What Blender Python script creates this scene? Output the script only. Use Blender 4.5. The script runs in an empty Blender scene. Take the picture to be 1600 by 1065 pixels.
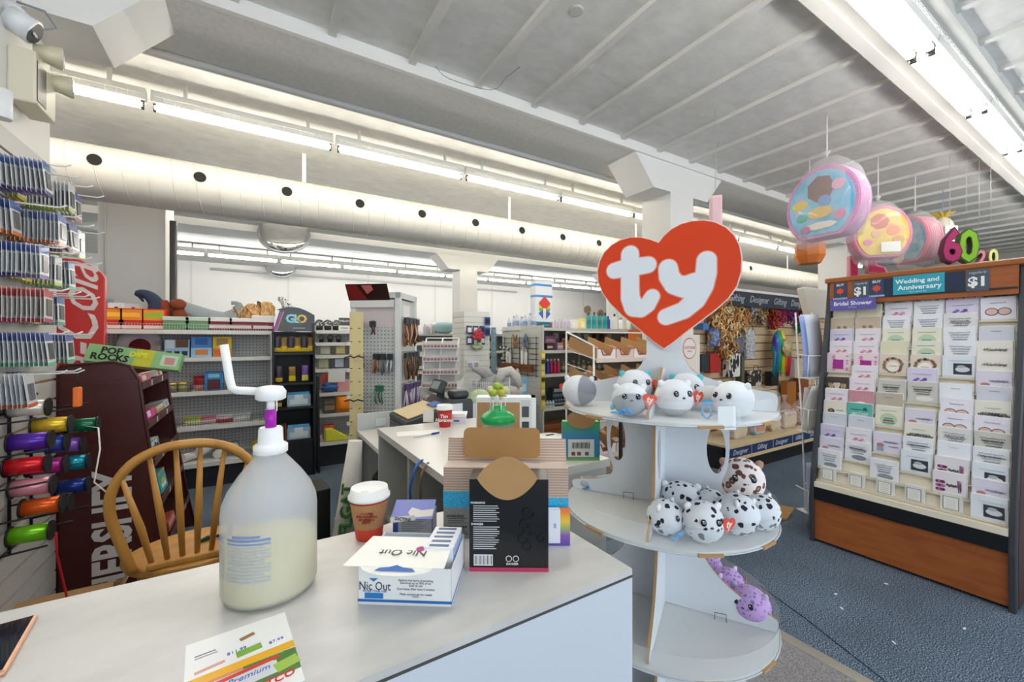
import bpy, math, random
from mathutils import Matrix, Vector
SC = bpy.context.scene
COL = SC.collection
R = math.radians
PI = math.pi
# ------------------------------------------------------------------ camera, world, light, exposure
CH, TH, FPX = 1.40, R(31.5), 650.0
cam_d = bpy.data.cameras.new('camera'); cam_d.sensor_width = 36; cam_d.lens = 36 * FPX / 1600
cam_d.clip_start = 0.05; cam_d.clip_end = 200
cam = bpy.data.objects.new('camera', cam_d); COL.objects.link(cam)
cam.location = (0, 0, CH); cam.rotation_euler = (R(90), 0, -TH)
SC.camera = cam
vs = SC.view_settings
vs.view_transform = 'Standard'; vs.look = 'None'; vs.gamma = 1.0; vs.use_curve_mapping = False
vs.exposure = 0.1
SC.cycles.max_bounces = 8; SC.cycles.transparent_max_bounces = 16
W = bpy.data.worlds.new('daylight'); SC.world = W; W.use_nodes = True
W.node_tree.nodes['Background'].inputs[0].default_value = (0.80, 0.90, 1.0, 1)
W.node_tree.nodes['Background'].inputs[1].default_value = 0.9
def area_light(name, loc, rot, sx, sy, power, col):
    l = bpy.data.lights.new(name, 'AREA'); l.shape = 'RECTANGLE'; l.size = sx; l.size_y = sy
    l.energy = power; l.color = col
    o = bpy.data.objects.new(name, l); COL.objects.link(o); o.location = loc; o.rotation_euler = rot
    return o
# daylight entering by the shop window behind the camera
area_light('shopfront_daylight', (2.5, -2.35, 1.6), (R(90), 0, 0), 9.0, 2.3, 120, (0.80, 0.90, 1.0))
# ------------------------------------------------------------------ helpers
fw = Vector((math.sin(TH), math.cos(TH), 0)); rt = Vector((math.cos(TH), -math.sin(TH), 0))
def at(px, py=532.5, X=None, Y=None, Z=None, d=None):
    k = (px - 800) / FPX; dr = fw + rt * k; s = (532.5 - py) / FPX
    if d is None:
        if X is not None: d = X / dr.x
        elif Y is not None: d = Y / dr.y
        else: d = (Z - CH) / s
    return Vector((dr.x * d, dr.y * d, CH + s * d))
def lin(c):
    c = c / 255.0
    return c / 12.92 if c <= 0.04045 else ((c + 0.055) / 1.055) ** 2.4
def hx(h):
    return (lin(int(h[0:2], 16)), lin(int(h[2:4], 16)), lin(int(h[4:6], 16)), 1)
MATS = {}
def M(h, rough=0.55, metal=0.0, name=None, spec=0.5, trans=0.0, alpha=1.0, emit=0.0, bump=0.0, bscale=60, var=0.0, vscale=8, coat=0.0, ior=1.45):
    key = (h, rough, metal, name, spec, trans, alpha, emit, bump, bscale, var, vscale, coat, ior)
    if key in MATS: return MATS[key]
    m = bpy.data.materials.new(name or ('paint_' + h)); m.use_nodes = True
    nt = m.node_tree; b = nt.nodes['Principled BSDF']
    b.inputs['Base Color'].default_value = hx(h); b.inputs['Roughness'].default_value = rough
    b.inputs['Metallic'].default_value = metal; b.inputs['Specular IOR Level'].default_value = spec
    b.inputs['IOR'].default_value = ior
    if trans: b.inputs['Transmission Weight'].default_value = trans
    if alpha < 1: b.inputs['Alpha'].default_value = alpha
    if coat: b.inputs['Coat Weight'].default_value = coat
    if emit:
        b.inputs['Emission Color'].default_value = hx(h); b.inputs['Emission Strength'].default_value = emit
    if bump or var:
        tc = nt.nodes.new('ShaderNodeTexCoord')
        if bump:
            n = nt.nodes.new('ShaderNodeTexNoise'); n.inputs['Scale'].default_value = bscale; n.inputs['Detail'].default_value = 4
            bp = nt.nodes.new('ShaderNodeBump'); bp.inputs['Strength'].default_value = bump; bp.inputs['Distance'].default_value = 0.02
            nt.links.new(tc.outputs['Object'], n.inputs['Vector']); nt.links.new(n.outputs['Fac'], bp.inputs['Height'])
            nt.links.new(bp.outputs['Normal'], b.inputs['Normal'])
        if var:
            n = nt.nodes.new('ShaderNodeTexNoise'); n.inputs['Scale'].default_value = vscale; n.inputs['Detail'].default_value = 5
            cr = nt.nodes.new('ShaderNodeMix'); cr.data_type = 'RGBA'
            c = hx(h); cr.inputs['A'].default_value = tuple(x * (1 - var) for x in c[:3]) + (1,)
            cr.inputs['B'].default_value = tuple(min(1, x * (1 + var)) for x in c[:3]) + (1,)
            nt.links.new(tc.outputs['Object'], n.inputs['Vector']); nt.links.new(n.outputs['Fac'], cr.inputs['Factor'])
            nt.links.new(cr.outputs['Result'], b.inputs['Base Color'])
    MATS[key] = m
    return m
def ramp_mat(name, build):
    if name in MATS: return MATS[name]
    m = bpy.data.materials.new(name); m.use_nodes = True
    build(m.node_tree, m.node_tree.nodes['Principled BSDF'])
    MATS[name] = m
    return m
def noise_ramp(name, scale, stops, rough=0.9, detail=3, stretch=(1, 1, 1), bump=0.0, kind='noise', coord='Object'):
    def bd(nt, b):
        tc = nt.nodes.new('ShaderNodeTexCoord'); mp = nt.nodes.new('ShaderNodeMapping')
        mp.inputs['Scale'].default_value = stretch
        nt.links.new(tc.outputs[coord], mp.inputs['Vector'])
        if kind == 'noise':
            n = nt.nodes.new('ShaderNodeTexNoise'); n.inputs['Detail'].default_value = detail; out = n.outputs['Fac']
        else:
            n = nt.nodes.new('ShaderNodeTexVoronoi'); out = n.outputs['Distance']
        n.inputs['Scale'].default_value = scale
        nt.links.new(mp.outputs['Vector'], n.inputs['Vector'])
        r = nt.nodes.new('ShaderNodeValToRGB')
        while len(r.color_ramp.elements) < len(stops): r.color_ramp.elements.new(0.5)
        for e, (p, h) in zip(r.color_ramp.elements, stops): e.position = p; e.color = hx(h)
        nt.links.new(out, r.inputs['Fac']); nt.links.new(r.outputs['Color'], b.inputs['Base Color'])
        b.inputs['Roughness'].default_value = rough
        if bump:
            bp = nt.nodes.new('ShaderNodeBump'); bp.inputs['Strength'].default_value = bump; bp.inputs['Distance'].default_value = 0.01
            nt.links.new(out, bp.inputs['Height']); nt.links.new(bp.outputs['Normal'], b.inputs['Normal'])
    return ramp_mat(name, bd)
def clear(name='clear_plastic', h='ffffff', fac=0.88, rough=0.12):
    """clear sheet: mostly see-through with a glossy skin"""
    k = (name, h, fac, rough)
    if k in MATS: return MATS[k]
    m = bpy.data.materials.new(name); m.use_nodes = True; nt = m.node_tree
    nt.nodes.remove(nt.nodes['Principled BSDF']); out = nt.nodes['Material Output']
    t = nt.nodes.new('ShaderNodeBsdfTransparent'); t.inputs[0].default_value = hx(h)
    g = nt.nodes.new('ShaderNodeBsdfPrincipled'); g.inputs['Base Color'].default_value = hx('f4f6f8'); g.inputs['Roughness'].default_value = rough
    mx = nt.nodes.new('ShaderNodeMixShader'); mx.inputs[0].default_value = 1 - fac
    nt.links.new(t.outputs[0], mx.inputs[1]); nt.links.new(g.outputs[0], mx.inputs[2]); nt.links.new(mx.outputs[0], out.inputs[0])
    MATS[k] = m
    return m
class MB:
    def __init__(s):
        s.v = []; s.f = []; s.mi = []; s.sm = []; s.T = Matrix.Identity(4)
    def add(s, vs_, fs, m=0, sm=False):
        b = len(s.v); s.v += [s.T @ Vector(p) for p in vs_]
        for f in fs: s.f.append([b + i for i in f]); s.mi.append(m); s.sm.append(sm)
        return s
    def at(s, loc=(0, 0, 0), rz=0, rx=0, ry=0):
        s.T = Matrix.Translation(loc) @ Matrix.Rotation(rz, 4, 'Z') @ Matrix.Rotation(ry, 4, 'Y') @ Matrix.Rotation(rx, 4, 'X'); return s
    def box(s, x0, x1, y0, y1, z0, z1, m=0):
        return s.add([(x0, y0, z0), (x1, y0, z0), (x1, y1, z0), (x0, y1, z0), (x0, y0, z1), (x1, y0, z1), (x1, y1, z1), (x0, y1, z1)],
                     [(3, 2, 1, 0), (4, 5, 6, 7), (0, 1, 5, 4), (1, 2, 6, 5), (2, 3, 7, 6), (3, 0, 4, 7)], m)
    def rings(s, rings, m=0, sm=True, closed=True, cap0=True, cap1=True, loop=False):
        n = len(rings[0]); vs_ = [p for r in rings for p in r]; fs = []
        K = len(rings)
        for i in range(K if loop else K - 1):
            i2 = (i + 1) % K
            for j in range(n if closed else n - 1):
                j2 = (j + 1) % n
                fs.append((i * n + j, i * n + j2, i2 * n + j2, i2 * n + j))
        s.add(vs_, fs, m, sm)
        if not loop and closed:
            b = len(s.v) - len(vs_)
            if cap0: s.f.append([b + j for j in range(n)][::-1]); s.mi.append(m); s.sm.append(False)
            if cap1: s.f.append([b + (K - 1) * n + j for j in range(n)]); s.mi.append(m); s.sm.append(False)
        return s
    def lathe(s, prof, n=24, m=0, sm=True, c=(0, 0, 0), cap0=True, cap1=True):
        return s.rings([[(c[0] + r * math.cos(2 * PI * j / n), c[1] + r * math.sin(2 * PI * j / n), c[2] + z) for j in range(n)] for r, z in prof], m, sm, True, cap0, cap1)
    def tube(s, pts, r, n=8, m=0, closed=False, flat=None):
        pts = [Vector(p) for p in pts]; K = len(pts); rs = r if isinstance(r, (list, tuple)) else [r] * K
        rings = []; prev = None
        for i, p in enumerate(pts):
            if closed: t = pts[(i + 1) % K] - pts[i - 1]
            else: t = pts[min(i + 1, K - 1)] - pts[max(i - 1, 0)]
            t = t.normalized() if t.length > 1e-9 else Vector((0, 0, 1))
            if prev is None:
                a = Vector((0, 0, 1)) if abs(t.z) < 0.9 else Vector((1, 0, 0))
                u = t.cross(a).normalized()
            else:
                u = prev - t * prev.dot(t); u = u.normalized()
            prev = u; w = t.cross(u)
            fa = flat or 1
            rings.append([p + u * (math.cos(2 * PI * j / n) * rs[i]) + w * (math.sin(2 * PI * j / n) * rs[i] * fa) for j in range(n)])
        return s.rings(rings, m, True, True, not closed, not closed, closed)
    def cyl(s, p0, p1, r, n=16, m=0, r1=None):
        return s.tube([p0, p1], [r, r if r1 is None else r1], n, m)
    def prism(s, poly, y0, y1, m=0, axis='y', me=None):
        """polygon in the xz plane extruded along y (axis 'y'), in xy along z ('z') or in yz along x ('x')"""
        def q(a, b, c):
            return (a, c, b) if axis == 'y' else ((a, b, c) if axis == 'z' else (c, a, b))
        n = len(poly); vs_ = [q(a, b, y0) for a, b in poly] + [q(a, b, y1) for a, b in poly]
        s.add(vs_, [tuple(range(n)), tuple(range(2 * n - 1, n - 1, -1))], m)
        b = len(s.v) - 2 * n
        for j in range(n):
            s.f.append([b + j, b + n + j, b + n + (j + 1) % n, b + (j + 1) % n]); s.mi.append(m if me is None else me); s.sm.append(False)
        return s
    def sph(s, c, r, n=16, m=0, k=None):
        r = r if isinstance(r, (tuple, list)) else (r, r, r); k = k or max(6, n // 2 + 2)
        rings = []
        for i in range(1, k):
            ph = PI * i / k
            rings.append([(c[0] + r[0] * math.sin(ph) * math.cos(2 * PI * j / n), c[1] + r[1] * math.sin(ph) * math.sin(2 * PI * j / n), c[2] - r[2] * math.cos(ph)) for j in range(n)])
        return s.rings(rings, m, True)
    def quad(s, a, b, c, d, m=0):
        return s.add([a, b, c, d], [(0, 1, 2, 3)], m)
    def mesh(s, name, mats):
        me = bpy.data.meshes.new(name); me.from_pydata([tuple(p) for p in s.v], [], s.f)
        mats = mats if isinstance(mats, (list, tuple)) else [mats]
        for m in mats: me.materials.append(m)
        me.polygons.foreach_set('material_index', s.mi); me.polygons.foreach_set('use_smooth', s.sm)
        me.update(); return me
    def build(s, name, mats, parent=None, loc=None, rot=None, bev=0, seg=2, solid=0, sub=0):
        o = bpy.data.objects.new(name, s.mesh(name, mats)); COL.objects.link(o)
        if parent: o.parent = parent
        if loc is not None: o.location = loc
        if rot is not None: o.rotation_euler = rot
        if bev:
            b = o.modifiers.new('bevel', 'BEVEL'); b.width = bev; b.segments = seg; b.limit_method = 'ANGLE'
        if solid:
            b = o.modifiers.new('solid', 'SOLIDIFY'); b.thickness = solid
        if sub:
            b = o.modifiers.new('sub', 'SUBSURF'); b.levels = sub; b.render_levels = sub
        return o
def tag(o, label, cat, group=None):
    o['label'] = label; o['category'] = cat
    if group: o['group'] = group
    return o
def thing(name, label, cat, loc=(0, 0, 0), rz=0, group=None):
    o = bpy.data.objects.new(name, None); COL.objects.link(o); o.empty_display_size = 0.05
    o.location = loc; o.rotation_euler = (0, 0, rz)
    return tag(o, label, cat, group)
def struct(o):
    o['kind'] = 'structure'; return o
def inst(me, name, parent=None, loc=(0, 0, 0), rot=(0, 0, 0), sc=None):
    o = bpy.data.objects.new(name, me); COL.objects.link(o); o.location = loc; o.rotation_euler = rot
    if parent: o.parent = parent
    if sc: o.scale = sc
    return o
def kids(o): return [c for c in bpy.data.objects if c.parent == o]
CH_CACHE = {}
def dup(root, loc, rz, label, group=None):
    r = root.copy(); COL.objects.link(r); r.location = loc; r.rotation_euler = (0, 0, rz); r['label'] = label
    if group: r['group'] = group
    if root.name not in CH_CACHE:
        CH_CACHE[root.name] = [(c, [g for g in bpy.data.objects if g.parent == c]) for c in bpy.data.objects if c.parent == root]
    for c, gs in CH_CACHE[root.name]:
        n = c.copy(); COL.objects.link(n); n.parent = r
        for g in gs:
            q = g.copy(); COL.objects.link(q); q.parent = n
    return r
TXT = {}
def text_mesh(s, size, mat, ext=0.0006, bold=0.0, shear=0.0, spacing=1.0, align='CENTER', line=0.9):
    k = (s, size, mat.name, ext, bold, shear, spacing, align)
    if k in TXT: return TXT[k]
    c = bpy.data.curves.new('lettering', 'FONT'); c.body = s; c.size = size; c.extrude = ext; c.offset = bold * size
    c.shear = shear; c.space_character = spacing; c.align_x = align; c.align_y = 'CENTER'; c.resolution_u = 2; c.space_line = line
    o = bpy.data.objects.new('lettering', c)
    me = bpy.data.meshes.new_from_object(o); me.name = 'lettering'; me.materials.clear(); me.materials.append(mat)
    bpy.data.objects.remove(o); bpy.data.curves.remove(c)
    TXT[k] = me
    return me
def text(s, size, mat, parent, loc, rot=(PI / 2, 0, 0), sc=None, **kw):
    return inst(text_mesh(s, size, mat, **kw), 'lettering', parent, loc, rot, sc)
rnd = random.Random(7)
# ------------------------------------------------------------------ room shell
ZC, ZS = 3.36, 3.27          # ceiling, beam soffit
plaster = noise_ramp('ceiling_plaster', 7, [(0.3, 'd6d5d1'), (0.7, 'e6e5e1')], 0.75, 8, (1, 1.6, 1), 0.55)
soffit_m = noise_ramp('soffit_plaster', 30, [(0.3, 'd2d1cd'), (0.7, 'dddcd8')], 0.85, 6, (1, 1, 1), 0.35)
white = M('e9e8e4', 0.7, bump=0.05, bscale=20, name='white_wall_paint')
rib_m = M('dcdad5', 0.6, name='painted_rib')
carpet = noise_ramp('blue_carpet', 190, [(0.36, '141e2a'), (0.5, '3a4b5e'), (0.64, '92a2b0')], 0.95, 3, (1, 1, 1), 0.04)
def add_big_noise(m, sc, lo, hi):
    nt = m.node_tree; b = nt.nodes['Principled BSDF']; l = b.inputs['Base Color'].links[0]; src = l.from_socket
    tc = nt.nodes.new('ShaderNodeTexCoord'); n = nt.nodes.new('ShaderNodeTexNoise'); n.inputs['Scale'].default_value = sc; n.inputs['Detail'].default_value = 4
    mr = nt.nodes.new('ShaderNodeMapRange'); mr.inputs['From Min'].default_value = 0.3; mr.inputs['From Max'].default_value = 0.7
    mr.inputs['To Min'].default_value = lo; mr.inputs['To Max'].default_value = hi
    mx = nt.nodes.new('ShaderNodeMix'); mx.data_type = 'RGBA'; mx.blend_type = 'MULTIPLY'; mx.inputs['Factor'].default_value = 1
    nt.links.new(tc.outputs['Object'], n.inputs['Vector']); nt.links.new(n.outputs['Fac'], mr.inputs['Value'])
    nt.links.new(src, mx.inputs['A']); nt.links.new(mr.outputs['Result'], mx.inputs['B'])
    nt.links.new(mx.outputs['Result'], b.inputs['Base Color'])
add_big_noise(carpet, 1.6, 0.8, 1.2)
XA, XB, YA, YB = -5.0, 14.0, -2.5, 12.8
struct(MB().box(XA, XB, YA, YB, -0.1, 0).build('floor', carpet))
mat_m = noise_ramp('entrance_mat_pile', 180, [(0.35, '6d6a6c'), (0.65, '9a9698')], 0.95, 3, (1, 1, 1), 0.4)
tag(MB().box(0.9, 2.09, -1.2, 1.06, 0, 0.008).build('entrance_mat', mat_m), 'grey entrance mat on the carpet below the round white display stand', 'mat')
st = MB().box(2.09, 2.15, -1.2, 1.06, 0, 0.012).build('floor_strip', M('b9b4a8', 0.35, 0.7), bev=0.004)
tag(st, 'pale metal edging strip between the grey mat and the blue carpet', 'floor strip')
tag(MB().tube([(2.46, 1.3, 0.0), (2.42, 1.2, 0.002), (2.36, 1.02, 0.002), (2.29, 0.86, 0.002), (2.24, 0.74, 0.002), (2.18, 0.6, 0.0)], 0.0022, 6).build('carpet_seam', M('263342', 0.95)), 'thin dark seam crossing the blue carpet beside the metal strip', 'carpet seam')
ceil = struct(MB().box(XA, XB, YA, YB, ZC, ZC + 0.15).build('ceiling', plaster))
rib1 = MB().box(-0.024, 0.024, 1.12, 2.86, ZC - 0.035, ZC).mesh('rib', rib_m)
rib2 = MB().box(-0.024, 0.024, -2.5, 0.72, ZC - 0.035, ZC).mesh('rib', rib_m)
for k in range(-6, 26):
    inst(rib1, 'rib', ceil, (0.92 + 0.515 * k, 0, 0)); inst(rib2, 'rib', ceil, (0.92 + 0.515 * k, 0, 0))
# beams with their pale front edge
b1 = struct(MB().box(XA, XB, 2.875, 3.46, ZS, ZC).build('trim_1', soffit_m)); 
MB().box(XA, XB, 2.84, 2.875, ZS - 0.002, ZC).build('beam_edge', M('e4e3df', 0.6), b1)
b2 = struct(MB().box(XA, XB, 8.3, 8.95, ZS - 0.02, ZC).build('trim_2', white))
b3 = struct(MB().box(XA, XB, 0.72, 1.12, ZC - 0.07, ZC).build('trim_3', M('d3d1cb', 0.6)))
MB().box(XA, XB, 1.06, 1.13, ZC - 0.085, ZC - 0.07).build('moulding', M('dedcd6', 0.6), b3)
def column(n, x0, y0, w, z=ZS, haunch=0.53, yw=None):
    x1 = x0 + w; yw = yw or w
    c = struct(MB().box(x0, x1, y0, y0 + yw, 0, z).build('wall_column_%d' % n, white))
    if haunch:
        p = [(x0 - haunch, z), (x0 - 0.26, z - 0.3), (x0, z - 0.3), (x0, z)]
        MB().prism(p, y0, y0 + yw).build('haunch', white, c)
        MB().prism([(x0 + x1 - a, b) for a, b in p][::-1], y0, y0 + yw).build('haunch', white, c)
    return c
column(1, -1.34, 2.86, 0.38); column(2, 3.71, 2.86, 0.38); column(3, 8.15, 2.92, 0.4)
column(4, 3.76, 8.3, 0.42, ZS - 0.02); column(5, -1.45, 6.1, 0.56, ZC, 0); column(6, 8.5, 8.3, 0.42, ZS - 0.02)
struct(MB().box(XA, XB, YB, YB + 0.15, 0, ZC).build('wall_back', white))
for i in range(9):
    x = XA + 1.5 + i * 2.1
    MB().box(x, x + 0.05, YB - 0.012, YB, 0.1, ZC).build('panel_joint', M('dddcd8', 0.7), bpy.data.objects['wall_back'])
struct(MB().box(XA - 0.15, XA, YA, YB, 0, ZC).build('wall_left', white))
struct(MB().box(XB, XB + 0.15, YA, YB, 0, ZC).build('wall_right', M('d9d3cc', 0.7)))
wf = MB(); wf.box(XA, XB, YA - 0.15, YA, 0, 0.45); wf.box(XA, XB, YA - 0.15, YA, 2.75, ZC); wf.box(XA, -2, YA - 0.15, YA, 0.45, 2.75); wf.box(7, XB, YA - 0.15, YA, 0.45, 2.75)
struct(wf.build('wall_front', white))
wn = struct(MB().box(-2, 7, YA - 0.1, YA - 0.09, 0.45, 2.75).build('window_1', clear('window_glass', 'ffffff', 0.95, 0.05)))
for x in (-2, 1, 4, 6.94): MB().box(x, x + 0.06, YA - 0.13, YA - 0.05, 0.45, 2.75).build('window_frame', M('4a4c50', 0.4, 0.6), wn)
# partition beside the first column: the slatwall hangs on it
struct(MB().box(-1.3, -0.94, 1.2, 2.86, 0, ZC).build('wall_slat_partition', white))
# conduit along the beam, pipe by the pillar
cd = MB().tube([(XA, 3.47, 3.245), (XB, 3.47, 3.245)], 0.028, 10)
tag(cd.build('conduit_pipe', M('b8b8b6', 0.45)), 'long painted conduit pipe running under the far edge of the ceiling beam', 'pipe')
p = at(271, 400, Y=6.0)
tag(MB().cyl((p.x, 6.0, 0), (p.x, 6.0, 2.75), 0.035, 12).build('standpipe', M('5c5c5e', 0.5, bump=0.2)), 'dark vertical pipe beside the square white pillar behind the shelves', 'pipe')
cp = thing('electrical_conduit', 'thin conduit with a pale blue box on the square white pillar', 'conduit', (-1.385, 6.08, 0))
MB().tube([(0, 0, 2.95), (0, 0, 1.85)], 0.01, 6).build('conduit', M('dcdcd8'), cp)
MB().box(-0.05, 0.06, -0.03, 0.012, 1.68, 1.85).build('outlet_box', M('b5cde4', 0.5), cp, bev=0.008)
# ------------------------------------------------------------------ duct
DY, DZ, DR = 4.85, 2.82, 0.228
duct_m = M('cdcac2', 0.42, 0.0, name='painted_duct', var=0.04, vscale=3)
du = thing('air_duct', 'long white spiral ventilation duct with round black outlets under the ceiling', 'duct', (0, DY, DZ))
def xc(pts): return [(p[2], p[0], p[1]) for p in pts]
mb = MB(); n = 40
mb.rings([[(x, DR * math.cos(2 * PI * j / n), DR * math.sin(2 * PI * j / n)) for j in range(n)] for x in (XA, -2, 2, 6, 10, XB)])
mb.build('duct_tube', duct_m, du)
mb = MB(); pts = []
turns = int((XB - XA) / 0.165)
for i in range(turns * 24):
    a = 2 * PI * i / 24; pts.append((XA + 0.165 * i / 24, (DR + 0.001) * math.cos(a), (DR + 0.001) * math.sin(a)))
mb.tube(pts, 0.0045, 4); mb.build('spiral_seam', M('cfccc4', 0.45), du)
ho = MB(); a0 = R(180 - 8)
ho.T = Matrix.Translation((0, DR * math.cos(a0), DR * math.sin(a0))) @ Matrix.Rotation(a0 - PI / 2, 4, 'X')
ho.lathe([(0.0, 0.0), (0.038, 0.0), (0.046, 0.0), (0.046, 0.006)][1:], 20, 0, False)
hm = ho.mesh('outlet', M('1d1b18', 0.9))
for k in range(-1, 15):
    inst(hm, 'outlet', du, (-1.12 + 0.685 * k, 0, 0.012))
for x in (-1.7, 0.42, 2.93, 5.4, 7.9, 10.4):
    MB().box(x - 0.018, x + 0.018, -0.004, 0.004, DR - 0.02, ZC - DZ).build('hanger_strap', M('e6e4df', 0.5), du)
# ------------------------------------------------------------------ fluorescent fixtures
def tube_mat(name, col, s):
    def bd(nt, b):
        b.inputs['Base Color'].default_value = (1, 1, 1, 1); b.inputs['Emission Color'].default_value = col; b.inputs['Emission Strength'].default_value = s
    return ramp_mat(name, bd)
warm = tube_mat('warm_tube_glow', (1, 0.93, 0.80, 1), 38.0); cool = tube_mat('cool_tube_glow', (1, 0.98, 0.94, 1), 70.0); twin_g = tube_mat('twin_tube_glow', (1, 0.98, 0.95, 1), 17.0)
fx_white = M('dddcd6', 0.45); black = M('161616', 0.5); wire_w = M('d6d5d0', 0.4)
def fixture(L, tubes, tm, name, label, group, loc, guard):
    t = thing(name, label, 'light fixture', loc, 0, group)
    mb = MB(); w = 0.03 if tubes == 1 else 0.075
    mb.prism([(-w - 0.01, 0.035), (-w, 0.0), (w, 0.0), (w + 0.01, 0.035), (w, 0.085), (-w, 0.085)], 0.0, L, axis='x')
    mb.build('housing', fx_white, t)
    for s in ([0] if tubes == 1 else [-0.042, 0.042]):
        MB().cyl((0.02, s, -0.034), (L - 0.02, s, -0.034), 0.022, 12).build('lamp_tube', tm, t)
        for x in (0.012, L - 0.03): MB().box(x, x + 0.018, s - 0.016, s + 0.016, -0.058, 0.0).build('lamp_holder', M('3a382f', 0.6), t)
    for x in (0.2, L - 0.2): MB().box(x - 0.012, x + 0.012, -0.012, 0.012, 0.08, ZC - (3.17 if tubes == 1 else ZC - 0.07 - 0.085)).build('hanger', fx_white, t)
    if guard:
        g = MB(); yy = -w - 0.03
        for x in [0.02 + i * 0.06 for i in range(int(L / 0.06))]:
            g.tube([(x, yy, 0.03), (x, yy - 0.012, -0.03)], 0.0016, 4)
        for z, dy in ((0.03, 0), (0.0, -0.006), (-0.03, -0.012)): g.tube([(0, yy + dy, z), (L, yy + dy, z)], 0.0016, 4)
        g.build('wire_guard', wire_w, t)
    return t
fa = fixture(1.25, 1, warm, 'strip_light', 'x', 'fluorescent strips above the duct', (0, 0, 0), True)
xs = [-3.23, -1.95, -0.67, 0.61, 1.89, 3.17, 4.45, 5.73, 7.01, 8.29, 9.57, 10.85]
words = ['far left end', 'left, behind the corner column', 'beside the corner column', 'left middle', 'centre', 'above the register', 'left of the heart sign', 'right of the heart sign', 'near the orange lantern', 'by the third column', 'far right', 'rightmost']
for i, x in enumerate(xs):
    lab = 'lit guarded fluorescent strip above the duct, ' + words[i]
    if i == 0: fa.location = (x, 4.04, 3.17); fa['label'] = lab
    else: dup(fa, (x, 4.04, 3.17), 0, lab)
for i in range(10):  # unseen row of strips added behind the duct to brighten the interior
    dup(fa, (-2.6 + 1.29 * i, 6.6, 3.17), 0, 'added guarded fill strip unseen behind the duct, number %s from the left' % ['one', 'two', 'three', 'four', 'five', 'six', 'seven', 'eight', 'nine', 'ten'][i], 'added fill strips behind the duct')
fb = fixture(1.25, 1, cool, 'strip_light', 'x', 'fluorescent strips over the back aisle', (0, 0, 0), False)
for i in range(10):
    lab = 'bare fluorescent strip hung over the back aisle, number %s from the left' % ['one', 'two', 'three', 'four', 'five', 'six', 'seven', 'eight', 'nine', 'ten'][i]
    x = -2.15 + 1.29 * i
    if i == 0: fb.location = (x, 10.4, 3.17); fb['label'] = lab
    else: dup(fb, (x, 10.4, 3.17), 0, lab)
fc = fixture(1.24, 2, twin_g, 'twin_strip_light', 'x', 'twin fluorescent fixtures over the card aisle', (0, 0, 0), True)
for i, x in enumerate((-1.5, -0.25, 1.0, 2.25, 3.5, 4.75, 6.0, 7.25, 8.5, 9.75)):
    lab = 'twin tube fluorescent fixture on the ceiling board, ' + ['far behind the counter', 'behind the counter', 'overhead', 'nearest, at the top edge', 'second from the top edge', 'third from the top edge', 'fourth from the top edge', 'fifth from the top edge', 'sixth from the top edge', 'farthest along'][i]
    if i == 0: fc.location = (x, 0.87, ZC - 0.155); fc['label'] = lab
    else: dup(fc, (x, 0.87, ZC - 0.155), 0, lab)
# ------------------------------------------------------------------ service counter in front
CF = -TH
lam = noise_ramp('laminate_top', 9, [(0.3, 'c2c1bd'), (0.62, 'cfcdc9')], 0.32, 6, (1, 2, 1))
lamside = M('cdd3db', 0.4, var=0.03, vscale=3)
dark_edge = M('4b4a48', 0.5); ZT = 0.94
ct = thing('service_counter', 'white laminate service counter in the foreground with dark top edge line', 'counter', (-0.5, 0.82, 0))
MB().box(-1.1, 1.147, -0.23, 0.235, ZT - 0.012, ZT).build('countertop', lam, ct)
MB().box(-1.1, 1.1475, -0.2305, 0.2355, ZT - 0.017, ZT - 0.012).build('edge_band', dark_edge, ct)
MB().box(-1.1, 1.147, -0.23, -0.212, 0.0, ZT - 0.017).build('front_panel', lamside, ct)
MB().box(1.13, 1.147, -0.212, 0.2, 0.0, ZT - 0.017).build('end_panel', lamside, ct)
MB().box(-1.1, -1.083, -0.212, 0.2, 0.0, ZT - 0.017).build('end_panel', lamside, ct)
MB().box(-1.083, 1.13, -0.212, 0.2, 0.45, 0.466).build('shelf', lamside, ct)
ph = thing('phone', 'dark-screened phone with rose gold edge lying at the left counter edge', 'phone', (-0.338, 0.922, ZT), R(6))
MB().box(-0.036, 0.036, -0.076, 0.076, 0, 0.008).build('case', M('d2a184', 0.3, 0.6), ph, bev=0.0035, seg=3)
MB().box(-0.032, 0.032, -0.071, 0.071, 0.0079, 0.0086).build('screen', M('10131a', 0.08, coat=0.6), ph)
# flyer
fl = thing('flyer', 'glossy supermarket flyer with a yellow stripe lying before the jug', 'flyer', (-0.018, 0.709, ZT), R(5))
a = MB(); a.box(-0.066, 0.066, -0.088, 0.088, 0, 0.0012); a.build('sheet', M('eeeeec', 0.3), fl)
def ink(x0, x1, y0, y1, h, r=0, e=0.0013, name='print'):
    q = MB(); q.at(((x0 + x1) / 2, (y0 + y1) / 2, e), r); w, l = (x1 - x0) / 2, (y1 - y0) / 2
    q.box(-w, w, -l, l, 0, 0.00025); return q.build(name, M(h, 0.35), fl)
ink(-0.066, 0.066, -0.012, 0.004, 'efb21c', 0.03); ink(0.0, 0.066, -0.06, -0.012, '4d7a35', e=0.0012); ink(-0.066, 0.0, -0.088, -0.012, 'd98e63', e=0.0012)
ink(-0.045, 0.04, -0.052, -0.018, 'd3d6da', 0.04, 0.0014); ink(-0.05, 0.045, -0.026, -0.019, 'd23b33', 0.09, 0.0017)
ink(-0.006, 0.026, 0.014, 0.028, '7fae3c', 0.1); ink(-0.055, -0.02, 0.012, 0.018, 'dba294', 0.12); ink(0.0, 0.02, 0.052, 0.06, '9b7440', 0.3); ink(-0.055, -0.03, 0.05, 0.052, '555a66', 0.02); ink(-0.055, -0.028, 0.044, 0.046, '8a8f9a', 0.02)
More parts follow.
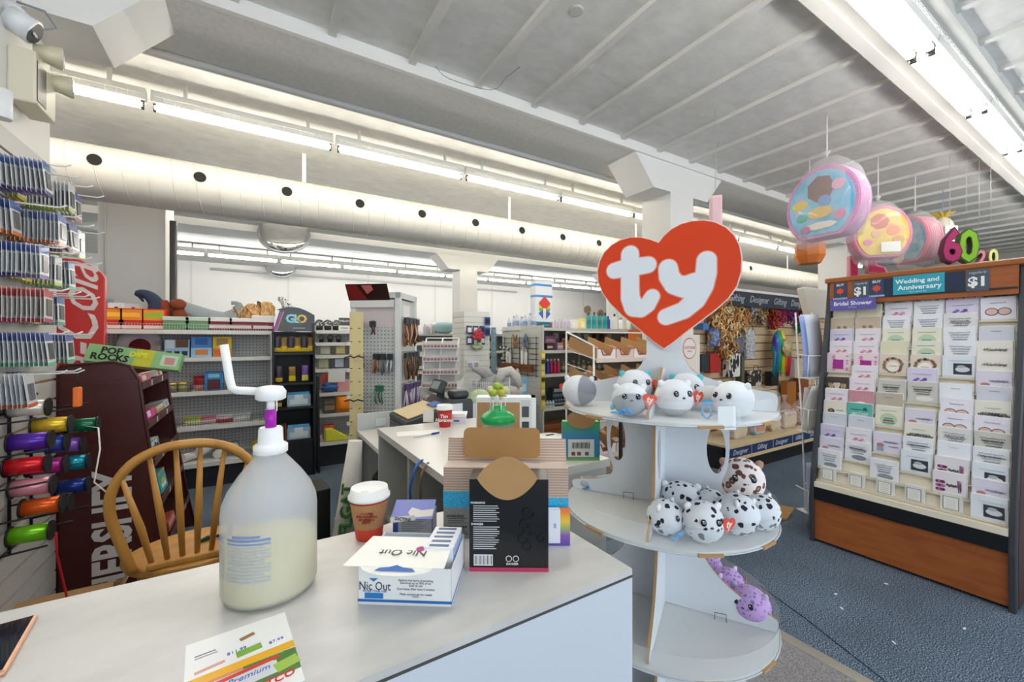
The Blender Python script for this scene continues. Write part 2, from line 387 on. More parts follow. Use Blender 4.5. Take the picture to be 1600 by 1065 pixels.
ink(0.036, 0.066, -0.05, -0.03, '9fbf4a', 0.2, 0.0015); ink(0.035, 0.055, -0.022, -0.014, '3f8a2e', 0.3, 0.0015)
text('Premium', 0.014, M('2f5fb0'), fl, (0.005, -0.034, 0.0018), (0, 0, 0.04), shear=0.3, ext=0.0002)
text('COSTCO', 0.017, M('d4202a'), fl, (0.022, -0.066, 0.0018), (0, 0, 0.08), bold=0.02, shear=0.2, ext=0.0002)
text('$11.99', 0.009, M('3a53a0'), fl, (-0.005, 0.03, 0.0014), (0, 0, 0.06), ext=0.0002); text('$7.99', 0.009, M('3a53a0'), fl, (0.045, 0.02, 0.0014), (0, 0, 0.06), ext=0.0002)
# sanitizer jug
p = at(423, d=0.775); bt = thing('pump_jug', 'big translucent sanitizer jug with white pump and purple band on the counter', 'jug', (p.x, p.y, ZT), CF)
def plastic(name, h, tr, rough):
    def bd(nt, b):
        b.inputs['Base Color'].default_value = hx(h); b.inputs['Roughness'].default_value = rough
        b.inputs['Transmission Weight'].default_value = tr; b.inputs['Subsurface Weight'].default_value = 0.0; b.inputs['IOR'].default_value = 1.2
    return ramp_mat(name, bd)
jug = clear('milky_jug_plastic', 'f2f5f5', 0.62, 0.4)
prof = [(0.062, 0), (0.074, 0.005), (0.0785, 0.016), (0.0785, 0.15), (0.0765, 0.168), (0.068, 0.19), (0.052, 0.215), (0.036, 0.235), (0.026, 0.247), (0.023, 0.256)]
MB().lathe(prof, 40).build('body', jug, bt)
liq = plastic('pale_liquid', 'e6d98c', 0.3, 0.3)
MB().lathe([(0.06, 0.003), (0.0735, 0.008), (0.0765, 0.018), (0.0765, 0.098), (0.001, 0.1)], 32).build('liquid', liq, bt)
MB().lathe([(0.025, 0.252), (0.0285, 0.254), (0.0285, 0.267), (0.024, 0.27), (0.021, 0.272), (0.020, 0.297), (0.018, 0.3)], 24).build('cap', M('f2f2f0', 0.4), bt)
MB().lathe([(0.0095, 0.298), (0.0095, 0.333)], 18).build('band', M('b01fb0', 0.4), bt)
MB().lathe([(0.007, 0.33), (0.007, 0.352)], 14).build('stem', M('f2f2f0', 0.4), bt)
hd = MB(); hd.lathe([(0.02, 0.35), (0.025, 0.353), (0.026, 0.366), (0.02, 0.375), (0.008, 0.377)], 24); hd.build('pump_head', M('f4f4f2', 0.4), bt)
MB().tube([(-0.02, 0, 0.366), (-0.062, 0, 0.368), (-0.072, 0, 0.372), (-0.077, 0, 0.39), (-0.087, 0, 0.453)], 0.0075, 10).build('nozzle', M('f2f1ec', 0.4), bt)
MB().cyl((0.018, -0.012, 0.332), (0.018, -0.012, 0.353), 0.0012, 6).build('drip', M('f2f2f0'), bt)
lb = MB()
for i in range(14):
    z = 0.128 - i * 0.0058; a0 = -PI / 2 - 0.42; a1 = a0 + 0.95 - (0.12 if i % 4 == 3 else 0)
    if i == 0: a0 += 0.15; a1 -= 0.2
    K = 7; rr = 0.0789
    v = [(rr * math.cos(a0 + (a1 - a0) * j / K), rr * math.sin(a0 + (a1 - a0) * j / K), z + (0.0042 if i < 2 else 0.0028) * s) for s in (0, 1) for j in range(K + 1)]
    lb.add(v, [(j, j + 1, K + 2 + j, K + 1 + j) for j in range(K)], 0 if i < 3 else 1)
o = lb.build('label_print', [M('7d90c4', 0.5), M('b3b8bd', 0.5)], bt); o['kind'] = 'stuff'
lb2 = MB()
for i in range(12):
    z = 0.122 - i * 0.0058; a0 = -PI / 2 - 0.98; a1 = a0 + 0.42; K = 4; rr = 0.0789
    v = [(rr * math.cos(a0 + (a1 - a0) * j / K), rr * math.sin(a0 + (a1 - a0) * j / K), z + 0.0028 * s) for s in (0, 1) for j in range(K + 1)]
    lb2.add(v, [(j, j + 1, K + 2 + j, K + 1 + j) for j in range(K)], 0 if i < 2 else 1)
o = lb2.build('label_print', [M('7d90c4', 0.5), M('b3b8bd', 0.5)], bt); o['kind'] = 'stuff'
# coffee cups
def coffee_cup(name, label, loc, rz, s, red):
    t = thing(name, label, 'cup', loc, rz)
    MB().lathe([(0.029 * s, 0), (0.030 * s, 0.002), (0.041 * s, 0.098 * s)], 32).build('cup_body', M('d8412c' if not red else 'c4262b', 0.45), t)
    if not red:
        MB().lathe([(0.0335 * s, 0.028 * s), (0.0435 * s, 0.088 * s)], 32, cap0=False, cap1=False).build('sleeve', M('b5855c', 0.75, bump=0.1, bscale=200), t)
        text('warning\nyou are about\nto enjoy it\nHOT', 0.0085 * s, M('a8402c'), t, (0.008 * s, -0.0405 * s, 0.06 * s), (R(81), 0, 0), ext=0.002, line=0.8)
        q = MB()
        for k in range(7): q.box(-0.034 * s, -0.018 * s, -0.0365 * s + 0.0006 * k, -0.033 * s, (0.036 + 0.006 * k) * s, (0.039 + 0.006 * k) * s)
    else:
        text('Tim\nHortons', 0.026 * s, M('f4f2f0'), t, (0.0, -0.0372 * s, 0.05 * s), (R(82), 0, 0), ext=0.0035, bold=0.02, shear=0.2, line=0.75)
    MB().lathe([(0.0445 * s, 0.092 * s), (0.0475 * s, 0.094 * s), (0.0475 * s, 0.1 * s), (0.044 * s, 0.103 * s), (0.0415 * s, 0.117 * s), (0.039 * s, 0.118 * s), (0.036 * s, 0.113 * s), (0.004, 0.113 * s)], 32).build('lid', M('f0efec', 0.4), t)
    MB().box(-0.008 * s, 0.008 * s, -0.031 * s, -0.027 * s, 0.112 * s, 0.1165 * s).build('sip_tab', M('e2e1de', 0.4), t)
    return t
p = at(577, d=0.98); coffee_cup('coffee_cup', 'red paper coffee cup in brown sleeve with white lid on front counter', (p.x, p.y, ZT), CF, 1.0, False)
p = at(695, d=2.24); coffee_cup('coffee_cup', 'red paper cup with white script on the far cash counter', (p.x, p.y, ZT), CF, 1.0, True)
# product box with open lid
p = at(632, d=0.722)
nb = thing('filter_box', 'open white and blue filter carton with folded-out lid and small packs inside', 'carton', (p.x, p.y, ZT), R(-34.5))
wcard = M('edeeee', 0.4); bl = M('2f6fb5', 0.4)
bx = MB(); w, dp, h = 0.0825, 0.132, 0.066
bx.box(-w, w, 0, 0.0012, 0, h); bx.box(-w, w, dp - 0.0012, dp, 0, h); bx.box(-w, -w + 0.0012, 0, dp, 0, h); bx.box(w - 0.0012, w, 0, dp, 0, h); bx.box(-w, w, 0, dp, 0, 0.0012)
bx.build('box_body', wcard, nb)
MB().box(-w - 0.0003, w + 0.0003, -0.0005, dp + 0.0003, 0.006, 0.0105).build('stripe', bl, nb)
text('Nic Out', 0.021, M('3f4a55'), nb, (-w + 0.03, -0.0006, 0.033), ext=0.0003, sc=(0.8, 1, 1))
text('FILTER YOUR TAR', 0.0052, M('2f6fb5'), nb, (-w + 0.03, -0.0006, 0.0245), ext=0.0003)
MB().box(-w + 0.012, -w + 0.045, -0.0006, 0, 0.012, 0.0215).build('badge', M('2a7fc4', 0.4), nb)
MB().prism([(-w + 0.02, 0.047), (-w + 0.028, 0.041), (-w + 0.036, 0.047)], -0.0006, 0).build('emblem', M('2d86b8', 0.4), nb)
for k, (s_, z_) in enumerate((('Reduce the harm of smoking', 0.045), ('Removes up to 90% of tar', 0.0405), ('Easy to use', 0.036), ('Cool taste, filter lasts 5 smokes', 0.030), ('Made exclusively for resale', 0.021), ('www.', 0.0175))):
    text(s_, 0.0052, M('6a6f75'), nb, (0.02, -0.0006, z_), ext=0.0002)
lid = MB(); lid.T = Matrix.Translation((-0.012, 0.012, h + 0.016)) @ Matrix.Rotation(R(4), 4, 'X')
lid.prism([(-w - 0.004, -0.036), (w + 0.004, -0.036), (w + 0.004, 0.058), (-w + 0.012, 0.058)], 0, 0.0012, axis='z')
lo = lid.build('lid', M('f3f2ea', 0.35), nb)
tg = MB(); pts = [(0.062 * math.cos(PI + PI * i / 14), 0.020 * math.sin(PI + PI * i / 14)) for i in range(15)]
tg.T = Matrix.Translation((-0.006, -0.022, h + 0.0135)) @ Matrix.Rotation(R(14), 4, 'X')
tg.prism(pts, 0, 0.0012, axis='z'); tg.build('tongue', M('f3f2ea', 0.35), nb)
MB().at((-0.006, -0.0295, h + 0.0131), 0, R(14)).prism([(-0.034, -0.004), (0.034, -0.004), (0.028, 0.002), (0.012, 0.004), (0, 0.009), (-0.012, 0.004), (-0.028, 0.002)], 0.0012, 0.0016, axis='z').build('print', M('4c74b8', 0.4), nb)
text('Nic Out', 0.03, M('4a4a4c'), nb, (-0.008, 0.018, h + 0.0184), (R(4), 0, PI), ext=0.0003, sc=(0.85, 1, 1))
MB().at((0.02, 0.03, h + 0.0185), 0, R(4)).lathe([(0.0005, 0), (0.008, 0), (0.008, 0.0006)], 12).build('splash', M('b01d86', 0.4), nb)
for k in range(5):
    y = 0.03 + k * 0.019
    q = MB(); q.box(0.026, 0.079, y, y + 0.0165, 0.0015, h + 0.022 - 0.001 * k); q.build('small_pack', M('eceff2', 0.4), nb)
    MB().box(0.0788, 0.0794, y + 0.003, y + 0.0135, 0.03, h + 0.018 - 0.001 * k).build('pack_print', M('7f97d6', 0.4), nb)
    MB().box(0.034, 0.07, y + 0.004, y + 0.012, h + 0.022 - 0.001 * k, h + 0.0224 - 0.001 * k).build('pack_print', M('55688f', 0.4), nb)
# blue box
p = at(645, d=0.968); db = thing('tablet_carton', 'small navy and lavender carton with torn-open printed flap behind the filter carton', 'carton', (p.x, p.y, ZT), R(-30))
MB().box(-0.046, 0.046, 0, 0.06, 0, 0.052).build('box_body', M('1f3f8f', 0.4), db)
MB().box(-0.034, 0.044, -0.0006, 0, 0.012, 0.05).build('text_panel', M('9fa3a8', 0.5), db)
for k in range(6): MB().box(-0.026, 0.03 - 0.006 * (k % 3), -0.0009, -0.0006, 0.044 - k * 0.005, 0.0458 - k * 0.005).build('print', M('6e7276', 0.5), db)
q = MB(); q.T = Matrix.Translation((0, -0.012, 0.05)) @ Matrix.Rotation(R(22), 4, 'X'); q.box(-0.049, 0.047, 0, 0.062, 0, 0.001); q.build('flap', M('8e93cf', 0.4), db)
q = MB(); q.T = Matrix.Translation((0, -0.012, 0.0512)) @ Matrix.Rotation(R(22), 4, 'X'); q.prism([(-0.002, 0.004), (0.046, 0.008), (0.046, 0.03), (0.018, 0.026), (-0.006, 0.036), (-0.012, 0.02)], 0, 0.0004, axis='z'); q.build('print', M('e8e3da', 0.4), db)
q = MB(); q.T = Matrix.Translation((-0.047, -0.0165, 0.0445)) @ Matrix.Rotation(R(-6), 4, 'Y'); q.box(0, 0.056, 0, 0.0012, 0, 0.0115); q.build('band', M('ececea', 0.4), db)
text('DICTINE', 0.0095, M('22232c'), db, (-0.019, -0.0168, 0.0525), (PI / 2, R(6), 0), ext=0.0003, bold=0.02)
# black box
p = at(795, d=0.83); kb = thing('black_carton', 'black product carton with white text and open tan lens-shaped flap', 'carton', (p.x, p.y, ZT), CF - R(1))
blk = M('1c1c1e', 0.28, var=0.15, vscale=20)
MB().box(-0.079, 0.079, 0, 0.07, 0.008, 0.184).build('box_body', blk, kb, bev=0.001)
MB().box(-0.0792, 0.0792, -0.0004, 0.0702, 0, 0.008).build('base_stripe', M('c03a62', 0.4), kb)
def lens(w_, h_, n=12, k=1.0):
    up = [(-w_ + 2 * w_ * i / n, h_ * math.sin(PI * i / n) ** k) for i in range(n + 1)]
    dn = [(w_ - 2 * w_ * i / n, -h_ * math.sin(PI * i / n) ** k) for i in range(1, n)]
    return (up + dn)[::-1]
kraft = M('b08a5c', 0.8, var=0.06, vscale=30); kraft2 = M('9a7448', 0.8, var=0.06, vscale=30)
q = MB(); q.T = Matrix.Translation((-0.003, -0.012, 0.19)) @ Matrix.Rotation(R(-8), 4, 'X')
q.prism(lens(0.06, 0.041, 16, 0.8), 0, 0.0018); q.build('flap', kraft, kb)
def lines(parent, x0, x1, ys, h, y, hh=0.0016, jit=0.012):
    for z in ys:
        MB().box(x0, x1 - rnd.random() * jit, y - 0.0003, y, z, z + hh).build('print_line', M(h, 0.5), parent)
lines(kb, -0.071, -0.018, [0.13 - 0.0043 * k for k in range(8)], 'c9cacc', 0); lines(kb, -0.071, -0.018, [0.088 - 0.0043 * k for k in range(11)], 'c9cacc', 0)
text('WARNING', 0.006, M('e6e6e6'), kb, (-0.062, -0.0003, 0.137), ext=0.0002, bold=0.02); text('DANGER', 0.006, M('e6e6e6'), kb, (-0.063, -0.0003, 0.0945), ext=0.0002, bold=0.02)
MB().box(-0.07, -0.032, -0.0003, 0, 0.012, 0.034).build('barcode', M('e9e9e9', 0.5), kb)
for k in range(13): MB().box(-0.068 + k * 0.0027, -0.0665 + k * 0.0027 - 0.0005 * (k % 3), -0.0006, -0.0003, 0.014, 0.032).build('bar', black, kb)
for x in (-0.0, 0.014):
    MB().at((x, -0.0001, 0.026), 0, PI / 2).lathe([(0.0062, 0), (0.0062, 0.0004)], 16).build('hazard_mark', M('e6e6e6'), kb)
    MB().at((x, -0.0005, 0.026), 0, PI / 2).lathe([(0.0048, 0), (0.0048, 0.0003)], 16).build('hazard_mark', black, kb)
text('DANGER', 0.006, M('e6e6e6'), kb, (0.007, -0.0003, 0.0155), ext=0.0002, bold=0.02)
for (x, z, r_) in ((0.038, 0.118, 0.011), (0.03, 0.095, 0.009), (0.036, 0.08, 0.008), (0.028, 0.066, 0.009), (0.036, 0.052, 0.008), (0.064, 0.068, 0.007)):
    q = MB(); q.tube([(x + r_ * math.cos(2 * PI * i / 16), -0.0006, z + r_ * math.sin(2 * PI * i / 16)) for i in range(16)], 0.0009, 4, closed=True); q.build('ring_motif', M('0c0c0d', 0.2), kb)
# corrugated carton behind
p = at(790, d=0.965); cb = thing('striped_carton', 'tan striped carton with blue band and raised brown flap behind the black carton', 'carton', (p.x, p.y, ZT), CF - R(2))
def stripe_mat(nt, b):
    tc = nt.nodes.new('ShaderNodeTexCoord'); w_ = nt.nodes.new('ShaderNodeTexWave'); w_.bands_direction = 'Z'; w_.inputs['Scale'].default_value = 52; w_.inputs['Distortion'].default_value = 0.15
    r_ = nt.nodes.new('ShaderNodeValToRGB'); e = r_.color_ramp.elements; e[0].position = 0.7; e[0].color = hx('b0947f'); e[1].position = 0.95; e[1].color = hx('d2c2b4')
    nt.links.new(tc.outputs['Object'], w_.inputs['Vector']); nt.links.new(w_.outputs['Fac'], r_.inputs['Fac']); nt.links.new(r_.outputs['Color'], b.inputs['Base Color'])
strp = ramp_mat('striped_print', stripe_mat)
MB().box(-0.145, 0.145, 0, 0.055, 0.088, 0.166).build('upper_box', strp, cb)
MB().box(-0.145, 0.145, 0, 0.055, 0, 0.088).build('lower_box', M('8a8a88', 0.5), cb)
bluep = noise_ramp('blue_dotted_print', 260, [(0.4, '1f9ccc'), (0.6, '3ab6e2')], 0.5, 1)
MB().box(-0.1455, -0.08, -0.0004, 0.0555, 0.072, 0.11).build('blue_band', bluep, cb); MB().box(0.085, 0.1455, -0.0004, 0.0555, 0.064, 0.098).build('blue_band', bluep, cb)
q = MB(); q.T = Matrix.Translation((0, 0.052, 0.166)) @ Matrix.Rotation(R(-14), 4, 'X'); q.box(-0.145, 0.145, 0, 0.002, 0, 0.055); q.build('back_flap', strp, cb)
def rrect(w_, h_, r_, n=4):
    o_ = []
    for cx, cz, a_ in ((w_ - r_, -h_ + r_, -90), (w_ - r_, h_ - r_, 0), (-w_ + r_, h_ - r_, 90), (-w_ + r_, -h_ + r_, 180)):
        for i in range(n + 1):
            t_ = R(a_ + 90 * i / n); o_.append((cx + r_ * math.cos(t_), cz + r_ * math.sin(t_)))
    return o_
q = MB(); q.T = Matrix.Translation((-0.012, 0.045, 0.213)) @ Matrix.Rotation(R(-12), 4, 'X'); q.prism(rrect(0.093, 0.036, 0.014), 0, 0.002); q.build('brown_insert', M('a57a48', 0.8, var=0.05, vscale=25), cb)
text('WARNING', 0.0085, M('2c2c2c'), cb, (-0.117, -0.0004, 0.052), ext=0.0002, bold=0.03); lines(cb, -0.135, -0.085, [0.046, 0.041, 0.036], '4a4a4a', 0); text('MISE EN GARDE', 0.0062, M('2c2c2c'), cb, (-0.112, -0.0004, 0.027), ext=0.0002, bold=0.03); lines(cb, -0.135, -0.085, [0.021, 0.016, 0.011], '4a4a4a', 0)
# rainbow box
p = at(874, d=0.935)
def grad_mat(name, stops, axis='Z', lo=0.0, hi=1.0, rough=0.4):
    def bd(nt, b):
        tc = nt.nodes.new('ShaderNodeTexCoord'); sx = nt.nodes.new('ShaderNodeSeparateXYZ'); mr = nt.nodes.new('ShaderNodeMapRange')
        mr.inputs['From Min'].default_value = lo; mr.inputs['From Max'].default_value = hi
        r_ = nt.nodes.new('ShaderNodeValToRGB')
        while len(r_.color_ramp.elements) < len(stops): r_.color_ramp.elements.new(0.5)
        for e, (p_, h_) in zip(r_.color_ramp.elements, stops): e.position = p_; e.color = hx(h_)
        nt.links.new(tc.outputs['Object'], sx.inputs[0]); nt.links.new(sx.outputs[axis], mr.inputs['Value']); nt.links.new(mr.outputs['Result'], r_.inputs['Fac']); nt.links.new(r_.outputs['Color'], b.inputs['Base Color'])
        b.inputs['Roughness'].default_value = rough
    return ramp_mat(name, bd)
rainbow = grad_mat('rainbow_print', [(0.0, '5a4fb0'), (0.3, '8a59a8'), (0.5, '9bb36a'), (0.7, 'f0c93a'), (1.0, 'ee7a2c')], 'Z', 0, 0.079)
rb = thing('rainbow_carton', 'small white carton with a rainbow gradient side right of the black carton', 'carton', (p.x, p.y, ZT), CF)
MB().box(-0.024, 0.024, 0, 0.018, 0, 0.079).build('box_body', rainbow, rb)
MB().box(-0.0242, 0.002, -0.0004, 0.0182, 0.006, 0.0792).build('white_panel', M('e8eaf4', 0.4), rb); MB().box(-0.013, -0.007, -0.0008, -0.0004, 0.04, 0.05).build('print', M('a8b0d4', 0.4), rb)
# ------------------------------------------------------------------ round display stand
DC = at(1038, d=1.28); DRZ = -TH - R(28)
ty = thing('plush_display_stand', 'tall white tiered display stand topped by a red heart sign', 'display stand', (DC.x, DC.y, 0), DRZ)
board = M('d9dde1', 0.5); mdf = M('b58f5f', 0.8)
T1, T2, T3, T4 = 1.204, 0.902, 0.600, 0.298; TR = 0.298
acry = clear('acrylic', 'fbfdfd', 0.8, 0.08)
for z in (T1, T2, T3, T4):
    tr = MB().lathe([(0.003, z - 0.008), (TR, z - 0.008), (TR, z), (0.003, z)], 56, 0, False).build('tray', M('dcdcd9', 0.45), ty)
    rm = MB(); n = 56
    rm.rings([[((TR + 0.003) * math.cos(2 * PI * j / n), (TR + 0.003) * math.sin(2 * PI * j / n), zz) for j in range(n)] for zz in (z - 0.006, z + 0.052)], 0, True, True, False, False)
    rm.build('clear_rim', acry, tr)
    q = MB(); q.tube([((TR + 0.003) * math.cos(2 * PI * j / n), (TR + 0.003) * math.sin(2 * PI * j / n), z - 0.007) for j in range(n)], 0.002, 4, closed=True); q.build('rim_edge', M('c8ced2', 0.2), tr)
    for a_ in (-62, -28, -118, -152):
        q = MB(); q.at((0, 0, z - 0.007), R(a_)); q.box(TR - 0.002, TR + 0.006, -0.03, 0.03, -0.004, 0.003); q.build('slot_tab', mdf, tr)
TH_ = 0.007
def panel(pts, name, ang, oval=None):
    """half panel: outline from the axis outwards (r, z), thickness TH_; oval = (r, z, half w, half h)"""
    q = MB(); q.T = Matrix.Rotation(ang, 4, 'Z')
    z0 = min(z for r_, z in pts); z1 = max(z for r_, z in pts)
    if oval:
        ro, zo, aw, ah = oval
        outer = [pt for pt in pts if pt[0] > ro]
        hole_r = [(ro + aw * math.sin(PI * i / 12), zo - ah * math.cos(PI * i / 12)) for i in range(13)]
        hole_l = [(ro - aw * math.sin(PI * i / 12), zo + ah * math.cos(PI * i / 12)) for i in range(13)]
        zt = z1; zb = z0
        q.prism([(0, zb), (ro, zb)] + [(a_, b_) for a_, b_ in hole_l[::-1]] + [(ro, zt), (0, zt)], -TH_ / 2, TH_ / 2, 0)
        q.prism([(ro, zt)] + [(a_, b_) for a_, b_ in hole_r[::-1]] + [(ro, zb)] + outer[::-1], -TH_ / 2, TH_ / 2, 0)
    else:
        q.prism([(0, z0)] + pts[::-1] + [(0, z1)], -TH_ / 2, TH_ / 2, 0)
    o = q.build(name, [board, mdf], ty)
    e = MB(); e.T = Matrix.Rotation(ang, 4, 'Z')
    v = []
    for r_, z in pts: v += [(r_ + 0.0006, -TH_ / 2 - 0.0002, z), (r_ + 0.0006, TH_ / 2 + 0.0002, z)]
    e.add(v, [(2 * i, 2 * i + 1, 2 * i + 3, 2 * i + 2) for i in range(len(pts) - 1)]); e.build('board_edge', mdf, o)
    return o
def smooth(pts, n=5):
    out = []
    for i in range(len(pts) - 1):
        p0 = pts[max(i - 1, 0)]; p1 = pts[i]; p2 = pts[i + 1]; p3 = pts[min(i + 2, len(pts) - 1)]
        for k in range(n):
            t = k / n
            out.append(tuple(0.5 * (2 * p1[a_] + (p2[a_] - p0[a_]) * t + (2 * p0[a_] - 5 * p1[a_] + 4 * p2[a_] - p3[a_]) * t * t + (3 * p1[a_] - p0[a_] - 3 * p2[a_] + p3[a_]) * t ** 3) for a_ in (0, 1)))
    out.append(pts[-1]); return out
g1 = 0.009
for ang in (0, PI):
    panel(smooth([(0.15, T1 - g1), (0.174, 1.165), (0.178, 1.09), (0.172, 1.03), (0.158, 0.99), (0.17, 0.962), (0.215, 0.945), (0.292, 0.93), (0.292, T2 + 0.001)]), 'side_panel', ang, (0.143, 1.083, 0.025, 0.07))
    for tp in (T2, T3):
        b_ = tp - 0.302
        panel(smooth([(0.088, tp - g1), (0.086, b_ + 0.25), (0.104, b_ + 0.18), (0.15, b_ + 0.115), (0.22, b_ + 0.065), (0.292, b_ + 0.035), (0.292, b_ + 0.001)]), 'side_panel', ang)
    panel(smooth([(0.06, 1.345), (0.075, 1.318), (0.11, 1.296), (0.18, 1.276), (0.25, 1.262), (0.292, 1.252), (0.292, T1 + 0.001)]), 'wing', ang)
for ang in (-PI / 2, PI / 2):
    panel(smooth([(0.178, T1 - g1), (0.188, 1.13), (0.19, 1.04), (0.2, 0.985), (0.235, 0.95), (0.275, 0.925), (0.285, T2 + 0.001)]), 'divider', ang, (0.12, 1.08, 0.03, 0.07))
    for tp in (T2, T3):
        b_ = tp - 0.302
        panel(smooth([(0.14, tp - g1), (0.145, b_ + 0.23), (0.165, b_ + 0.16), (0.205, b_ + 0.09), (0.25, b_ + 0.045), (0.28, b_ + 0.02), (0.283, b_ + 0.001)]), 'divider', ang)
    panel([(0.02, 1.32), (0.05, 1.318), (0.12, 1.275), (0.2, 1.238), (0.28, 1.225), (0.285, T1 + 0.001)], 'wing', ang)
MB().lathe([(0.16, 0.0085), (0.16, T4 - 0.008)], 40, 0, True).build('base_drum', board, ty)
for z, x in ((T1, -0.15), (T2, -0.12), (T3, 0.14)):
    MB().tube([(x, -0.02, z), (x, -0.02, z + 0.02), (x + 0.03, -0.02, z + 0.022), (x + 0.03, -0.02, z)], 0.0012, 5).build('wire_clip', M('6a6a6a', 0.3, 0.8), ty)
# header board and heart sign
hb = MB().box(-0.052, 0.052, -0.006, 0.0, T1, 1.5).build('header_board', board, ty)
HS = 0.000472
def hp(x, y): return ((x - 962) * HS, 1.378 + (1088 - y) * 0.000496)
HEART = [(932, 440), (965, 402), (1010, 366), (1065, 342), (1130, 332), (1200, 336), (1262, 356), (1318, 392), (1362, 442), (1390, 505), (1401, 575), (1398, 650), (1376, 730), (1330, 798), (1265, 858), (1190, 915), (1100, 985), (1020, 1050), (965, 1088), (900, 1044), (800, 958), (700, 878), (620, 800), (566, 728), (536, 655), (530, 585), (545, 520), (578, 465), (625, 424), (685, 397), (750, 387), (815, 393), (880, 415)]
hpoly = [hp(x, y) for x, y in HEART]
hc = hp(965, 650)
rim = [(hc[0] + (a_ - hc[0]) * 1.018, hc[1] + (b_ - hc[1]) * 1.018) for a_, b_ in hpoly]
heart = thing('heart_sign', 'red heart sign with two rounded white letters on top of the stand', 'sign', (DC.x, DC.y, 0), DRZ)
MB().prism(rim[::-1], -0.016, -0.008).build('sign_board', M('f2ddd2', 0.5), heart)
MB().prism(hpoly[::-1], -0.0175, -0.016).build('red_face', M('df4419', 0.42), heart)
def capsule(q, a_, b_, r0, r1, y0, y1, n=10):
    a_ = Vector(a_); b_ = Vector(b_); t = math.atan2(b_.y - a_.y, b_.x - a_.x)
    pl = [(b_.x + r1 * math.cos(t - PI / 2 + PI * i / n), b_.y + r1 * math.sin(t - PI / 2 + PI * i / n)) for i in range(n + 1)]
    pl += [(a_.x + r0 * math.cos(t + PI / 2 + PI * i / n), a_.y + r0 * math.sin(t + PI / 2 + PI * i / n)) for i in range(n + 1)]
    q.prism(pl[::-1], y0, y1)
def letter(strokes, grow, y, mat, name):
    q = MB(); k = 0
    for st_ in strokes:
        for i in range(len(st_) - 1):
            (x0, y0, r0), (x1, y1, r1) = st_[i], st_[i + 1]
            capsule(q, hp(x0, y0), hp(x1, y1), (r0 + grow) * HS, (r1 + grow) * HS, y - 0.00002 * k, y + 0.0006); k += 1
    return q.build(name, mat, heart)
tst = [[(750, 494, 57), (750, 700, 58), (752, 770, 60), (775, 830, 62), (818, 842, 55), (862, 818, 50), (893, 768, 46)], [(646, 590, 52), (700, 582, 56), (800, 575, 56), (866, 570, 52)]]
yst = [[(990, 602, 57), (996, 650, 60), (1030, 702, 62), (1090, 722, 66), (1150, 700, 62)], [(1214, 572, 55), (1210, 650, 58), (1192, 720, 60), (1150, 800, 58), (1085, 860, 52), (978, 897, 50)]]
for nm, st_ in (('letter_t', tst), ('letter_y', yst)):
    letter(st_, 7, -0.0185, M('f0a08a', 0.5), nm + '_outline'); letter(st_, 0, -0.0195, M('e8ebf0', 0.5), nm)
# price card on rim
p = at(1136, d=0.985); pc = thing('price_card', 'blank white card in clear holder on the top tray rim', 'card', (p.x, p.y, 1.19), CF)
MB().box(-0.022, 0.02, -0.001, 0.0, 0.0, 0.055).build('card', M('f4f4f2', 0.5), pc); MB().box(0.0, 0.034, 0.0005, 0.0015, 0.008, 0.055).build('holder', acry, pc)
# ------------------------------------------------------------------ plush toys
def split_mat(name, lo, hi, axis, thr, soft=0.02):
    return grad_mat(name, [(0, lo), (0.5 - soft, lo), (0.5 + soft, hi), (1, hi)], axis, thr - 0.05, thr + 0.05, 0.9)
def spots(name, base, spot, scale, thr, ring=None, rough=0.9):
    def bd(nt, b):
        tc = nt.nodes.new('ShaderNodeTexCoord'); ns = nt.nodes.new('ShaderNodeTexNoise'); ns.inputs['Scale'].default_value = scale * 1.3
        mx = nt.nodes.new('ShaderNodeMix'); mx.data_type = 'RGBA'; mx.inputs['Factor'].default_value = 0.012 if scale > 20 else 0.02
        v = nt.nodes.new('ShaderNodeTexVoronoi'); v.inputs['Scale'].default_value = scale; v.inputs['Randomness'].default_value = 0.85
        nt.links.new(tc.outputs['Object'], mx.inputs['A']); nt.links.new(tc.outputs['Object'], ns.inputs['Vector']); nt.links.new(ns.outputs['Color'], mx.inputs['B'])
        nt.links.new(mx.outputs['Result'], v.inputs['Vector'])
        r_ = nt.nodes.new('ShaderNodeValToRGB'); st = [(0, spot), (thr, spot), (thr + 0.03, base), (1, base)]
        if ring: st = [(0, ring), (thr * 0.55, ring), (thr * 0.6, spot), (thr, spot), (thr + 0.04, base), (1, base)]
        while len(r_.color_ramp.elements) < len(st): r_.color_ramp.elements.new(0.5)
        for e, (p_, h_) in zip(r_.color_ramp.elements, st): e.position = p_; e.color = hx(h_)
        nt.links.new(v.outputs['Distance'], r_.inputs['Fac']); nt.links.new(r_.outputs['Color'], b.inputs['Base Color']); b.inputs['Roughness'].default_value = rough
    return ramp_mat(name, bd)
seal_m = split_mat('grey_and_white_plush', 'a9adb2', 'dfe2e5', 'Z', -0.006); dal_m = spots('dalmatian_plush', 'e2e5ea', '22242c', 50, 0.32)
lil_m = spots('lilac_dotted_plush', 'c9a6dc', '8d6fb4', 95, 0.3); leo_m = spots('leopard_plush', 'f0e6e4', '6a4438', 42, 0.42, 'a9806c')
eye_m = M('14161c', 0.12, coat=0.8); red_tag = M('e2543c', 0.5); teal = M('4fb8c4', 0.6, metal=0.3); blue_c = M('3f9fd8', 0.5)
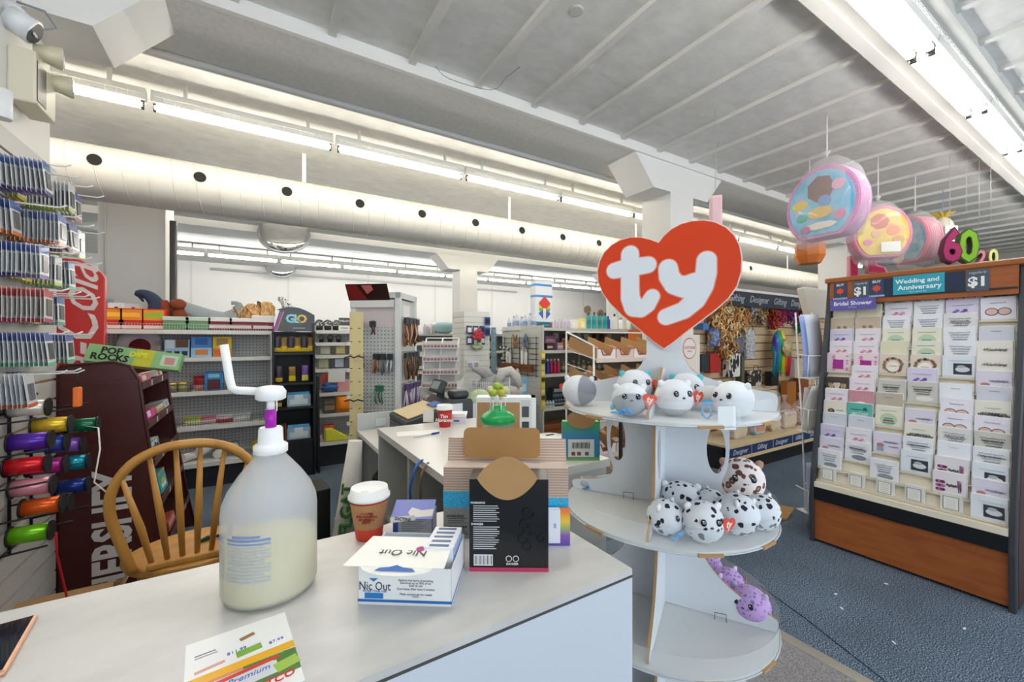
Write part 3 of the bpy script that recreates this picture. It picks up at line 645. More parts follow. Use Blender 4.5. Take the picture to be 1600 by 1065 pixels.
def plush(name, label, pos, r, rz, body, sq=(1, 1, 1), tilt=0.0, ear='ecedf0', tagc=True, eyes=True, flip=None, group=None, bow=None):
    t = thing(name, label, 'plush toy', pos, rz, group); rx, ry, rzz = r * sq[0], r * sq[1], r * sq[2]
    b = MB().sph((0, 0, 0), (rx, ry, rzz), 28, 0, 18).build('body', body, t, (0, 0, rzz), (tilt, 0, 0))
    if eyes:
        for s in (-1, 1):
            e = MB().sph((0, 0, 0), (r * 0.15, r * 0.07, r * 0.17), 12).build('eye', eye_m, t, (s * r * 0.36 * sq[0], -ry * 0.90, rzz * 1.3), (R(-15), 0, 0))
            MB().sph((-r * 0.04, -r * 0.06, r * 0.06), r * 0.035, 6).build('eye_glint', M('f8f8f8', 0.2), e)
        MB().sph((0, 0, 0), (r * 0.09, r * 0.06, r * 0.06), 8).build('nose', M('4a4a50', 0.4), t, (0, -ry * 0.985, rzz * 1.08))
    for s in (-1, 1):
        MB().sph((0, 0, 0), (r * 0.2, r * 0.1, r * 0.26), 10).build('ear', M(ear, 0.9), t, (s * rx * 0.72, 0, rzz * 1.72), (0, s * 0.5, 0))
    if flip:
        for s in (-1, 1): MB().sph((0, 0, 0), (r * 0.14, r * 0.3, r * 0.16), 10).build('flipper', flip, t, (s * rx * 0.93, -ry * 0.25, rzz * 0.6), (0.4, 0, s * 0.5))
    if tagc:
        hpts = [(r * 0.5 * 16 * math.sin(a_) ** 3 / 17, r * 0.5 * (13 * math.cos(a_) - 5 * math.cos(2 * a_) - 2 * math.cos(3 * a_) - math.cos(4 * a_)) / 17) for a_ in [2 * PI * i / 20 for i in range(20)]]
        q = MB(); q.prism(hpts, -0.001, 0.001)
        g = q.build('swing_tag', red_tag, t, (rx * 1.0, -ry * 0.55, rzz * 1.05), (0.1, 0.2, 0.5))
        text('ty', r * 0.5, M('f6e4dc', 0.5), g, (0, -0.0014, r * 0.03), bold=0.04, ext=0.0003)
    if bow:
        q = MB()
        for i in range(5): q.sph((r * 0.14 * (i - 2), -0.004 * (i % 2), 0.006 * (i % 2)), (r * 0.16, r * 0.11, r * 0.11), 8)
        q.sph((-r * 0.55, 0, 0), (r * 0.3, r * 0.18, r * 0.05), 8); q.build('ribbon', bow, t, (-rx * 0.3, -ry * 0.95, rzz * 0.35))
    return t
def on(px, d, z): 
    v = at(px, d=d); return (v.x, v.y, z)
SG = 'grey and white plush on the top tray'
plush('seal_plush', 'grey backed white plush turned away at the left end of the top tray', on(905, 1.27, T1), 0.046, CF + R(150), split_mat('grey_and_white_plush_b', '8f949c', 'e2e5e8', 'X', -0.012), (1.15, 1, 1), group=SG)
plush('seal_plush', 'white faced plush with teal ears sitting high behind, left of the tan divider', on(992, 1.215, T1 + 0.018), 0.05, CF + R(8), M('dfe2e6', 0.9), (1.05, 1, 0.95), ear='5fb9c4', flip=teal, group=SG)
plush('seal_plush', 'grey bellied white plush with blue ribbon in front, left of the tan divider', on(984, 1.09, T1), 0.046, CF - R(10), seal_m, (1, 1, 0.93), R(-35), flip=teal, bow=blue_c, group=SG)
plush('seal_plush', 'largest white round plush facing front just right of the tan divider', on(1054, 1.095, T1), 0.049, CF + R(6), split_mat('grey_and_white_plush_c', 'a8acb2', 'e2e5e8', 'Z', -0.026), (1, 1, 0.98), group=SG)
plush('seal_plush', 'teal eared white plush peeking over the largest round plush', on(1072, 1.2, T1), 0.05, CF - R(10), M('d8dce0', 0.9), (1, 1, 1.05), ear='5fb9c4', group=SG, tagc=False)
plush('seal_plush', 'white plush lying sideways with grey base at the right of the top tray', on(1146, 1.065, T1), 0.047, CF - R(55), split_mat('grey_and_white_plush_d', 'e2e5e8', 'a8acb4', 'Y', 0.02), (1, 1.3, 1), tagc=False, group=SG)
plush('seal_plush', 'pale grey plush lying behind, half hidden between two white plush on the right', on(1108, 1.165, T1), 0.042, CF + R(200), M('cfd1d2', 0.9), (1.25, 1, 0.85), group=SG, tagc=False, eyes=False)
q = MB(); q.tube([(0.0, 0, 0.0), (0.012, 0, 0.012), (0.004, 0, 0.03), (-0.012, 0, 0.03), (-0.012, 0, 0.01)], 0.003, 6, closed=True); q.sph((0, 0, 0.042), (0.014, 0.006, 0.006), 8)
v = on(1105, 1.045, T1); tag(q.build('blue_rattle', blue_c, None, v, (0, 0, CF)), 'small blue plastic ring lying between two white plush on the top tray', 'ring')
DG = 'dalmatian plush on the middle tray'
plush('dalmatian_plush', 'black spotted white plush facing front with big eyes and red heart tag', on(1098, 1.035, T2), 0.05, CF, dal_m, (1, 1, 1), R(-12), group=DG)
plush('dalmatian_plush', 'black spotted plush with blue ribbon at the far left beside the tan divider', on(1040, 1.075, T2), 0.045, CF + R(40), dal_m, (1, 1.05, 0.98), R(20), tagc=False, bow=blue_c, group=DG)
plush('dalmatian_plush', 'black spotted plush turned away at the back left of the middle tray', on(1064, 1.185, T2), 0.052, CF + R(160), dal_m, (1.1, 1, 0.95), eyes=False, tagc=False, group=DG)
plush('dalmatian_plush', 'black spotted plush at the back in the middle of the middle tray', on(1112, 1.15, T2), 0.046, CF + R(80), dal_m, (1.1, 1, 0.95), R(15), eyes=False, tagc=False, group=DG)
plush('dalmatian_plush', 'black spotted plush turned aside, second from the right rim of the middle tray', on(1152, 1.075, T2), 0.052, CF - R(120), dal_m, (1, 1, 1), R(8), eyes=False, tagc=False, group=DG)
plush('dalmatian_plush', 'black spotted plush nearest the right rim of the middle tray', on(1190, 1.1, T2), 0.044, CF - R(150), dal_m, (1.1, 1, 1.05), group=DG)
plush('leopard_plush', 'fluffy brown spotted plush slumped behind the right panel of the middle tray', on(1158, 1.285, T2), 0.063, CF - R(20), leo_m, (1.05, 1, 1.1), R(20), ear='b98f7c', bow=M('e2cf6a', 0.5), tagc=False)
PG = 'lilac plush on the third tray'
plush('lilac_plush', 'small lilac dotted plush hindmost behind the curved panel of the third tray', on(1108, 1.37, T3), 0.046, CF, lil_m, (0.9, 1, 1.1), ear='d9c3e6', group=PG, tagc=False)
plush('lilac_plush', 'lilac dotted plush with red tag, middle one of the third tray', on(1137, 1.28, T3), 0.05, CF + R(30), lil_m, (1, 1, 1), ear='d9c3e6', group=PG)
plush('lilac_plush', 'lilac dotted plush with a big eye, nearest the rim of the third tray', on(1171, 1.2, T3), 0.048, CF - R(50), lil_m, (1.15, 1, 0.95), ear='d9c3e6', group=PG, tagc=False)
plush('seal_plush', 'tiny grey plush with blue clip on the left of the middle tray', on(921, 1.41, T2), 0.022, CF, M('b9bcbc', 0.9), (1.6, 1, 0.9), tagc=False, eyes=False, bow=blue_c)
# ------------------------------------------------------------------ generic goods
def carton(name, label, loc, rz, w, d, h, col, bands=(), txt=None, tcol='ffffff', tsize=None, cat='box', group=None, rough=0.45, lean=0.0, tz=None, **kw):
    t = thing(name, label, cat, loc, rz, group)
    if lean: t.rotation_euler = (lean, 0, rz)
    MB().box(-w / 2, w / 2, -d / 2, d / 2, 0, h).build('box_body', M(col, rough), t, bev=min(w, d, h) * 0.03, seg=1)
    for bi, b in enumerate(bands):
        x0, x1, z0, z1, c = b
        MB().box(x0 * w - w / 2, x1 * w - w / 2, -d / 2 - 0.0008 - 0.0006 * bi, -d / 2 + 0.0002, z0 * h, z1 * h).build('print', M(c, rough), t)
    if txt: text(txt, tsize or h * 0.3, M(tcol, 0.5), t, (0, -d / 2 - 0.0012 - 0.0006 * len(bands), h * (tz if tz is not None else 0.55)), ext=0.0006, bold=0.02, **kw)
    return t
def pillow_mesh(w, h, t, mats, split=0.0):
    q = MB(); nx, nz = 6, 8; rows = []
    def P(u, v, s):
        e = (1 - abs(u) ** 2.5) * (1 - abs(v) ** 3)
        return (u * w / 2 * (1 - 0.04 * (1 - abs(v))), s * t / 2 * e ** 0.6 if e > 0 else 0, (v + 1) / 2 * h)
    for s in (-1, 1):
        vs_ = [P(-1 + 2 * i / nx, -1 + 2 * j / nz, s) for j in range(nz + 1) for i in range(nx + 1)]
        fs = []
        for j in range(nz):
            for i in range(nx):
                a = j * (nx + 1) + i; f = (a, a + 1, a + nx + 2, a + nx + 1)
                fs.append(f if s < 0 else f[::-1])
        k0 = len(q.f); q.add(vs_, fs, 0, True)
        for idx in range(len(fs)):
            if (idx // nx) / nz < split: q.mi[k0 + idx] = 1
    return q.mesh('pack', mats)
def bag(name, label, loc, rz, w, h, t, cols, split=0.0, cat='bag', group=None, lean=0.0):
    me = pillow_mesh(w, h, t, [M(c, 0.35) for c in cols], split)
    o = inst(me, name, None, loc, (lean, 0, rz)); return tag(o, label, cat, group)
def bottle(name, label, loc, r, h, col, cap, group=None, band=None):
    t = thing(name, label, 'bottle', loc, 0, group)
    MB().lathe([(r * 0.92, 0), (r, h * 0.03), (r, h * 0.68), (r * 0.85, h * 0.76), (r * 0.4, h * 0.82), (r * 0.4, h * 0.86)], 14).build('bottle_body', M(col, 0.3), t)
    MB().lathe([(r * 0.48, h * 0.85), (r * 0.48, h), (r * 0.3, h * 1.0)], 12).build('bottle_cap', M(cap, 0.4), t)
    if band: MB().lathe([(r * 1.01, h * 0.25), (r * 1.01, h * 0.55)], 14, cap0=False, cap1=False).build('bottle_label', M(band, 0.5), t)
    return t
def lp(root_loc, rz, x, y, z):
    c, s = math.cos(rz), math.sin(rz); return (root_loc[0] + c * x - s * y, root_loc[1] + s * x + c * y, root_loc[2] + z)
# pegboard / slat materials
def peg_bd(nt, b):
    tc = nt.nodes.new('ShaderNodeTexCoord'); mp = nt.nodes.new('ShaderNodeVectorMath'); mp.operation = 'SCALE'; mp.inputs['Scale'].default_value = 1 / 0.032
    fr = nt.nodes.new('ShaderNodeVectorMath'); fr.operation = 'FRACTION'; sb = nt.nodes.new('ShaderNodeVectorMath'); sb.operation = 'SUBTRACT'; sb.inputs[1].default_value = (0.5, 0.5, 0.5)
    sp = nt.nodes.new('ShaderNodeSeparateXYZ'); cb_ = nt.nodes.new('ShaderNodeCombineXYZ'); ln = nt.nodes.new('ShaderNodeVectorMath'); ln.operation = 'LENGTH'
    nt.links.new(tc.outputs['Object'], mp.inputs[0]); nt.links.new(mp.outputs[0], fr.inputs[0]); nt.links.new(fr.outputs[0], sb.inputs[0]); nt.links.new(sb.outputs[0], sp.inputs[0])
    nt.links.new(sp.outputs['X'], cb_.inputs['X']); nt.links.new(sp.outputs['Z'], cb_.inputs['Y']); nt.links.new(cb_.outputs[0], ln.inputs[0])
    r_ = nt.nodes.new('ShaderNodeValToRGB'); r_.color_ramp.interpolation = 'CONSTANT'; e = r_.color_ramp.elements; e[0].color = hx('55565a'); e[1].position = 0.17; e[1].color = hx('c3c5c4')
    nt.links.new(ln.outputs['Value'], r_.inputs['Fac']); nt.links.new(r_.outputs['Color'], b.inputs['Base Color']); b.inputs['Roughness'].default_value = 0.55
pegm = ramp_mat('grey_pegboard', peg_bd)
shelf_m = M('d3d4d0', 0.4); kick_m = M('23272e', 0.6)
def shelf_lip(q, L, d, z):
    q.box(0, L, -d, 0, z - 0.02, z); q.box(0, L, -d - 0.012, -d, z - 0.035, z + 0.004)
def gondola(name, label, loc, rz, L, H, shelves, back=None, dd=0.42, ends=True, deck=0.2):
    """front faces local -y; origin at left front floor corner of the back panel line"""
    t = thing(name, label, 'shelving unit', loc, rz)
    MB().box(0, L, 0, 0.03, 0.1, H).build('back_panel', back or pegm, t)
    MB().box(0, L, -dd + 0.04, 0.03, 0, deck - 0.03).build('kick_plate', kick_m, t)
    q = MB(); shelf_lip(q, L, dd, deck); q.build('base_deck', shelf_m, t)
    for z, d in shelves:
        q = MB(); shelf_lip(q, L, d, z); q.build('shelf', shelf_m, t)
    n = max(2, int(round(L / 0.92)) + 1)
    for i in range(n):
        x = i * L / (n - 1); MB().box(x - 0.012, x + 0.012, -0.012, 0.032, 0, H + 0.01).build('upright', M('bfc1bf', 0.45), t)
    return t
def wire_fence(name, parent, x0, x1, y, z0, z1, m, pitch=0.02):
    q = MB()
    n = int((x1 - x0) / pitch)
    for i in range(n + 1): q.box(x0 + i * pitch - 0.001, x0 + i * pitch + 0.001, y - 0.001, y + 0.001, z0, z1)
    for z in (z0 + 0.001, (z0 + z1) / 2, z1): q.box(x0, x1, y - 0.0015, y + 0.0015, z - 0.0012, z + 0.0012)
    o = q.build(name, m, parent); o['kind'] = 'stuff'; return o
# ------------------------------------------------------------------ slatwall on the left with carded packs
sw = thing('slatwall', 'grey slatwall with hooks at the left edge behind the counter', 'slatwall', (-0.9, 2.5, 0))
MB().box(-0.036, -0.012, -0.9, 0.62, 0, 2.294).build('backing_board', M('a5825a', 0.7), sw)
sl = MB().box(-0.012, 0.0, -0.9, 0.62, 0.006, 0.094).mesh('slat', M('c9c8c4', 0.45))
for k in range(23): inst(sl, 'slat', sw, (0, 0, 0.1 * k))
hk_m = M('e3e3df', 0.35)
hook = MB().tube([(0, 0, 0), (0.2, 0, 0.0), (0.222, 0, 0.012)], 0.0035, 6).mesh('hook', hk_m)
def packmesh(card, tool, low, h=0.125, w=0.085):
    q = MB(); q.box(0, 0.0014, -w / 2, w / 2, -h, 0.012, 0); q.box(0.0014, 0.005, -w * 0.28, w * 0.28, -h * 0.78, -0.03, 1); q.box(0.0014, 0.0018, -w / 2, w / 2, -0.022, 0.012, 2); q.box(0.0014, 0.0018, -w / 2, w / 2, -h, -h * 0.88, 3)
    return q.mesh('carded_pack', [M(card, 0.35), M(tool, 0.3), M(low[0], 0.35), M(low[1], 0.35)])
styles = [('dfe2e4', '55524e', ('3d5fa8', '5d3f86')), ('d7dade', '6a655c', ('35569f', 'e07b2e')), ('e4e6e8', '4c4a4a', ('3f6cc0', 'e6cf2c')), ('d9d6d4', '5b564c', ('c43c3c', 'c03a6a')), ('e0e3e4', '4a4d52', ('5566a8', '62b89a')), ('dadde4', '6d6f78', ('e0e0e0', 'd36b3a')), ('e6e6e6', '3c3a3c', ('d8d8d8', 'b9c93a')), ('dcdcd8', '504a46', ('39408c', '8a2f3c'))]
pm = [packmesh(*s) for s in styles]
cn = [('blue topped', 0), ('orange footed', 1), ('yellow footed', 2), ('red topped', 3), ('green footed', 4), ('pale topped', 5), ('lime footed', 6), ('dark blue topped', 7)]
rows = [(2.14, [(2.5, 0, 12), (2.64, 2, 3), (2.78, 6, 12), (2.95, 7, 10)], 'top row'), (1.955, [(2.46, 1, 6), (2.62, 1, 13), (2.8, 7, 12), (2.96, 6, 11)], 'second row'),
        (1.79, [(2.48, 0, 12), (2.62, 2, 4), (2.76, 6, 9), (2.92, 4, 9)], 'third row'), (1.61, [(2.48, 3, 13), (2.62, 6, 6), (2.75, 5, 4), (2.88, 4, 7)], 'fourth row'),
        (1.43, [(2.48, 4, 13), (2.64, 5, 4), (2.8, 4, 11)], 'fifth row'), (1.265, [(2.46, 5, 9), (2.62, 7, 3)], 'lowest row')]
ordw = ['first', 'second', 'third', 'fourth']
for z, hs, rn in rows:
    for hi, (y, si, n) in enumerate(hs):
        inst(hook, 'hook', sw, (0, y - 2.5, z)); tl = rnd.uniform(-0.1, 0.0)
        for k in range(n):
            tag(inst(pm[si], 'carded_pack', None, (-0.893 + 0.0128 * k, y + rnd.uniform(-0.003, 0.003), z - 0.008), (rnd.uniform(-0.05, 0.05), tl * (0.4 + 0.6 * k / n) + rnd.uniform(-0.012, 0.012), rnd.uniform(-0.03, 0.03))),
                '%s carded pack on the %s of hooks, %s hook from the left' % (cn[si][0], rn, ordw[hi]), 'pack', 'packs on the %s, %s hook' % (rn, ordw[hi]))
og = thing('orange_tag', 'orange plastic tag hanging on the lowest hook near the brown rack', 'tag', (-0.70, 2.66, 1.13))
MB().box(-0.012, 0.012, -0.02, 0.02, -0.03, 0.06).build('tag_body', M('f27a2a', 0.5), og, bev=0.005); MB().tube([(0, 0, 0.06), (0, 0, 0.125)], 0.002, 5).build('cord', black, og)
inst(hook, 'hook', sw, (0, 0.16, 1.255))
# ribbon spool rack
rr = thing('ribbon_rack', 'black wire rack holding coloured ribbon spools on the slatwall', 'rack', (-0.89, 2.5, 0.5))
q = MB(); bw = M('1b1b1d', 0.4)
for y in (-0.16, 0.1, 0.3):
    q.tube([(0, y, 0.0), (0, y, 0.62), (0.02, y, 0.66)], 0.006, 6)
    for i in range(5):
        q.tube([(0, y, 0.08 + i * 0.125), (0.19, y, 0.1 + i * 0.125)], 0.004, 6)
q.build('wire_frame', bw, rr); q = MB()
q.tube([(0, -0.2, 0.6), (0, 0.36, 0.6)], 0.005, 6); q.tube([(0, -0.2, 0.02), (0, 0.36, 0.02)], 0.005, 6); q.build('wire_rail', bw, rr)
def spool_mesh(h): return MB().tube([(0.006, 0, 0), (0.114, 0, 0)], 0.033, 20).mesh('ribbon', M(h, 0.22, 0.35))
flange = MB().tube([(-0.003, 0, 0), (0.003, 0, 0)], 0.039, 20).mesh('flange', M('17181a', 0.5))
sp = [('5a2ea6', 'purple', -0.83, 2.42, 1.0), ('d9202c', 'red', -0.84, 2.42, 0.905), ('e79aa8', 'shiny pink', -0.825, 2.42, 0.818), ('e8621d', 'orange', -0.8, 2.43, 0.732), ('7ed421', 'lime green', -0.83, 2.42, 0.632),
      ('e2bd35', 'gold', -0.82, 2.59, 1.035), ('2f4fb0', 'royal blue', -0.83, 2.58, 0.955), ('a62a86', 'magenta', -0.83, 2.57, 0.862), ('7a2a52', 'maroon', -0.82, 2.58, 0.69), ('e9e6dc', 'white', -0.88, 2.56, 1.118),
      ('1f6a48', 'dark green', -0.77, 2.76, 1.0), ('8f5fc4', 'violet', -0.82, 2.74, 0.915), ('1f9fb8', 'teal', -0.8, 2.74, 0.83), ('27408f', 'navy', -0.8, 2.74, 0.72)]
for h, nm, x, y, z in sp:
    t = thing('ribbon_spool', '%s ribbon spool with black flanges on the wire rack' % nm, 'ribbon spool', (x, y, z), 0, 'ribbon spools')
    inst(spool_mesh(h), 'ribbon', t); inst(flange, 'flange', t, (0.003, 0, 0)); inst(flange, 'flange', t, (0.117, 0, 0))
for i, (pts, h, lab) in enumerate(([[(-0.70, 2.42, 0.62), (-0.72, 2.5, 0.5), (-0.68, 2.52, 0.2), (-0.66, 2.52, 0.02)], 'd22430', 'loose red ribbon end hanging down to the cardboard box'], [[(-0.70, 2.735, 1.0), (-0.64, 2.7, 0.99), (-0.62, 2.64, 0.9), (-0.64, 2.64, 0.75), (-0.58, 2.66, 0.66)], 'e8e6e0', 'loose white ribbon end curling beside the brown rack'])):
    tag(MB().tube(pts, 0.004, 6, flat=0.4).build('ribbon_end', M(h, 0.4)), lab, 'ribbon')
# open carton on the floor
cx = thing('floor_carton', 'open brown cardboard box on the floor under the ribbon rack', 'box', (-0.7, 2.58, 0))
q = MB(); q.box(-0.15, 0.15, -0.12, -0.115, 0, 0.25); q.box(-0.15, 0.15, 0.115, 0.12, 0, 0.25); q.box(-0.15, -0.145, -0.12, 0.12, 0, 0.25); q.box(0.145, 0.15, -0.12, 0.12, 0, 0.25); q.box(-0.15, 0.15, -0.12, 0.12, 0, 0.005); q.build('box_body', kraft, cx)
q = MB(); q.at((0, -0.12, 0.25), 0, R(-50)); q.box(-0.15, 0.15, -0.004, 0, 0, 0.1); q.build('flap', kraft, cx); q = MB(); q.at((0.15, 0, 0.25), 0, 0, R(35)); q.box(-0.004, 0, -0.12, 0.12, 0, 0.08); q.build('flap', kraft, cx)
# ------------------------------------------------------------------ brown candy rack
hr = thing('candy_rack', 'dark brown metal candy rack with white lettering on its side', 'rack', (0, 3.12, 0))
brown = M('4a1f1a', 0.38, name='brown_enamel'); brown2 = M('3a1713', 0.45)
side = smooth([(-0.90, 0.0), (-0.90, 1.24), (-0.885, 1.27), (-0.68, 1.285), (-0.61, 1.26), (-0.57, 1.18), (-0.545, 0.95), (-0.50, 0.6), (-0.45, 0.28), (-0.40, 0.0)], 1)
for y in (0, 0.83):
    o = MB().prism(side[::-1], y, y + 0.018).build('side_panel', brown, hr)
    MB().tube([(a_, y - 0.001, b_) for a_, b_ in side], 0.008, 6).build('panel_rim', M('4a211c', 0.35), o)
    for z in (1.17, 0.83): MB().box(-0.88, -0.575 + (1.17 - z) * 0.07, y - 0.006, y, z - 0.012, z + 0.012).build('rail', M('4d231d', 0.35), o)
MB().box(-0.9, -0.88, 0.018, 0.83, 0, 1.24).build('back_panel', brown2, hr)
def hfront(z):
    for (a_, b_), (c_, d_) in zip(side[5:], side[6:]):
        if d_ <= z <= b_: return a_ + (c_ - a_) * (b_ - z) / (b_ - d_)
    return -0.57
HSZ = [1.13, 0.9, 0.68, 0.45, 0.22]
for z in HSZ:
    f = hfront(z); q = MB(); q.prism([(-0.88, z + 0.075), (f, z), (f, z - 0.006), (-0.88, z + 0.069)], 0.02, 0.828); q.build('shelf', brown2, hr)
    l = MB().box(f, f + 0.006, 0.02, 0.828, z - 0.008, z + 0.034).build('shelf_lip', M('5a332c', 0.35), hr)
    for y in (0.25, 0.58): MB().box(f + 0.006, f + 0.0075, y, y + 0.03, z - 0.004, z + 0.03).build('price_tag', M('d9d6d0', 0.5), l)
q = MB()
text('HERSHEY', 0.2, M('dad6d2', 0.5), hr, (-0.675, -0.002, 0.335), (PI / 2, -PI / 2, 0), bold=0.03, ext=0.001, sc=(0.84, 1.1, 1))
# candy boxes
def slopebox(name, label, y, z, w, h, d, col, bands=(), txt=None, tcol='ffffff', tsize=None, open_=False):
    f = hfront(z); t = carton(name, label, (f - d / 2 - 0.006, 3.12 + y, z + 0.012 + d / 2 * 0.22), R(90), w, d, h, col, bands, txt, tcol, tsize, cat='candy box')
    t.rotation_euler = (R(-12), 0, R(90)); t.rotation_euler = (0, R(12), 0) if False else (R(-12), 0, R(90)); return t
slopebox('candy_box', 'pale blue candy box with dark letters on the middle tray of the brown rack', 0.2, 0.68, 0.2, 0.09, 0.1, 'bcdcec', [(0, 1, 0.93, 1, 'a87a4c')], 'm&m\'s', '4a2c22', 0.07)
slopebox('candy_box', 'teal candy box standing on the fourth tray of the brown rack', 0.2, 0.45, 0.2, 0.12, 0.1, '2aa0b0', [(0.2, 0.8, 0.2, 0.45, 'd8eef0'), (0, 1, 0.9, 1, 'b48a52')], 'mints', 'e6e04a', 0.05)
slopebox('candy_box', 'pink and white candy box on the second tray of the brown rack', 0.2, 0.9, 0.2, 0.05, 0.1, 'd93c9c', [(0, 0.4, 0.3, 1, 'efe6ea')])
slopebox('candy_box', 'flat kraft candy box on the second tray of the brown rack', 0.47, 0.9, 0.22, 0.045, 0.1, 'b99a76', [(0, 1, 0.5, 1, 'd9cfc2')])
slopebox('candy_box', 'grey foil candy box at the far end of the second tray', 0.7, 0.9, 0.16, 0.05, 0.1, 'b9c0c8', [(0.2, 0.7, 0.2, 0.8, '8a97a8')])
slopebox('candy_box', 'dark red candy box on the lowest tray of the brown rack', 0.2, 0.22, 0.22, 0.06, 0.1, 'a84a44', [(0.1, 0.9, 0.3, 0.8, 'd9a09a')])
slopebox('candy_box', 'pink mint candy box on the top tray of the brown rack', 0.2, 1.13, 0.24, 0.035, 0.1, 'd9737a', [(0.1, 0.5, 0.1, 0.9, 'e8d4d2')])
slopebox('candy_box', 'white topped candy box at the far end of the top tray', 0.62, 1.13, 0.16, 0.04, 0.1, 'd8d2cc', [(0.1, 0.5, 0.1, 0.9, 'c05a5a')])
pr = thing('candy_box', 'long green candy box with black and yellow lettering leaning on the brown rack', 'candy box', (-0.62, 3.4, 1.235), R(-16))
pr.rotation_euler = (R(-20), R(9), R(-8))
MB().box(-0.26, 0.2, -0.03, 0.03, 0, 0.11).build('box_body', M('8fbf84', 0.4), pr, bev=0.003)
MB().box(-0.03, 0.06, -0.0312, -0.03, 0.0, 0.11).build('print', M('c9c93c', 0.4), pr); MB().box(0.1, 0.185, -0.0312, -0.03, 0.02, 0.09).build('print', M('c7d8c0', 0.4), pr); MB().box(0.12, 0.17, -0.032, -0.0312, 0.03, 0.075).build('print', M('c98a8a', 0.4), pr)
text('POP\nROCKS', 0.055, black, pr, (-0.145, -0.032, 0.055), bold=0.03, ext=0.0006, line=0.75); text('DIPS', 0.045, M('f0e83c'), pr, (-0.015, -0.033, 0.07), bold=0.03, ext=0.0006)
# red cooler with script
cl = thing('drink_sign', 'tall red sign panel with white script lettering behind the brown rack', 'sign', (-1.22, 4.16, 0))
MB().prism([(-0.3, 0), (0.27, 0), (0.27, 1.86), (0.25, 1.9), (0.04, 2.06), (-0.3, 2.06)][::-1], 0, 0.05).build('sign_panel', M('cf2a2a', 0.3, coat=0.5), cl, bev=0.006)
text('Coca-Cola', 0.34, M('ead9d6', 0.5), cl, (0.13, -0.004, 1.28), (PI / 2, -PI / 2, 0), shear=0.4, ext=0.002, spacing=0.9)
for x in (-0.25, 0.22): MB().box(x - 0.02, x + 0.02, 0.0, 0.3, 0, 0.03).build('foot', black, cl)
# ------------------------------------------------------------------ Windsor chair
wd = noise_ramp('honey_wood', 14, [(0.3, 'b07a34'), (0.7, 'cd9648')], 0.35, 6, (1, 1, 0.15), 0.0)
wc = thing('windsor_chair', 'honey coloured wooden bow-back chair between the slatwall and the counter', 'chair', (-0.235, 2.3, 0))
SZ = 0.5
seat = [(0.222 * math.cos(a_) * (1 if math.sin(a_) > 0 else 0.97), 0.2 * math.sin(a_) + (0.0 if math.sin(a_) > 0 else 0.0)) for a_ in [2 * PI * i / 36 for i in range(36)]]
seat = [(x * (1.0 + 0.12 * (1 - abs(y) / 0.2)), y) for x, y in seat]
MB().prism(seat, SZ - 0.04, SZ, axis='z').build('seat', wd, wc, bev=0.012, seg=3)
bow = [(-0.18, -0.135, SZ - 0.005), (-0.213, -0.15, SZ + 0.12), (-0.238, -0.172, SZ + 0.25), (-0.226, -0.19, SZ + 0.345), (-0.172, -0.205, SZ + 0.432), (-0.09, -0.215, SZ + 0.48), (0, -0.217, SZ + 0.492)]
bow = bow + [(-x, y, z) for x, y, z in bow[-2::-1]]
def cat3(pts, n=4):
    a_ = smooth([(p_[0], p_[2]) for p_ in pts], n); b_ = smooth([(p_[1], p_[2]) for p_ in pts], n); return [(u[0], v_[0], u[1]) for u, v_ in zip(a_, b_)]
MB().tube(cat3(bow), 0.0175, 10).build('bow', wd, wc)
for i in range(6):
    u = (i - 2.5) / 2.5; x0 = u * 0.115; x1 = u * 0.2; zt = SZ + 0.484 - 0.1 * abs(u) ** 2.4
    MB().tube([(x0, -0.15, SZ - 0.005), ((x0 * 0.6 + x1 * 0.4), -0.172, SZ + (zt - SZ) * 0.45), (x1, -0.2, zt)], [0.009, 0.0135, 0.008], 8).build('spindle', wd, wc)
MB().box(-0.135, 0.135, -0.178, -0.15, SZ, SZ + 0.026).build('rear_rail', wd, wc, bev=0.006)
for sx in (-1, 1):
    for sy in (-1, 1): MB().tube([(sx * 0.15, sy * 0.11, SZ - 0.03), (sx * 0.19, sy * 0.16, 0.25), (sx * 0.22, sy * 0.2, 0)], [0.018, 0.022, 0.014], 10).build('leg', wd, wc)
    MB().tube([(sx * 0.198, -0.168, 0.2), (sx * 0.198, 0.168, 0.2)], [0.012, 0.012], 8).build('stretcher', wd, wc)
MB().tube([(-0.198, 0, 0.2), (0.198, 0, 0.2)], 0.012, 8).build('stretcher', wd, wc)
tie = MB().tube([(0.02, 0.0, 0.006), (0.06, 0.02, 0.012), (0.09, 0.02, 0.012), (0.14, 0.03, 0.006)], [0.006, 0.01, 0.006, 0.009], 7).build('hair_tie', M('1f4a44', 0.9), None, (-0.25, 2.3, SZ))
tag(tie, 'dark green scrunched hair tie lying on the chair seat', 'hair tie')
# ------------------------------------------------------------------ ceiling side fittings on the corner column
cm = thing('security_camera', 'white security camera mounted high on the corner column', 'camera', (-0.94, 2.72, 2.78))
MB().tube([(0, 0, 0.1), (0.05, 0, 0.06)], 0.03, 12).build('bracket', M('dfe2e6', 0.4), cm); MB().tube([(0.01, -0.01, 0.045), (0.085, 0.0, 0.005)], [0.05, 0.056], 20).build('camera_body', M('e2e5e9', 0.35), cm)
MB().tube([(0.084, 0.0, 0.0055), (0.089, 0, 0.003)], 0.046, 20).build('lens_face', M('4a4d52', 0.15), cm); MB().box(0.0875, 0.092, -0.02, 0.01, -0.012, 0.0).build('sensor', M('e0e0dc', 0.3), cm)
MB().tube([(0.02, 0.03, 0.14), (0.1, 0.06, 0.15), (0.13, 0.09, 0.1), (0.06, 0.08, 0.06)], 0.005, 6).build('cable', M('8a8f96', 0.5), cm)
el = thing('emergency_light', 'cream emergency light box with two lamp heads on the corner column', 'emergency light', (-0.94, 2.82, 2.47))
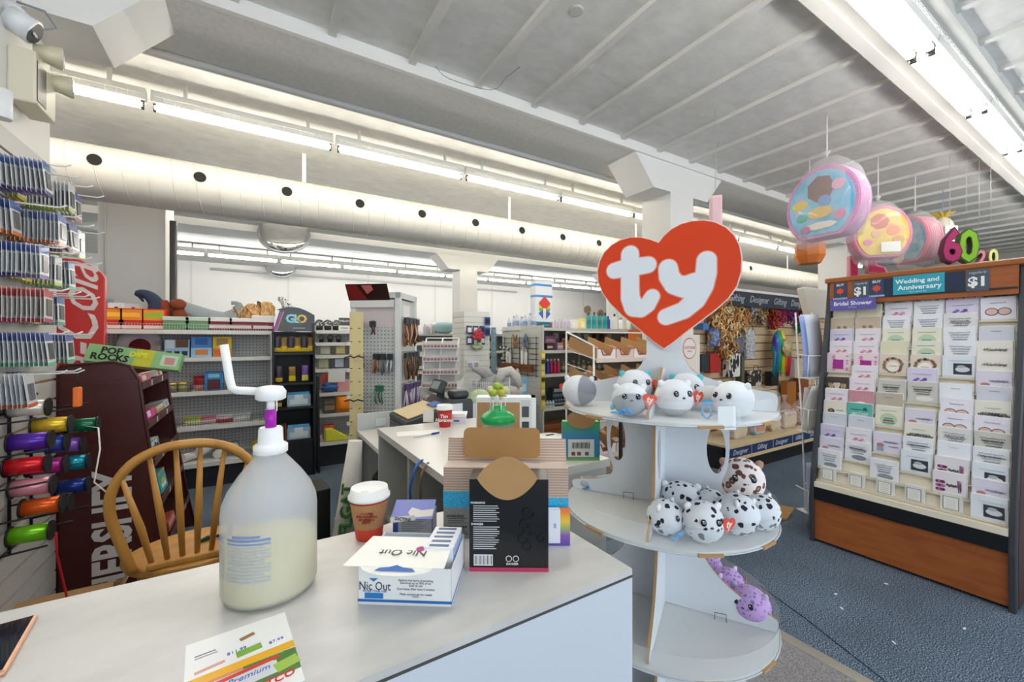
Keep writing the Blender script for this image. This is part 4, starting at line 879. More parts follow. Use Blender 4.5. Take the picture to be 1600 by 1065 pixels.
MB().box(0, 0.09, -0.1, 0.12, 0, 0.24).build('battery_box', M('d8d3bf', 0.45), el, bev=0.008); MB().box(0.0905, 0.093, -0.09, 0.0, 0.02, 0.2).build('cover', M('3c3a36', 0.4), el)
for y, z in ((-0.03, 0.27), (0.1, 0.2)):
    h_ = MB().tube([(0.06, y, z), (0.15, y + 0.02, z + 0.0)], [0.03, 0.05], 16).build('lamp_head', M('d2ccae', 0.4), el); MB().tube([(0.149, y + 0.02, z), (0.154, y + 0.021, z)], 0.043, 16).build('lens', M('e8e6dd', 0.1, metal=0.3), h_)
mo = MB().lathe([(0.028, 0), (0.03, 0.004), (0.03, 0.12), (0.0, 0.122)][:3], 18).build('wall_tube', M('e6e8ea', 0.4), None, (-0.91, 2.6, 2.33)); tag(mo, 'short white tube mounted on the corner column above the packs', 'tube')
# ------------------------------------------------------------------ left gondola
GX, GY, GL = -1.62, 5.32, 1.74
gz = [(0.58, 0.36), (0.913, 0.36), (1.24, 0.36), (1.5, 0.40)]
g1_ = gondola('gondola_shelving', 'grey pegboard gondola with five shelves behind the brown rack', (GX, GY, 0), 0, GL, 1.5, gz, dd=0.42, deck=0.24)
wire_fence('wire_fence', g1_, 0.3, GL - 0.02, -0.355, 0.913, 0.985, black); wire_fence('wire_fence', g1_, 0.3, GL - 0.02, -0.355, 0.58, 0.66, black); wire_fence('wire_fence', g1_, 0.35, GL - 0.02, -0.4, 1.5, 1.56, M('c9cbcb', 0.4))
def gp(px, z, dy): 
    v = at(px, Y=GY - dy); return (v.x, GY - dy, z)
gT = 1.504
for i, (px, lab) in enumerate(((177, 'leftmost'), (208, 'middle'), (243, 'right, with a green label'))):
    carton('snack_box', 'orange and red snack box on the top gondola shelf, ' + lab, gp(px, gT, 0.25), 0, 0.175, 0.14, 0.19, 'c22a22', [(0.08, 0.92, 0.45, 0.95, 'e08a2a'), (0.15, 0.85, 0.6, 0.8, ['f0c040', 'f0b040', '7fc03a'][i]), (0.1, 0.9, 0.05, 0.2, 'e6d8d0')], cat='snack box', group='snack boxes')
for i, (px, c, lab) in enumerate(((277, '4a8f5a', 'green trimmed clear box beside the snack boxes'), (311, '5a9a68', 'green trimmed clear box second from the snack boxes'), (345, '9c2a2c', 'red and white clear box left of three'), (377, '9c2a2c', 'red and white clear box in the middle of three'), (411, '9c2a2c', 'red and white clear box right of three'))):
    t = thing('treat_tub', lab + ' on the top shelf', 'tub', gp(px, gT, 0.305), 0, 'treat tubs')
    MB().box(-0.095, 0.095, -0.07, 0.07, 0, 0.085).build('contents', M('7a2426' if i > 1 else '6f8f6a', 0.6), t); MB().box(-0.1, 0.1, -0.075, 0.075, 0.085, 0.125 + 0.03 * (i == 4)).build('lid', M('ded9d8' if i > 1 else 'bfd0c2', 0.25), t, bev=0.006); MB().box(-0.085, 0.085, -0.0715, -0.07, 0.02, 0.05).build('label', M('d8cfcf' if i > 1 else c, 0.5), t)
# plush on top shelf
hn = MB(); v0 = gp(237, gT, 0.12)
hn.tube(cat3([(0.04, 0, 0.17), (0.035, 0, 0.25), (0.0, 0, 0.31), (-0.05, 0, 0.345), (-0.1, 0, 0.345), (-0.085, 0, 0.32), (-0.06, 0, 0.27)]), [0.075 - 0.0028 * i for i in range(25)], 10)
hn.tube([(0.04, 0, 0), (0.04, 0, 0.18)], [0.08, 0.075], 10)
tag(hn.build('swordfish_plush', M('2f3a52', 0.9), None, v0), 'navy plush with hooked fin peeking over the snack boxes', 'plush toy')
br = MB(); br.sph((0, 0, 0.13), (0.09, 0.08, 0.13), 14); br.sph((-0.02, -0.04, 0.25), (0.07, 0.06, 0.06), 12); br.sph((-0.12, -0.04, 0.2), (0.05, 0.03, 0.1), 10)
tag(br.build('bird_plush', M('7a3a22', 0.95), None, gp(283, gT, 0.11)), 'brown shaggy plush bird on the top shelf left of the grey plush', 'plush toy')
sh = MB(); sh.tube(cat3([(-0.22, 0, 0.27), (-0.15, 0, 0.2), (0.0, -0.02, 0.12), (0.14, 0, 0.1), (0.24, 0, 0.18), (0.25, 0, 0.28), (0.19, 0, 0.29)]), [0.02 + 0.08 * math.sin(PI * min(1, (i + 1) / 22)) for i in range(25)], 12)
tag(sh.build('shark_plush', M('8f989c', 0.95, bump=0.4, bscale=120), None, gp(326, gT, 0.11)), 'long grey fuzzy plush with curled tail lying on the top shelf', 'plush toy')
straw = noise_ramp('straw_bundle', 60, [(0.35, 'a87a4a'), (0.6, 'd8b078')], 0.9, 3, (1, 1, 0.3), 0.9)
for i, (px, w_, h_) in enumerate(((371, 0.08, 0.25), (393, 0.1, 0.3), (416, 0.085, 0.33))):
    q = MB(); r2 = random.Random(i)
    for k in range(26):
        a_ = r2.uniform(0, 2 * PI); rr_ = w_ * r2.uniform(0.4, 1); z_ = r2.uniform(0.02, h_)
        q.tube([(rr_ * math.cos(a_) * 0.5, rr_ * math.sin(a_) * 0.5, z_ * 0.4), (rr_ * math.cos(a_ + 0.5), rr_ * math.sin(a_ + 0.5), z_), (rr_ * math.cos(a_ + 1.2), rr_ * 0.8 * math.sin(a_ + 1.2), z_ * 0.6)], [0.012, 0.014, 0.008], 5)
    q.sph((0, 0, h_ * 0.5), (w_ * 0.9, w_ * 0.8, h_ * 0.5), 12)
    tag(q.build('straw_bundle', straw, None, gp(px, gT, 0.12)), ['small tan straw bundle beside the grey plush', 'wide tan straw bundle in the middle of three', 'tall tan straw bundle beside the black display'][i] + ' on the top shelf', 'straw bundle', 'straw bundles')
v0 = gp(440, gT, 0.02); q = MB(); q.tube(cat3([(0.0, 0, 0.0), (0.0, 0, 0.2), (-0.03, 0, 0.3), (-0.08, 0, 0.34), (-0.1, 0, 0.345)]), [0.075 - 0.004 * i for i in range(17)], 10)
q.T = Matrix.Identity(4); tag(q.build('gnome_hat', spots('black_dotted_felt', 'e4e4e2', '1c1c1e', 60, 0.4), None, (v0[0] + 0.05, 4.98, 1.5)), 'white hat with black dots curling above the black display header', 'hat')
# second shelf
z2 = 1.244
ov = thing('oval_platter', 'white oval platter with a red picture leaning on the second gondola shelf', 'platter', gp(219, z2, 0.12)); q = MB(); q.at((0, 0, 0.11), 0, R(80)); q.lathe([(0.001, 0), (0.12, 0.0), (0.165, 0.012), (0.165, 0.018), (0.12, 0.008), (0.001, 0.008)], 28); q.build('plate', M('d8d2d4', 0.4), ov); q = MB(); q.at((0, -0.016, 0.1), 0, R(80)); q.lathe([(0.001, 0), (0.08, 0)], 20); q.build('picture', M('9a3038', 0.5), ov)
for px, w_, h_, c, bd_, lab in ((278, 0.19, 0.17, '9fc8de', [(0.05, 0.4, 0.5, 0.95, 'd8e6ee'), (0.45, 0.95, 0.55, 1, '6e4a3a'), (0.08, 0.3, 0.1, 0.35, '2b3038'), (0.4, 0.6, 0.1, 0.35, '2b3038'), (0.7, 0.92, 0.1, 0.35, '2b3038')], 'pale blue box with dark round pictures'), (316, 0.165, 0.2, '4f8fd0', [(0, 1, 0, 0.45, '9fd0ee'), (0.2, 0.8, 0.1, 0.35, 'd8843a'), (0.2, 0.8, 0.6, 0.9, '2c5fae')], 'bright blue box with orange fish picture'), (348, 0.155, 0.2, 'e2c32c', [(0, 1, 0, 0.42, 'e0923a'), (0.2, 0.8, 0.55, 0.9, 'a8843a'), (0.1, 0.6, 0.1, 0.35, 'e86a3a')], 'yellow and orange box'), (190, 0.13, 0.1, '9a2a30', [(0.1, 0.9, 0.3, 0.7, 'c9a8a8')], 'dark red box')):
    carton('toy_box', lab + ' on the second gondola shelf', gp(px, z2, 0.24), 0, w_, 0.12, h_, c, bd_, cat='toy box')
bag('sweets_bag', 'brown printed bag lying at the left of the second gondola shelf', gp(237, z2, 0.24), 0, 0.2, 0.07, 0.06, ['b9a090', '8a5a4a'], 0.4)
# third shelf
z3 = 0.917
for px in (270, 286):
    t = thing('gold_jar', 'gold lidded jar on the third gondola shelf, %s of two' % ('left' if px == 270 else 'right'), 'jar', gp(px, z3, 0.25), 0, 'gold jars')
    MB().lathe([(0.038, 0), (0.04, 0.06)], 14).build('jar_body', M('8f8a70', 0.3), t); MB().lathe([(0.042, 0.06), (0.042, 0.085), (0.02, 0.088)], 14).build('jar_lid', M('c9b05a', 0.3, 0.6), t)
bag('sweets_bag', 'red bag standing on the third gondola shelf left of the blue box', gp(315, z3, 0.22), 0, 0.13, 0.14, 0.06, ['b02a34', 'd8a0a0'], 0.3)
carton('toy_box', 'blue box with open window on the third gondola shelf', gp(335, z3, 0.25), 0, 0.15, 0.12, 0.18, '2f80c0', [(0.15, 0.85, 0.05, 0.6, '5a2a30'), (0.2, 0.8, 0.7, 0.9, '7fc0d8')], cat='toy box')
# fourth shelf
z4 = 0.584
for px, c, lab in ((302, ['a8b84a', 'd8d8c0'], 'green'), (325, ['c87a8c', 'e0c8d0'], 'pink'), (350, ['d8d4d2', 'b04a5a'], 'white and red'), (378, ['cfd2d4', 'e8e8e8'], 'clear')):
    bag('sweets_bag', lab + ' sweets bag lying behind the wire on the fourth gondola shelf', gp(px, z4, 0.24), 0, 0.15, 0.08, 0.07, c, 0.5, group='bags on the fourth shelf')
# deck
for i, px in enumerate((302, 322, 345, 366)):
    v0 = gp(px, 0.244 + 0.045 * (i % 2), 0.25); a_ = R(60 + 10 * i)
    q = MB().tube([(-0.14 * math.cos(a_), 0.14 * math.sin(a_) * -0.5, 0.04), (0.14 * math.cos(a_), 0.07 * math.sin(a_), 0.05)], 0.04, 12)
    tag(q.build('paper_roll', M('dcdad8', 0.5), None, v0), '%s white wrapped roll on the bottom deck of the left gondola' % ordw[i], 'roll', 'wrapped rolls')
tag(MB().sph((0, 0, 0.07), 0.07, 18).build('yellow_ball', M('c9a82a', 0.5), None, gp(404, 0.244, 0.25)), 'mustard yellow ball on the bottom gondola deck beside the black display', 'ball')
# hook strip behind on the left
for i, px in enumerate((180, 207, 234, 258)):
    v0 = gp(px, 0, 0.04); t = thing('hook_card', 'white price hook on the rail above the left gondola, %s from the left' % ordw[i], 'hook', (v0[0], GY + 0.0, 1.51), 0, 'price hooks'); MB().box(-0.06, 0.06, 0.0, 0.004, 0.16, 0.25).build('card', M('e4e4e0', 0.5), t); MB().box(-0.01, 0.01, -0.02, 0.0, 0.2, 0.215).build('clip', M('55565a'), t); MB().box(-0.004, 0.004, 0.0, 0.004, 0.0, 0.16).build('stem', M('cfd0cc'), t)
# ------------------------------------------------------------------ black display with gradient letters
gl = thing('black_display', 'black floor display with curved colourful header and hanging packs', 'display', (0.325, 4.98, 0)); bk = M('18191c', 0.45)
MB().box(-0.185, 0.185, -0.17, 0.17, 0, 0.36).build('base', bk, gl); MB().box(-0.185, 0.185, 0.14, 0.17, 0.36, 1.5).build('back_board', bk, gl)
for s in (-1, 1): MB().box(s * 0.185 - 0.008, s * 0.185 + 0.008, -0.17, 0.17, 0.0, 1.5).build('side_board', bk, gl)
for z in (0.36, 0.7, 0.95, 1.26): MB().box(-0.177, 0.177, -0.17, 0.14, z, z + 0.02).build('shelf', M('202227', 0.4), gl)
hdr = [(-0.19, 0)] + [(-0.19 + 0.38 * i / 12, 0.2 + 0.055 * math.sin(PI * i / 12) - 0.03 * i / 12 * (i / 12)) for i in range(13)] + [(0.19, 0)]
hdr[1] = (-0.13, 0.21)
q = MB(); q.at((0, -0.175, 1.5)); q.prism(hdr[::-1], 0, 0.02); q.build('header', M('2a2b30', 0.3, coat=0.4), gl)
q = MB(); q.at((0, -0.177, 1.5)); q.prism([(-0.19, 0), (-0.125, 0.2), (-0.105, 0.2), (-0.17, 0)][::-1], 0, 0.002); q.build('header_stripe', M('8a4fa8', 0.4), gl)
q = MB(); q.at((0, -0.177, 1.5)); q.prism([(-0.165, 0), (-0.1, 0.2), (-0.09, 0.2), (-0.155, 0)][::-1], 0, 0.002); q.build('header_stripe', M('c98a6a', 0.4), gl)
for c, x, ch in (('8fd0e8', -0.035, 'G'), ('9ad8d0', 0.025, 'L'), ('e2c86a', 0.07, 'O')): text(ch, 0.115, M(c, 0.4), gl, (x, -0.178, 1.625), bold=0.04, ext=0.001)
MB().box(-0.115, -0.075, -0.177, -0.175, 1.52, 1.57).build('print', M('5a5c50', 0.5), gl); MB().box(-0.01, 0.1, -0.177, -0.175, 1.525, 1.54).build('print', M('8a8c90', 0.5), gl)
gm = pillow_mesh(0.062, 0.15, 0.02, [M('8f6f2a', 0.3), M('e0c22a', 0.35)], 0.3); gm2 = pillow_mesh(0.062, 0.16, 0.02, [M('3a3040', 0.3), M('d8b83a', 0.35)], 0.25); gm3 = pillow_mesh(0.062, 0.16, 0.02, [M('6a4a9a', 0.3), M('d8cf6a', 0.35)], 0.3)
for i in range(6):
    tag(inst(gm if i % 2 else gm2, 'glow_pack', None, (0.175 + 0.062 * i, 4.86 + 0.01 * (i % 2), 1.29)), 'yellow and dark pack in the upper row of the black display, %s from left' % ['first', 'second', 'third', 'fourth', 'fifth', 'sixth'][i], 'pack', 'packs in the black display')
for i, m_ in enumerate((gm2, gm, gm3)): tag(inst(m_, 'glow_pack', None, (0.19 + 0.12 * i, 4.86, 0.985)), ['dark', 'gold', 'purple'][i] + ' pack hanging in the middle row of the black display', 'pack', 'packs in the black display')
tag(inst(gm2, 'glow_pack', None, (0.185, 4.86, 0.73)), 'single dark pack beside the blue box in the black display', 'pack', 'packs in the black display')
for z, lab in ((0.385, 'lower'), (0.725, 'upper')):
    t = carton('blue_kit_box', 'blue box with white round picture on the %s shelf of the black display' % lab, (0.37, 4.87, z), 0, 0.2, 0.05, 0.145, '4aa0d0', [(0.08, 0.92, 0.12, 0.5, 'd8e8f0'), (0.3, 0.7, 0.3, 0.8, 'e6eef2')], cat='box', group='blue boxes in the black display'); MB().box(-0.11, 0.11, -0.045, -0.042, 0.0, 0.12).build('clear_lip', acry, t)
for i, c in enumerate(('b8a03a', '4a7a3a', 'a04a3a')): carton('booklet', ['mustard', 'green', 'rust red'][i] + ' booklet standing at the left of the lower blue box', (0.2 + 0.02 * i, 4.9, 0.381), R(8), 0.012, 0.12, 0.15 + 0.01 * i, c, cat='booklet', group='booklets in the black display')
sb = MB().prism([(0, 0), (0.3, 0), (0.3, 1.02), (0.08, 1.02), (0.0, 0.2)], -0.01, 0.01, axis='x').build('side_wing', bk, None, (0.56, 4.82, 0)); tag(sb, 'black angled side board standing right of the black display', 'board')
# ------------------------------------------------------------------ cash counter beyond
cgrey = M('b4b3ac', 0.5); ctop = M('d4d2cb', 0.3)
cc = thing('cash_counter', 'grey laminate cash counter with open cubbies behind the front counter', 'counter', (0.54, 1.19, 0))
MB().box(0, 0.64, 0, 1.05, ZT - 0.03, ZT).build('countertop', ctop, cc); 
for y in (0.0, 0.53, 1.03): MB().box(0.005, 0.62, y, y + 0.02, 0, ZT - 0.03).build('divider', cgrey, cc)
MB().box(0.6, 0.62, 0.02, 1.03, 0, ZT - 0.03).build('back_panel', M('a3a29c', 0.5), cc); MB().box(0.01, 0.6, 0.02, 1.03, 0.08, 0.1).build('bottom_shelf', cgrey, cc); MB().box(0.04, 0.6, 0.02, 1.03, 0.46, 0.475).build('shelf', cgrey, cc)
sheet = MB().box(-0.105, 0.105, -0.05, 0.05, 0, 0.001).build('paper_slip', M('f2f1ec', 0.5), None, (0.69, 2.02, ZT), (0, 0, R(-14))); tag(sheet, 'white paper slip lying on the cash counter beside the pen', 'paper')
pn = thing('pen', 'blue capped ballpoint pen lying across the white paper slip', 'pen', (0.70, 1.935, ZT + 0.005), R(16)); MB().tube([(-0.075, 0, 0), (0.03, 0, 0)], [0.002, 0.004], 8).build('barrel', M('b8b9bd', 0.3), pn); MB().tube([(0.028, 0, 0), (0.075, 0, 0)], 0.0048, 8).build('cap', M('2a3398', 0.35), pn)
wb = thing('small_white_box', 'small white flip-lid box right of the far red cup', 'box', (0.955, 2.15, ZT), CF); MB().box(-0.05, 0.05, -0.035, 0.035, 0, 0.055).build('box_body', M('dfe0ea', 0.5), wb); q = MB(); q.at((0, 0.035, 0.056), 0, R(12)); q.box(-0.056, 0.056, -0.075, 0, 0, 0.006); q.build('lid', M('f0f0f2', 0.5), wb); MB().box(-0.012, 0.018, -0.0356, -0.035, 0.014, 0.024).build('print', M('6a6f86'), wb)
# candy jar with green lid
jp = at(778, d=1.7); jr = thing('candy_jar', 'clear candy jar with bright green lid holding upright lollipops', 'jar', (jp.x, jp.y, ZT), CF)
MB().lathe([(0.058, 0.002), (0.062, 0.01), (0.062, 0.12), (0.066, 0.135)], 28, cap1=False).build('jar_body', clear('jar_plastic', 'f4f8f4', 0.75, 0.08), jr)
MB().lathe([(0.056, 0.004), (0.056, 0.085)], 20).build('jar_contents', noise_ramp('mixed_sweets', 60, [(0.35, '2f8a3a'), (0.5, 'd8d2c0'), (0.65, 'd86a3a')], 0.4), jr)
MB().lathe([(0.0628, 0.03), (0.0628, 0.1)], 28, cap0=False, cap1=False).build('jar_label', noise_ramp('jar_label_print', 25, [(0.4, 'c9a27a'), (0.5, '3f8a4a'), (0.62, 'e06a38')], 0.5), jr)
MB().lathe([(0.069, 0.128), (0.071, 0.132), (0.071, 0.15), (0.062, 0.163), (0.045, 0.172), (0.036, 0.178), (0.034, 0.19), (0.018, 0.198), (0.004, 0.199)], 32).build('jar_lid', M('17a352', 0.25), jr)
for i, (x, y, h_, c) in enumerate(((-0.018, -0.03, 0.245, 'a8b83a'), (0.014, -0.03, 0.243, 'b9b43e'), (-0.004, 0.0, 0.268, '9fb838'), (-0.03, 0.005, 0.252, 'd2cfa8'), (0.03, 0.01, 0.25, 'c7c88a'), (0.006, 0.03, 0.26, '8fb044'))):
    t = thing('lollipop', 'green wrapped lollipop in the jar lid, ' + ['front left', 'front right', 'centre top', 'far left', 'far right', 'rear'][i], 'lollipop', lp((jp.x, jp.y, ZT), CF, x, y, 0.0), CF, 'lollipops'); MB().tube([(0, 0, 0.165), (0, 0, h_)], 0.0026, 6).build('stick', M('eeeeea'), t); MB().sph((0, 0, h_ + 0.008), 0.0165, 12).build('candy', M(c, 0.2), t); MB().tube([(0, 0, h_ - 0.02), (0, 0, h_ - 0.006)], [0.004, 0.012], 8).build('wrapper', clear('wrapper', 'f4f6d8', 0.4, 0.1), t)
# white printed box standing behind
p = at(790, d=1.93); wpb = thing('appliance_box', 'white appliance box with dark pictures and open kraft back behind the candy jar', 'box', (p.x, p.y, ZT), CF)
MB().box(-0.135, 0.14, -0.02, 0.08, 0, 0.2).build('box_body', M('e6e7e8', 0.5), wpb); MB().box(-0.13, 0.065, -0.0222, -0.02, 0.01, 0.178).build('kraft_panel', kraft, wpb)
for z0, z1, c in ((0.11, 0.16, '55565c'), (0.03, 0.09, '3f4248')): MB().box(0.075, 0.108, -0.0212, -0.02, z0, z1).build('picture', M(c, 0.5), wpb)
for k in range(4): MB().box(0.07, 0.112, -0.0212, -0.02, 0.164 + 0.007 * k, 0.1665 + 0.007 * k).build('print_line', M('b8babd'), wpb)
MB().box(0.12, 0.1402, -0.0206, 0.0806, 0.0, 0.2).build('edge', M('f2f3f4', 0.5), wpb)
# green and blue carton
p = at(908, d=1.6); gb = thing('teal_green_carton', 'blue and green gradient carton with barcode panel and tan oval flap', 'carton', (p.x, p.y, ZT), CF)
MB().box(-0.071, 0.071, 0, 0.035, 0, 0.15).build('box_body', grad_mat('teal_gradient', [(0, '7fae3a'), (0.12, '1f7a8c'), (0.6, '1f6fa0'), (0.95, '2a9a4a'), (1, '2f9a4a')], 'Z', 0, 0.15), gb)
MB().box(-0.05, 0.05, -0.0008, 0, 0.014, 0.082).build('label_panel', M('c8c9c0', 0.5), gb)
for k in range(14): MB().box(-0.035 + 0.005 * k, -0.032 + 0.005 * k - 0.001 * (k % 3 == 0), -0.0013, -0.0008, 0.047, 0.07).build('bar', black, gb)
for x, c in ((-0.03, '7a3a28'), (-0.008, '7a3a28'), (0.022, '55565a')): MB().box(x - 0.007, x + 0.007, -0.0013, -0.0008, 0.02, 0.034).build('symbol', M(c), gb)
q = MB(); q.T = Matrix.Translation((0, 0.006, 0.158)) @ Matrix.Rotation(R(-6), 4, 'X'); q.prism([(0.055 * math.cos(-2 * PI * i / 24), 0.034 * math.sin(-2 * PI * i / 24)) for i in range(24)], -0.012, -0.01); q.build('flap', kraft2, gb)
# things under the counter
bk_ = thing('plate_stack', 'stack of pale plates on papers inside the counter cubby', 'plates', (0.72, 1.9, 0.5)); 
for k in range(3): MB().lathe([(0.06, 0.0 + 0.012 * k), (0.1, 0.014 + 0.012 * k), (0.1, 0.018 + 0.012 * k), (0.06, 0.006 + 0.012 * k)], 24).build('plate', M('d6d2c8', 0.4), bk_)
pp = MB().box(-0.13, 0.13, -0.16, 0.16, 0, 0.024).build('paper_stack', M('e4e2dd', 0.6), None, (0.7, 1.94, 0.475), (0, 0, 0.2)); tag(pp, 'stack of white papers lying under the plates in the cubby', 'papers')
kt = thing('black_case', 'black open case with white clips on the lower cubby shelf', 'case', (0.68, 1.55, 0.475), R(10)); MB().box(-0.1, 0.1, -0.12, 0.12, 0, 0.12).build('case_body', black, kt, bev=0.006); MB().box(-0.11, -0.1, -0.13, 0.13, 0, 0.16).build('case_side', M('cfcdc6'), kt); MB().tube([(-0.1, 0.1, 0.12), (-0.1, 0.1, 0.16), (-0.1, -0.1, 0.16), (-0.1, -0.1, 0.12)], 0.004, 6).build('handle', M('c8c8c8', 0.3, 0.6), kt)
for pts, c, lab in (([(0.545, 1.55, 0.94), (0.50, 1.5, 0.93), (0.48, 1.5, 0.82), (0.56, 1.56, 0.66), (0.6, 1.6, 0.6)], '2f5fb0', 'blue cable looping down from the cash counter edge'), ([(0.55, 1.5, 0.942), (0.51, 1.47, 0.9), (0.52, 1.48, 0.76), (0.58, 1.5, 0.6)], '7a5a42', 'brown cable hanging from the cash counter edge')):
    tag(MB().tube(cat3(pts), 0.005, 6).build('cable', M(c, 0.5)), lab, 'cable')
# register desk
rd = thing('register_desk', 'low grey desk with raised rear panel carrying the cash register', 'desk', (0.57, 2.27, 0)); DZr = 0.8
MB().box(0, 1.0, 0, 0.66, DZr - 0.025, DZr).build('desktop', ctop, rd); MB().box(0, 1.0, 0.64, 0.66, 0, DZr + 0.11).build('rear_panel', M('c4c6c4', 0.5), rd); MB().box(0.0, 1.0, 0.0, 0.02, 0, DZr - 0.025).build('side_panel', cgrey, rd); MB().box(0.9, 0.92, 0.02, 0.64, 0, DZr - 0.025).build('back_panel', cgrey, rd); MB().box(0.0, 0.02, 0.6, 0.64, 0, DZr - 0.025).build('leg_panel', cgrey, rd)
ot = MB().box(-0.035, 0.035, -0.006, 0, 0, 0.05).build('outlet', M('cfd6d6', 0.3), None, (0.72, 2.905, 0.82)); tag(ot, 'pale switch plate on the rear panel of the register desk', 'switch plate')
wbn = thing('waste_bin', 'tan waste bin lined with a black bag under the register desk', 'bin', (0.74, 2.6, 0)); MB().lathe([(0.1, 0), (0.13, 0.5), (0.134, 0.5)], 4).build('bin_body', M('9a8468', 0.6), wbn, rot=(0, 0, R(45))); MB().lathe([(0.135, 0.46), (0.14, 0.5), (0.145, 0.56), (0.11, 0.6), (0.09, 0.55), (0.02, 0.5)], 10).build('bin_bag', M('101012', 0.25), wbn)
cr = thing('cash_register', 'dark grey cash register with tan keypad and raised display', 'cash register', (0.96, 2.58, DZr), R(-90)); cg = M('3a3c40', 0.45)
MB().box(-0.2, 0.2, -0.21, 0.21, 0, 0.09).build('cash_drawer', M('45474a', 0.45), cr, bev=0.004); MB().box(-0.19, 0.19, -0.2115, -0.21, 0.012, 0.08).build('drawer_front', M('3c3e42', 0.4), cr); MB().box(-0.02, 0.02, -0.216, -0.2115, 0.06, 0.07).build('drawer_lock', M('9a9c9e', 0.3, 0.7), cr)
q = MB(); q.prism([(-0.215, 0.095), (-0.215, 0.125), (0.03, 0.19), (0.08, 0.235), (0.2, 0.235), (0.215, 0.215), (0.215, 0.095)], -0.19, 0.19, axis='x'); q.build('register_body', cg, cr, bev=0.006)
q = MB(); q.at((0, -0.1, 0.1595), 0, math.atan2(0.065, 0.245)); q.box(-0.165, 0.15, -0.1, 0.115, 0, 0.006); q.build('keypad', M('d8c49a', 0.5), cr)
q = MB(); q.at((0.07, 0.0, 0.197), 0, R(15)); q.box(-0.06, 0.06, -0.03, 0.03, 0, 0.008); q.build('key_cover', M('3a5fae', 0.4), cr)
MB().box(-0.02, 0.02, 0.05, 0.09, 0.235, 0.28).build('stalk', cg, cr); q = MB(); q.at((-0.02, 0.06, 0.3), 0, R(-28)); q.box(-0.085, 0.085, -0.02, 0.02, -0.045, 0.045); dq = q.build('display', M('2c2e32', 0.4), cr, bev=0.008); q = MB(); q.at((-0.02, 0.06, 0.3), 0, R(-28)); q.box(-0.06, 0.06, -0.022, -0.02, -0.025, 0.028); q.build('screen', M('8fa0a4', 0.2), dq)
MB().box(0.05, 0.17, 0.09, 0.2, 0.235, 0.285).build('printer', cg, cr, bev=0.02, seg=3)
MB().box(0.1902, 0.192, 0.05, 0.14, 0.13, 0.21).build('notice', M('dfe3e6'), cr)
nt_ = MB().box(-0.03, 0.03, -0.0015, 0, 0, 0.07).build('note', M('e9e8e2'), None, (0.83, 2.262, 0.94 - 0.0), (0, 0, CF)); tag(nt_, 'small white note propped against the register at the counter edge', 'note')
# paper bag roll with green letters
rl = thing('wrapped_roll', 'tall white wrapped roll with green letters leaning beside the register desk', 'roll', (0.47, 2.62, 0))
MB().tube([(-0.05, -0.02, 0.0), (0.0, 0, 0.4), (0.035, 0.01, 0.8)], [0.09, 0.072, 0.04], 16).build('bag', M('d2cfc6', 0.6), rl); text('HIFLGAT', 0.1, M('3f7a34'), rl, (-0.03, -0.082, 0.38), (R(86), -PI / 2 + R(4), R(-14)), ext=0.012, bold=0.01)
tag(MB().box(-0.1, 0.1, -0.12, 0.12, 0, 0.44).build('black_stool_box', black, None, (0.30, 3.05, 0), (0, 0, 0.1), bev=0.01), 'low black box on the floor left of the register desk', 'box')
# ------------------------------------------------------------------ cream glasses board
gbp = at(557, d=3.3); gd = thing('glasses_stand', 'tall narrow cream stand hung with small price tags', 'stand', (gbp.x, gbp.y, 0), CF); MB().box(-0.05, 0.05, -0.012, 0.012, 0.02, 1.63).build('board', M('e0d09a', 0.55), gd); MB().lathe([(0.16, 0), (0.16, 0.02), (0.02, 0.03)], 20).build('foot', M('b8b2a0', 0.4), gd)
for k in range(12):
    z = 1.5 - 0.105 * k
    MB().tube([(-0.03, -0.012, z), (-0.03, -0.05, z)], 0.003, 5).build('peg', black, gd); MB().tube([(0.035, -0.012, z), (0.035, -0.05, z)], 0.003, 5).build('peg', black, gd)
    if k % 2: MB().box(-0.065, -0.035, -0.03, -0.027, z - 0.03, z - 0.002).build('price_tag', M('e6e2d6'), gd)
for i, z in enumerate((1.27, 0.93)):
    t = thing('eyeglasses', ['brown', 'black'][i] + ' spectacles hung on the cream stand', 'glasses', lp((gbp.x, gbp.y, 0), CF, 0, -0.045, z), CF); MB().tube([(-0.075, 0, 0), (-0.03, -0.01, 0.012), (0.0, -0.012, 0), (0.03, -0.01, 0.012), (0.075, 0, 0)], 0.006, 6).build('frame', M(['5a2a1c', '1a1a1a'][i], 0.3), t)
# ------------------------------------------------------------------ pegboard tower
tp_ = at(602, d=3.8); TW = thing('pegboard_tower', 'white square pegboard tower with a tilted sign on top', 'display tower', (tp_.x, tp_.y, 0), R(-38)); tw, td, tH = 0.4, 0.38, 1.82
MB().box(-tw / 2 + 0.02, tw / 2 - 0.02, -td / 2, -td / 2 + 0.01, 0.1, tH - 0.12).build('front_pegboard', noise_ramp('pinkish_peg', 3, [(0.3, 'c9c3c5'), (0.7, 'd4d0d2')], 0.5) if False else pegm, TW)
MB().box(tw / 2 - 0.01, tw / 2, -td / 2 + 0.02, td / 2 - 0.02, 0.1, tH - 0.06).build('side_panel', M('d5d5cc', 0.5), TW); MB().box(-tw / 2, -tw / 2 + 0.01, -td / 2 + 0.02, td / 2 - 0.02, 0.1, tH - 0.06).build('side_panel', M('d5d5cc', 0.5), TW); MB().box(-tw / 2 + 0.02, tw / 2 - 0.02, td / 2 - 0.01, td / 2, 0.1, tH - 0.06).build('rear_panel', pegm, TW)
for sx in (-1, 1):
    for sy in (-1, 1): MB().box(sx * tw / 2 - 0.022, sx * tw / 2 + 0.022, sy * td / 2 - 0.022, sy * td / 2 + 0.022, 0, tH).build('post', M('dcdedd', 0.4), TW)
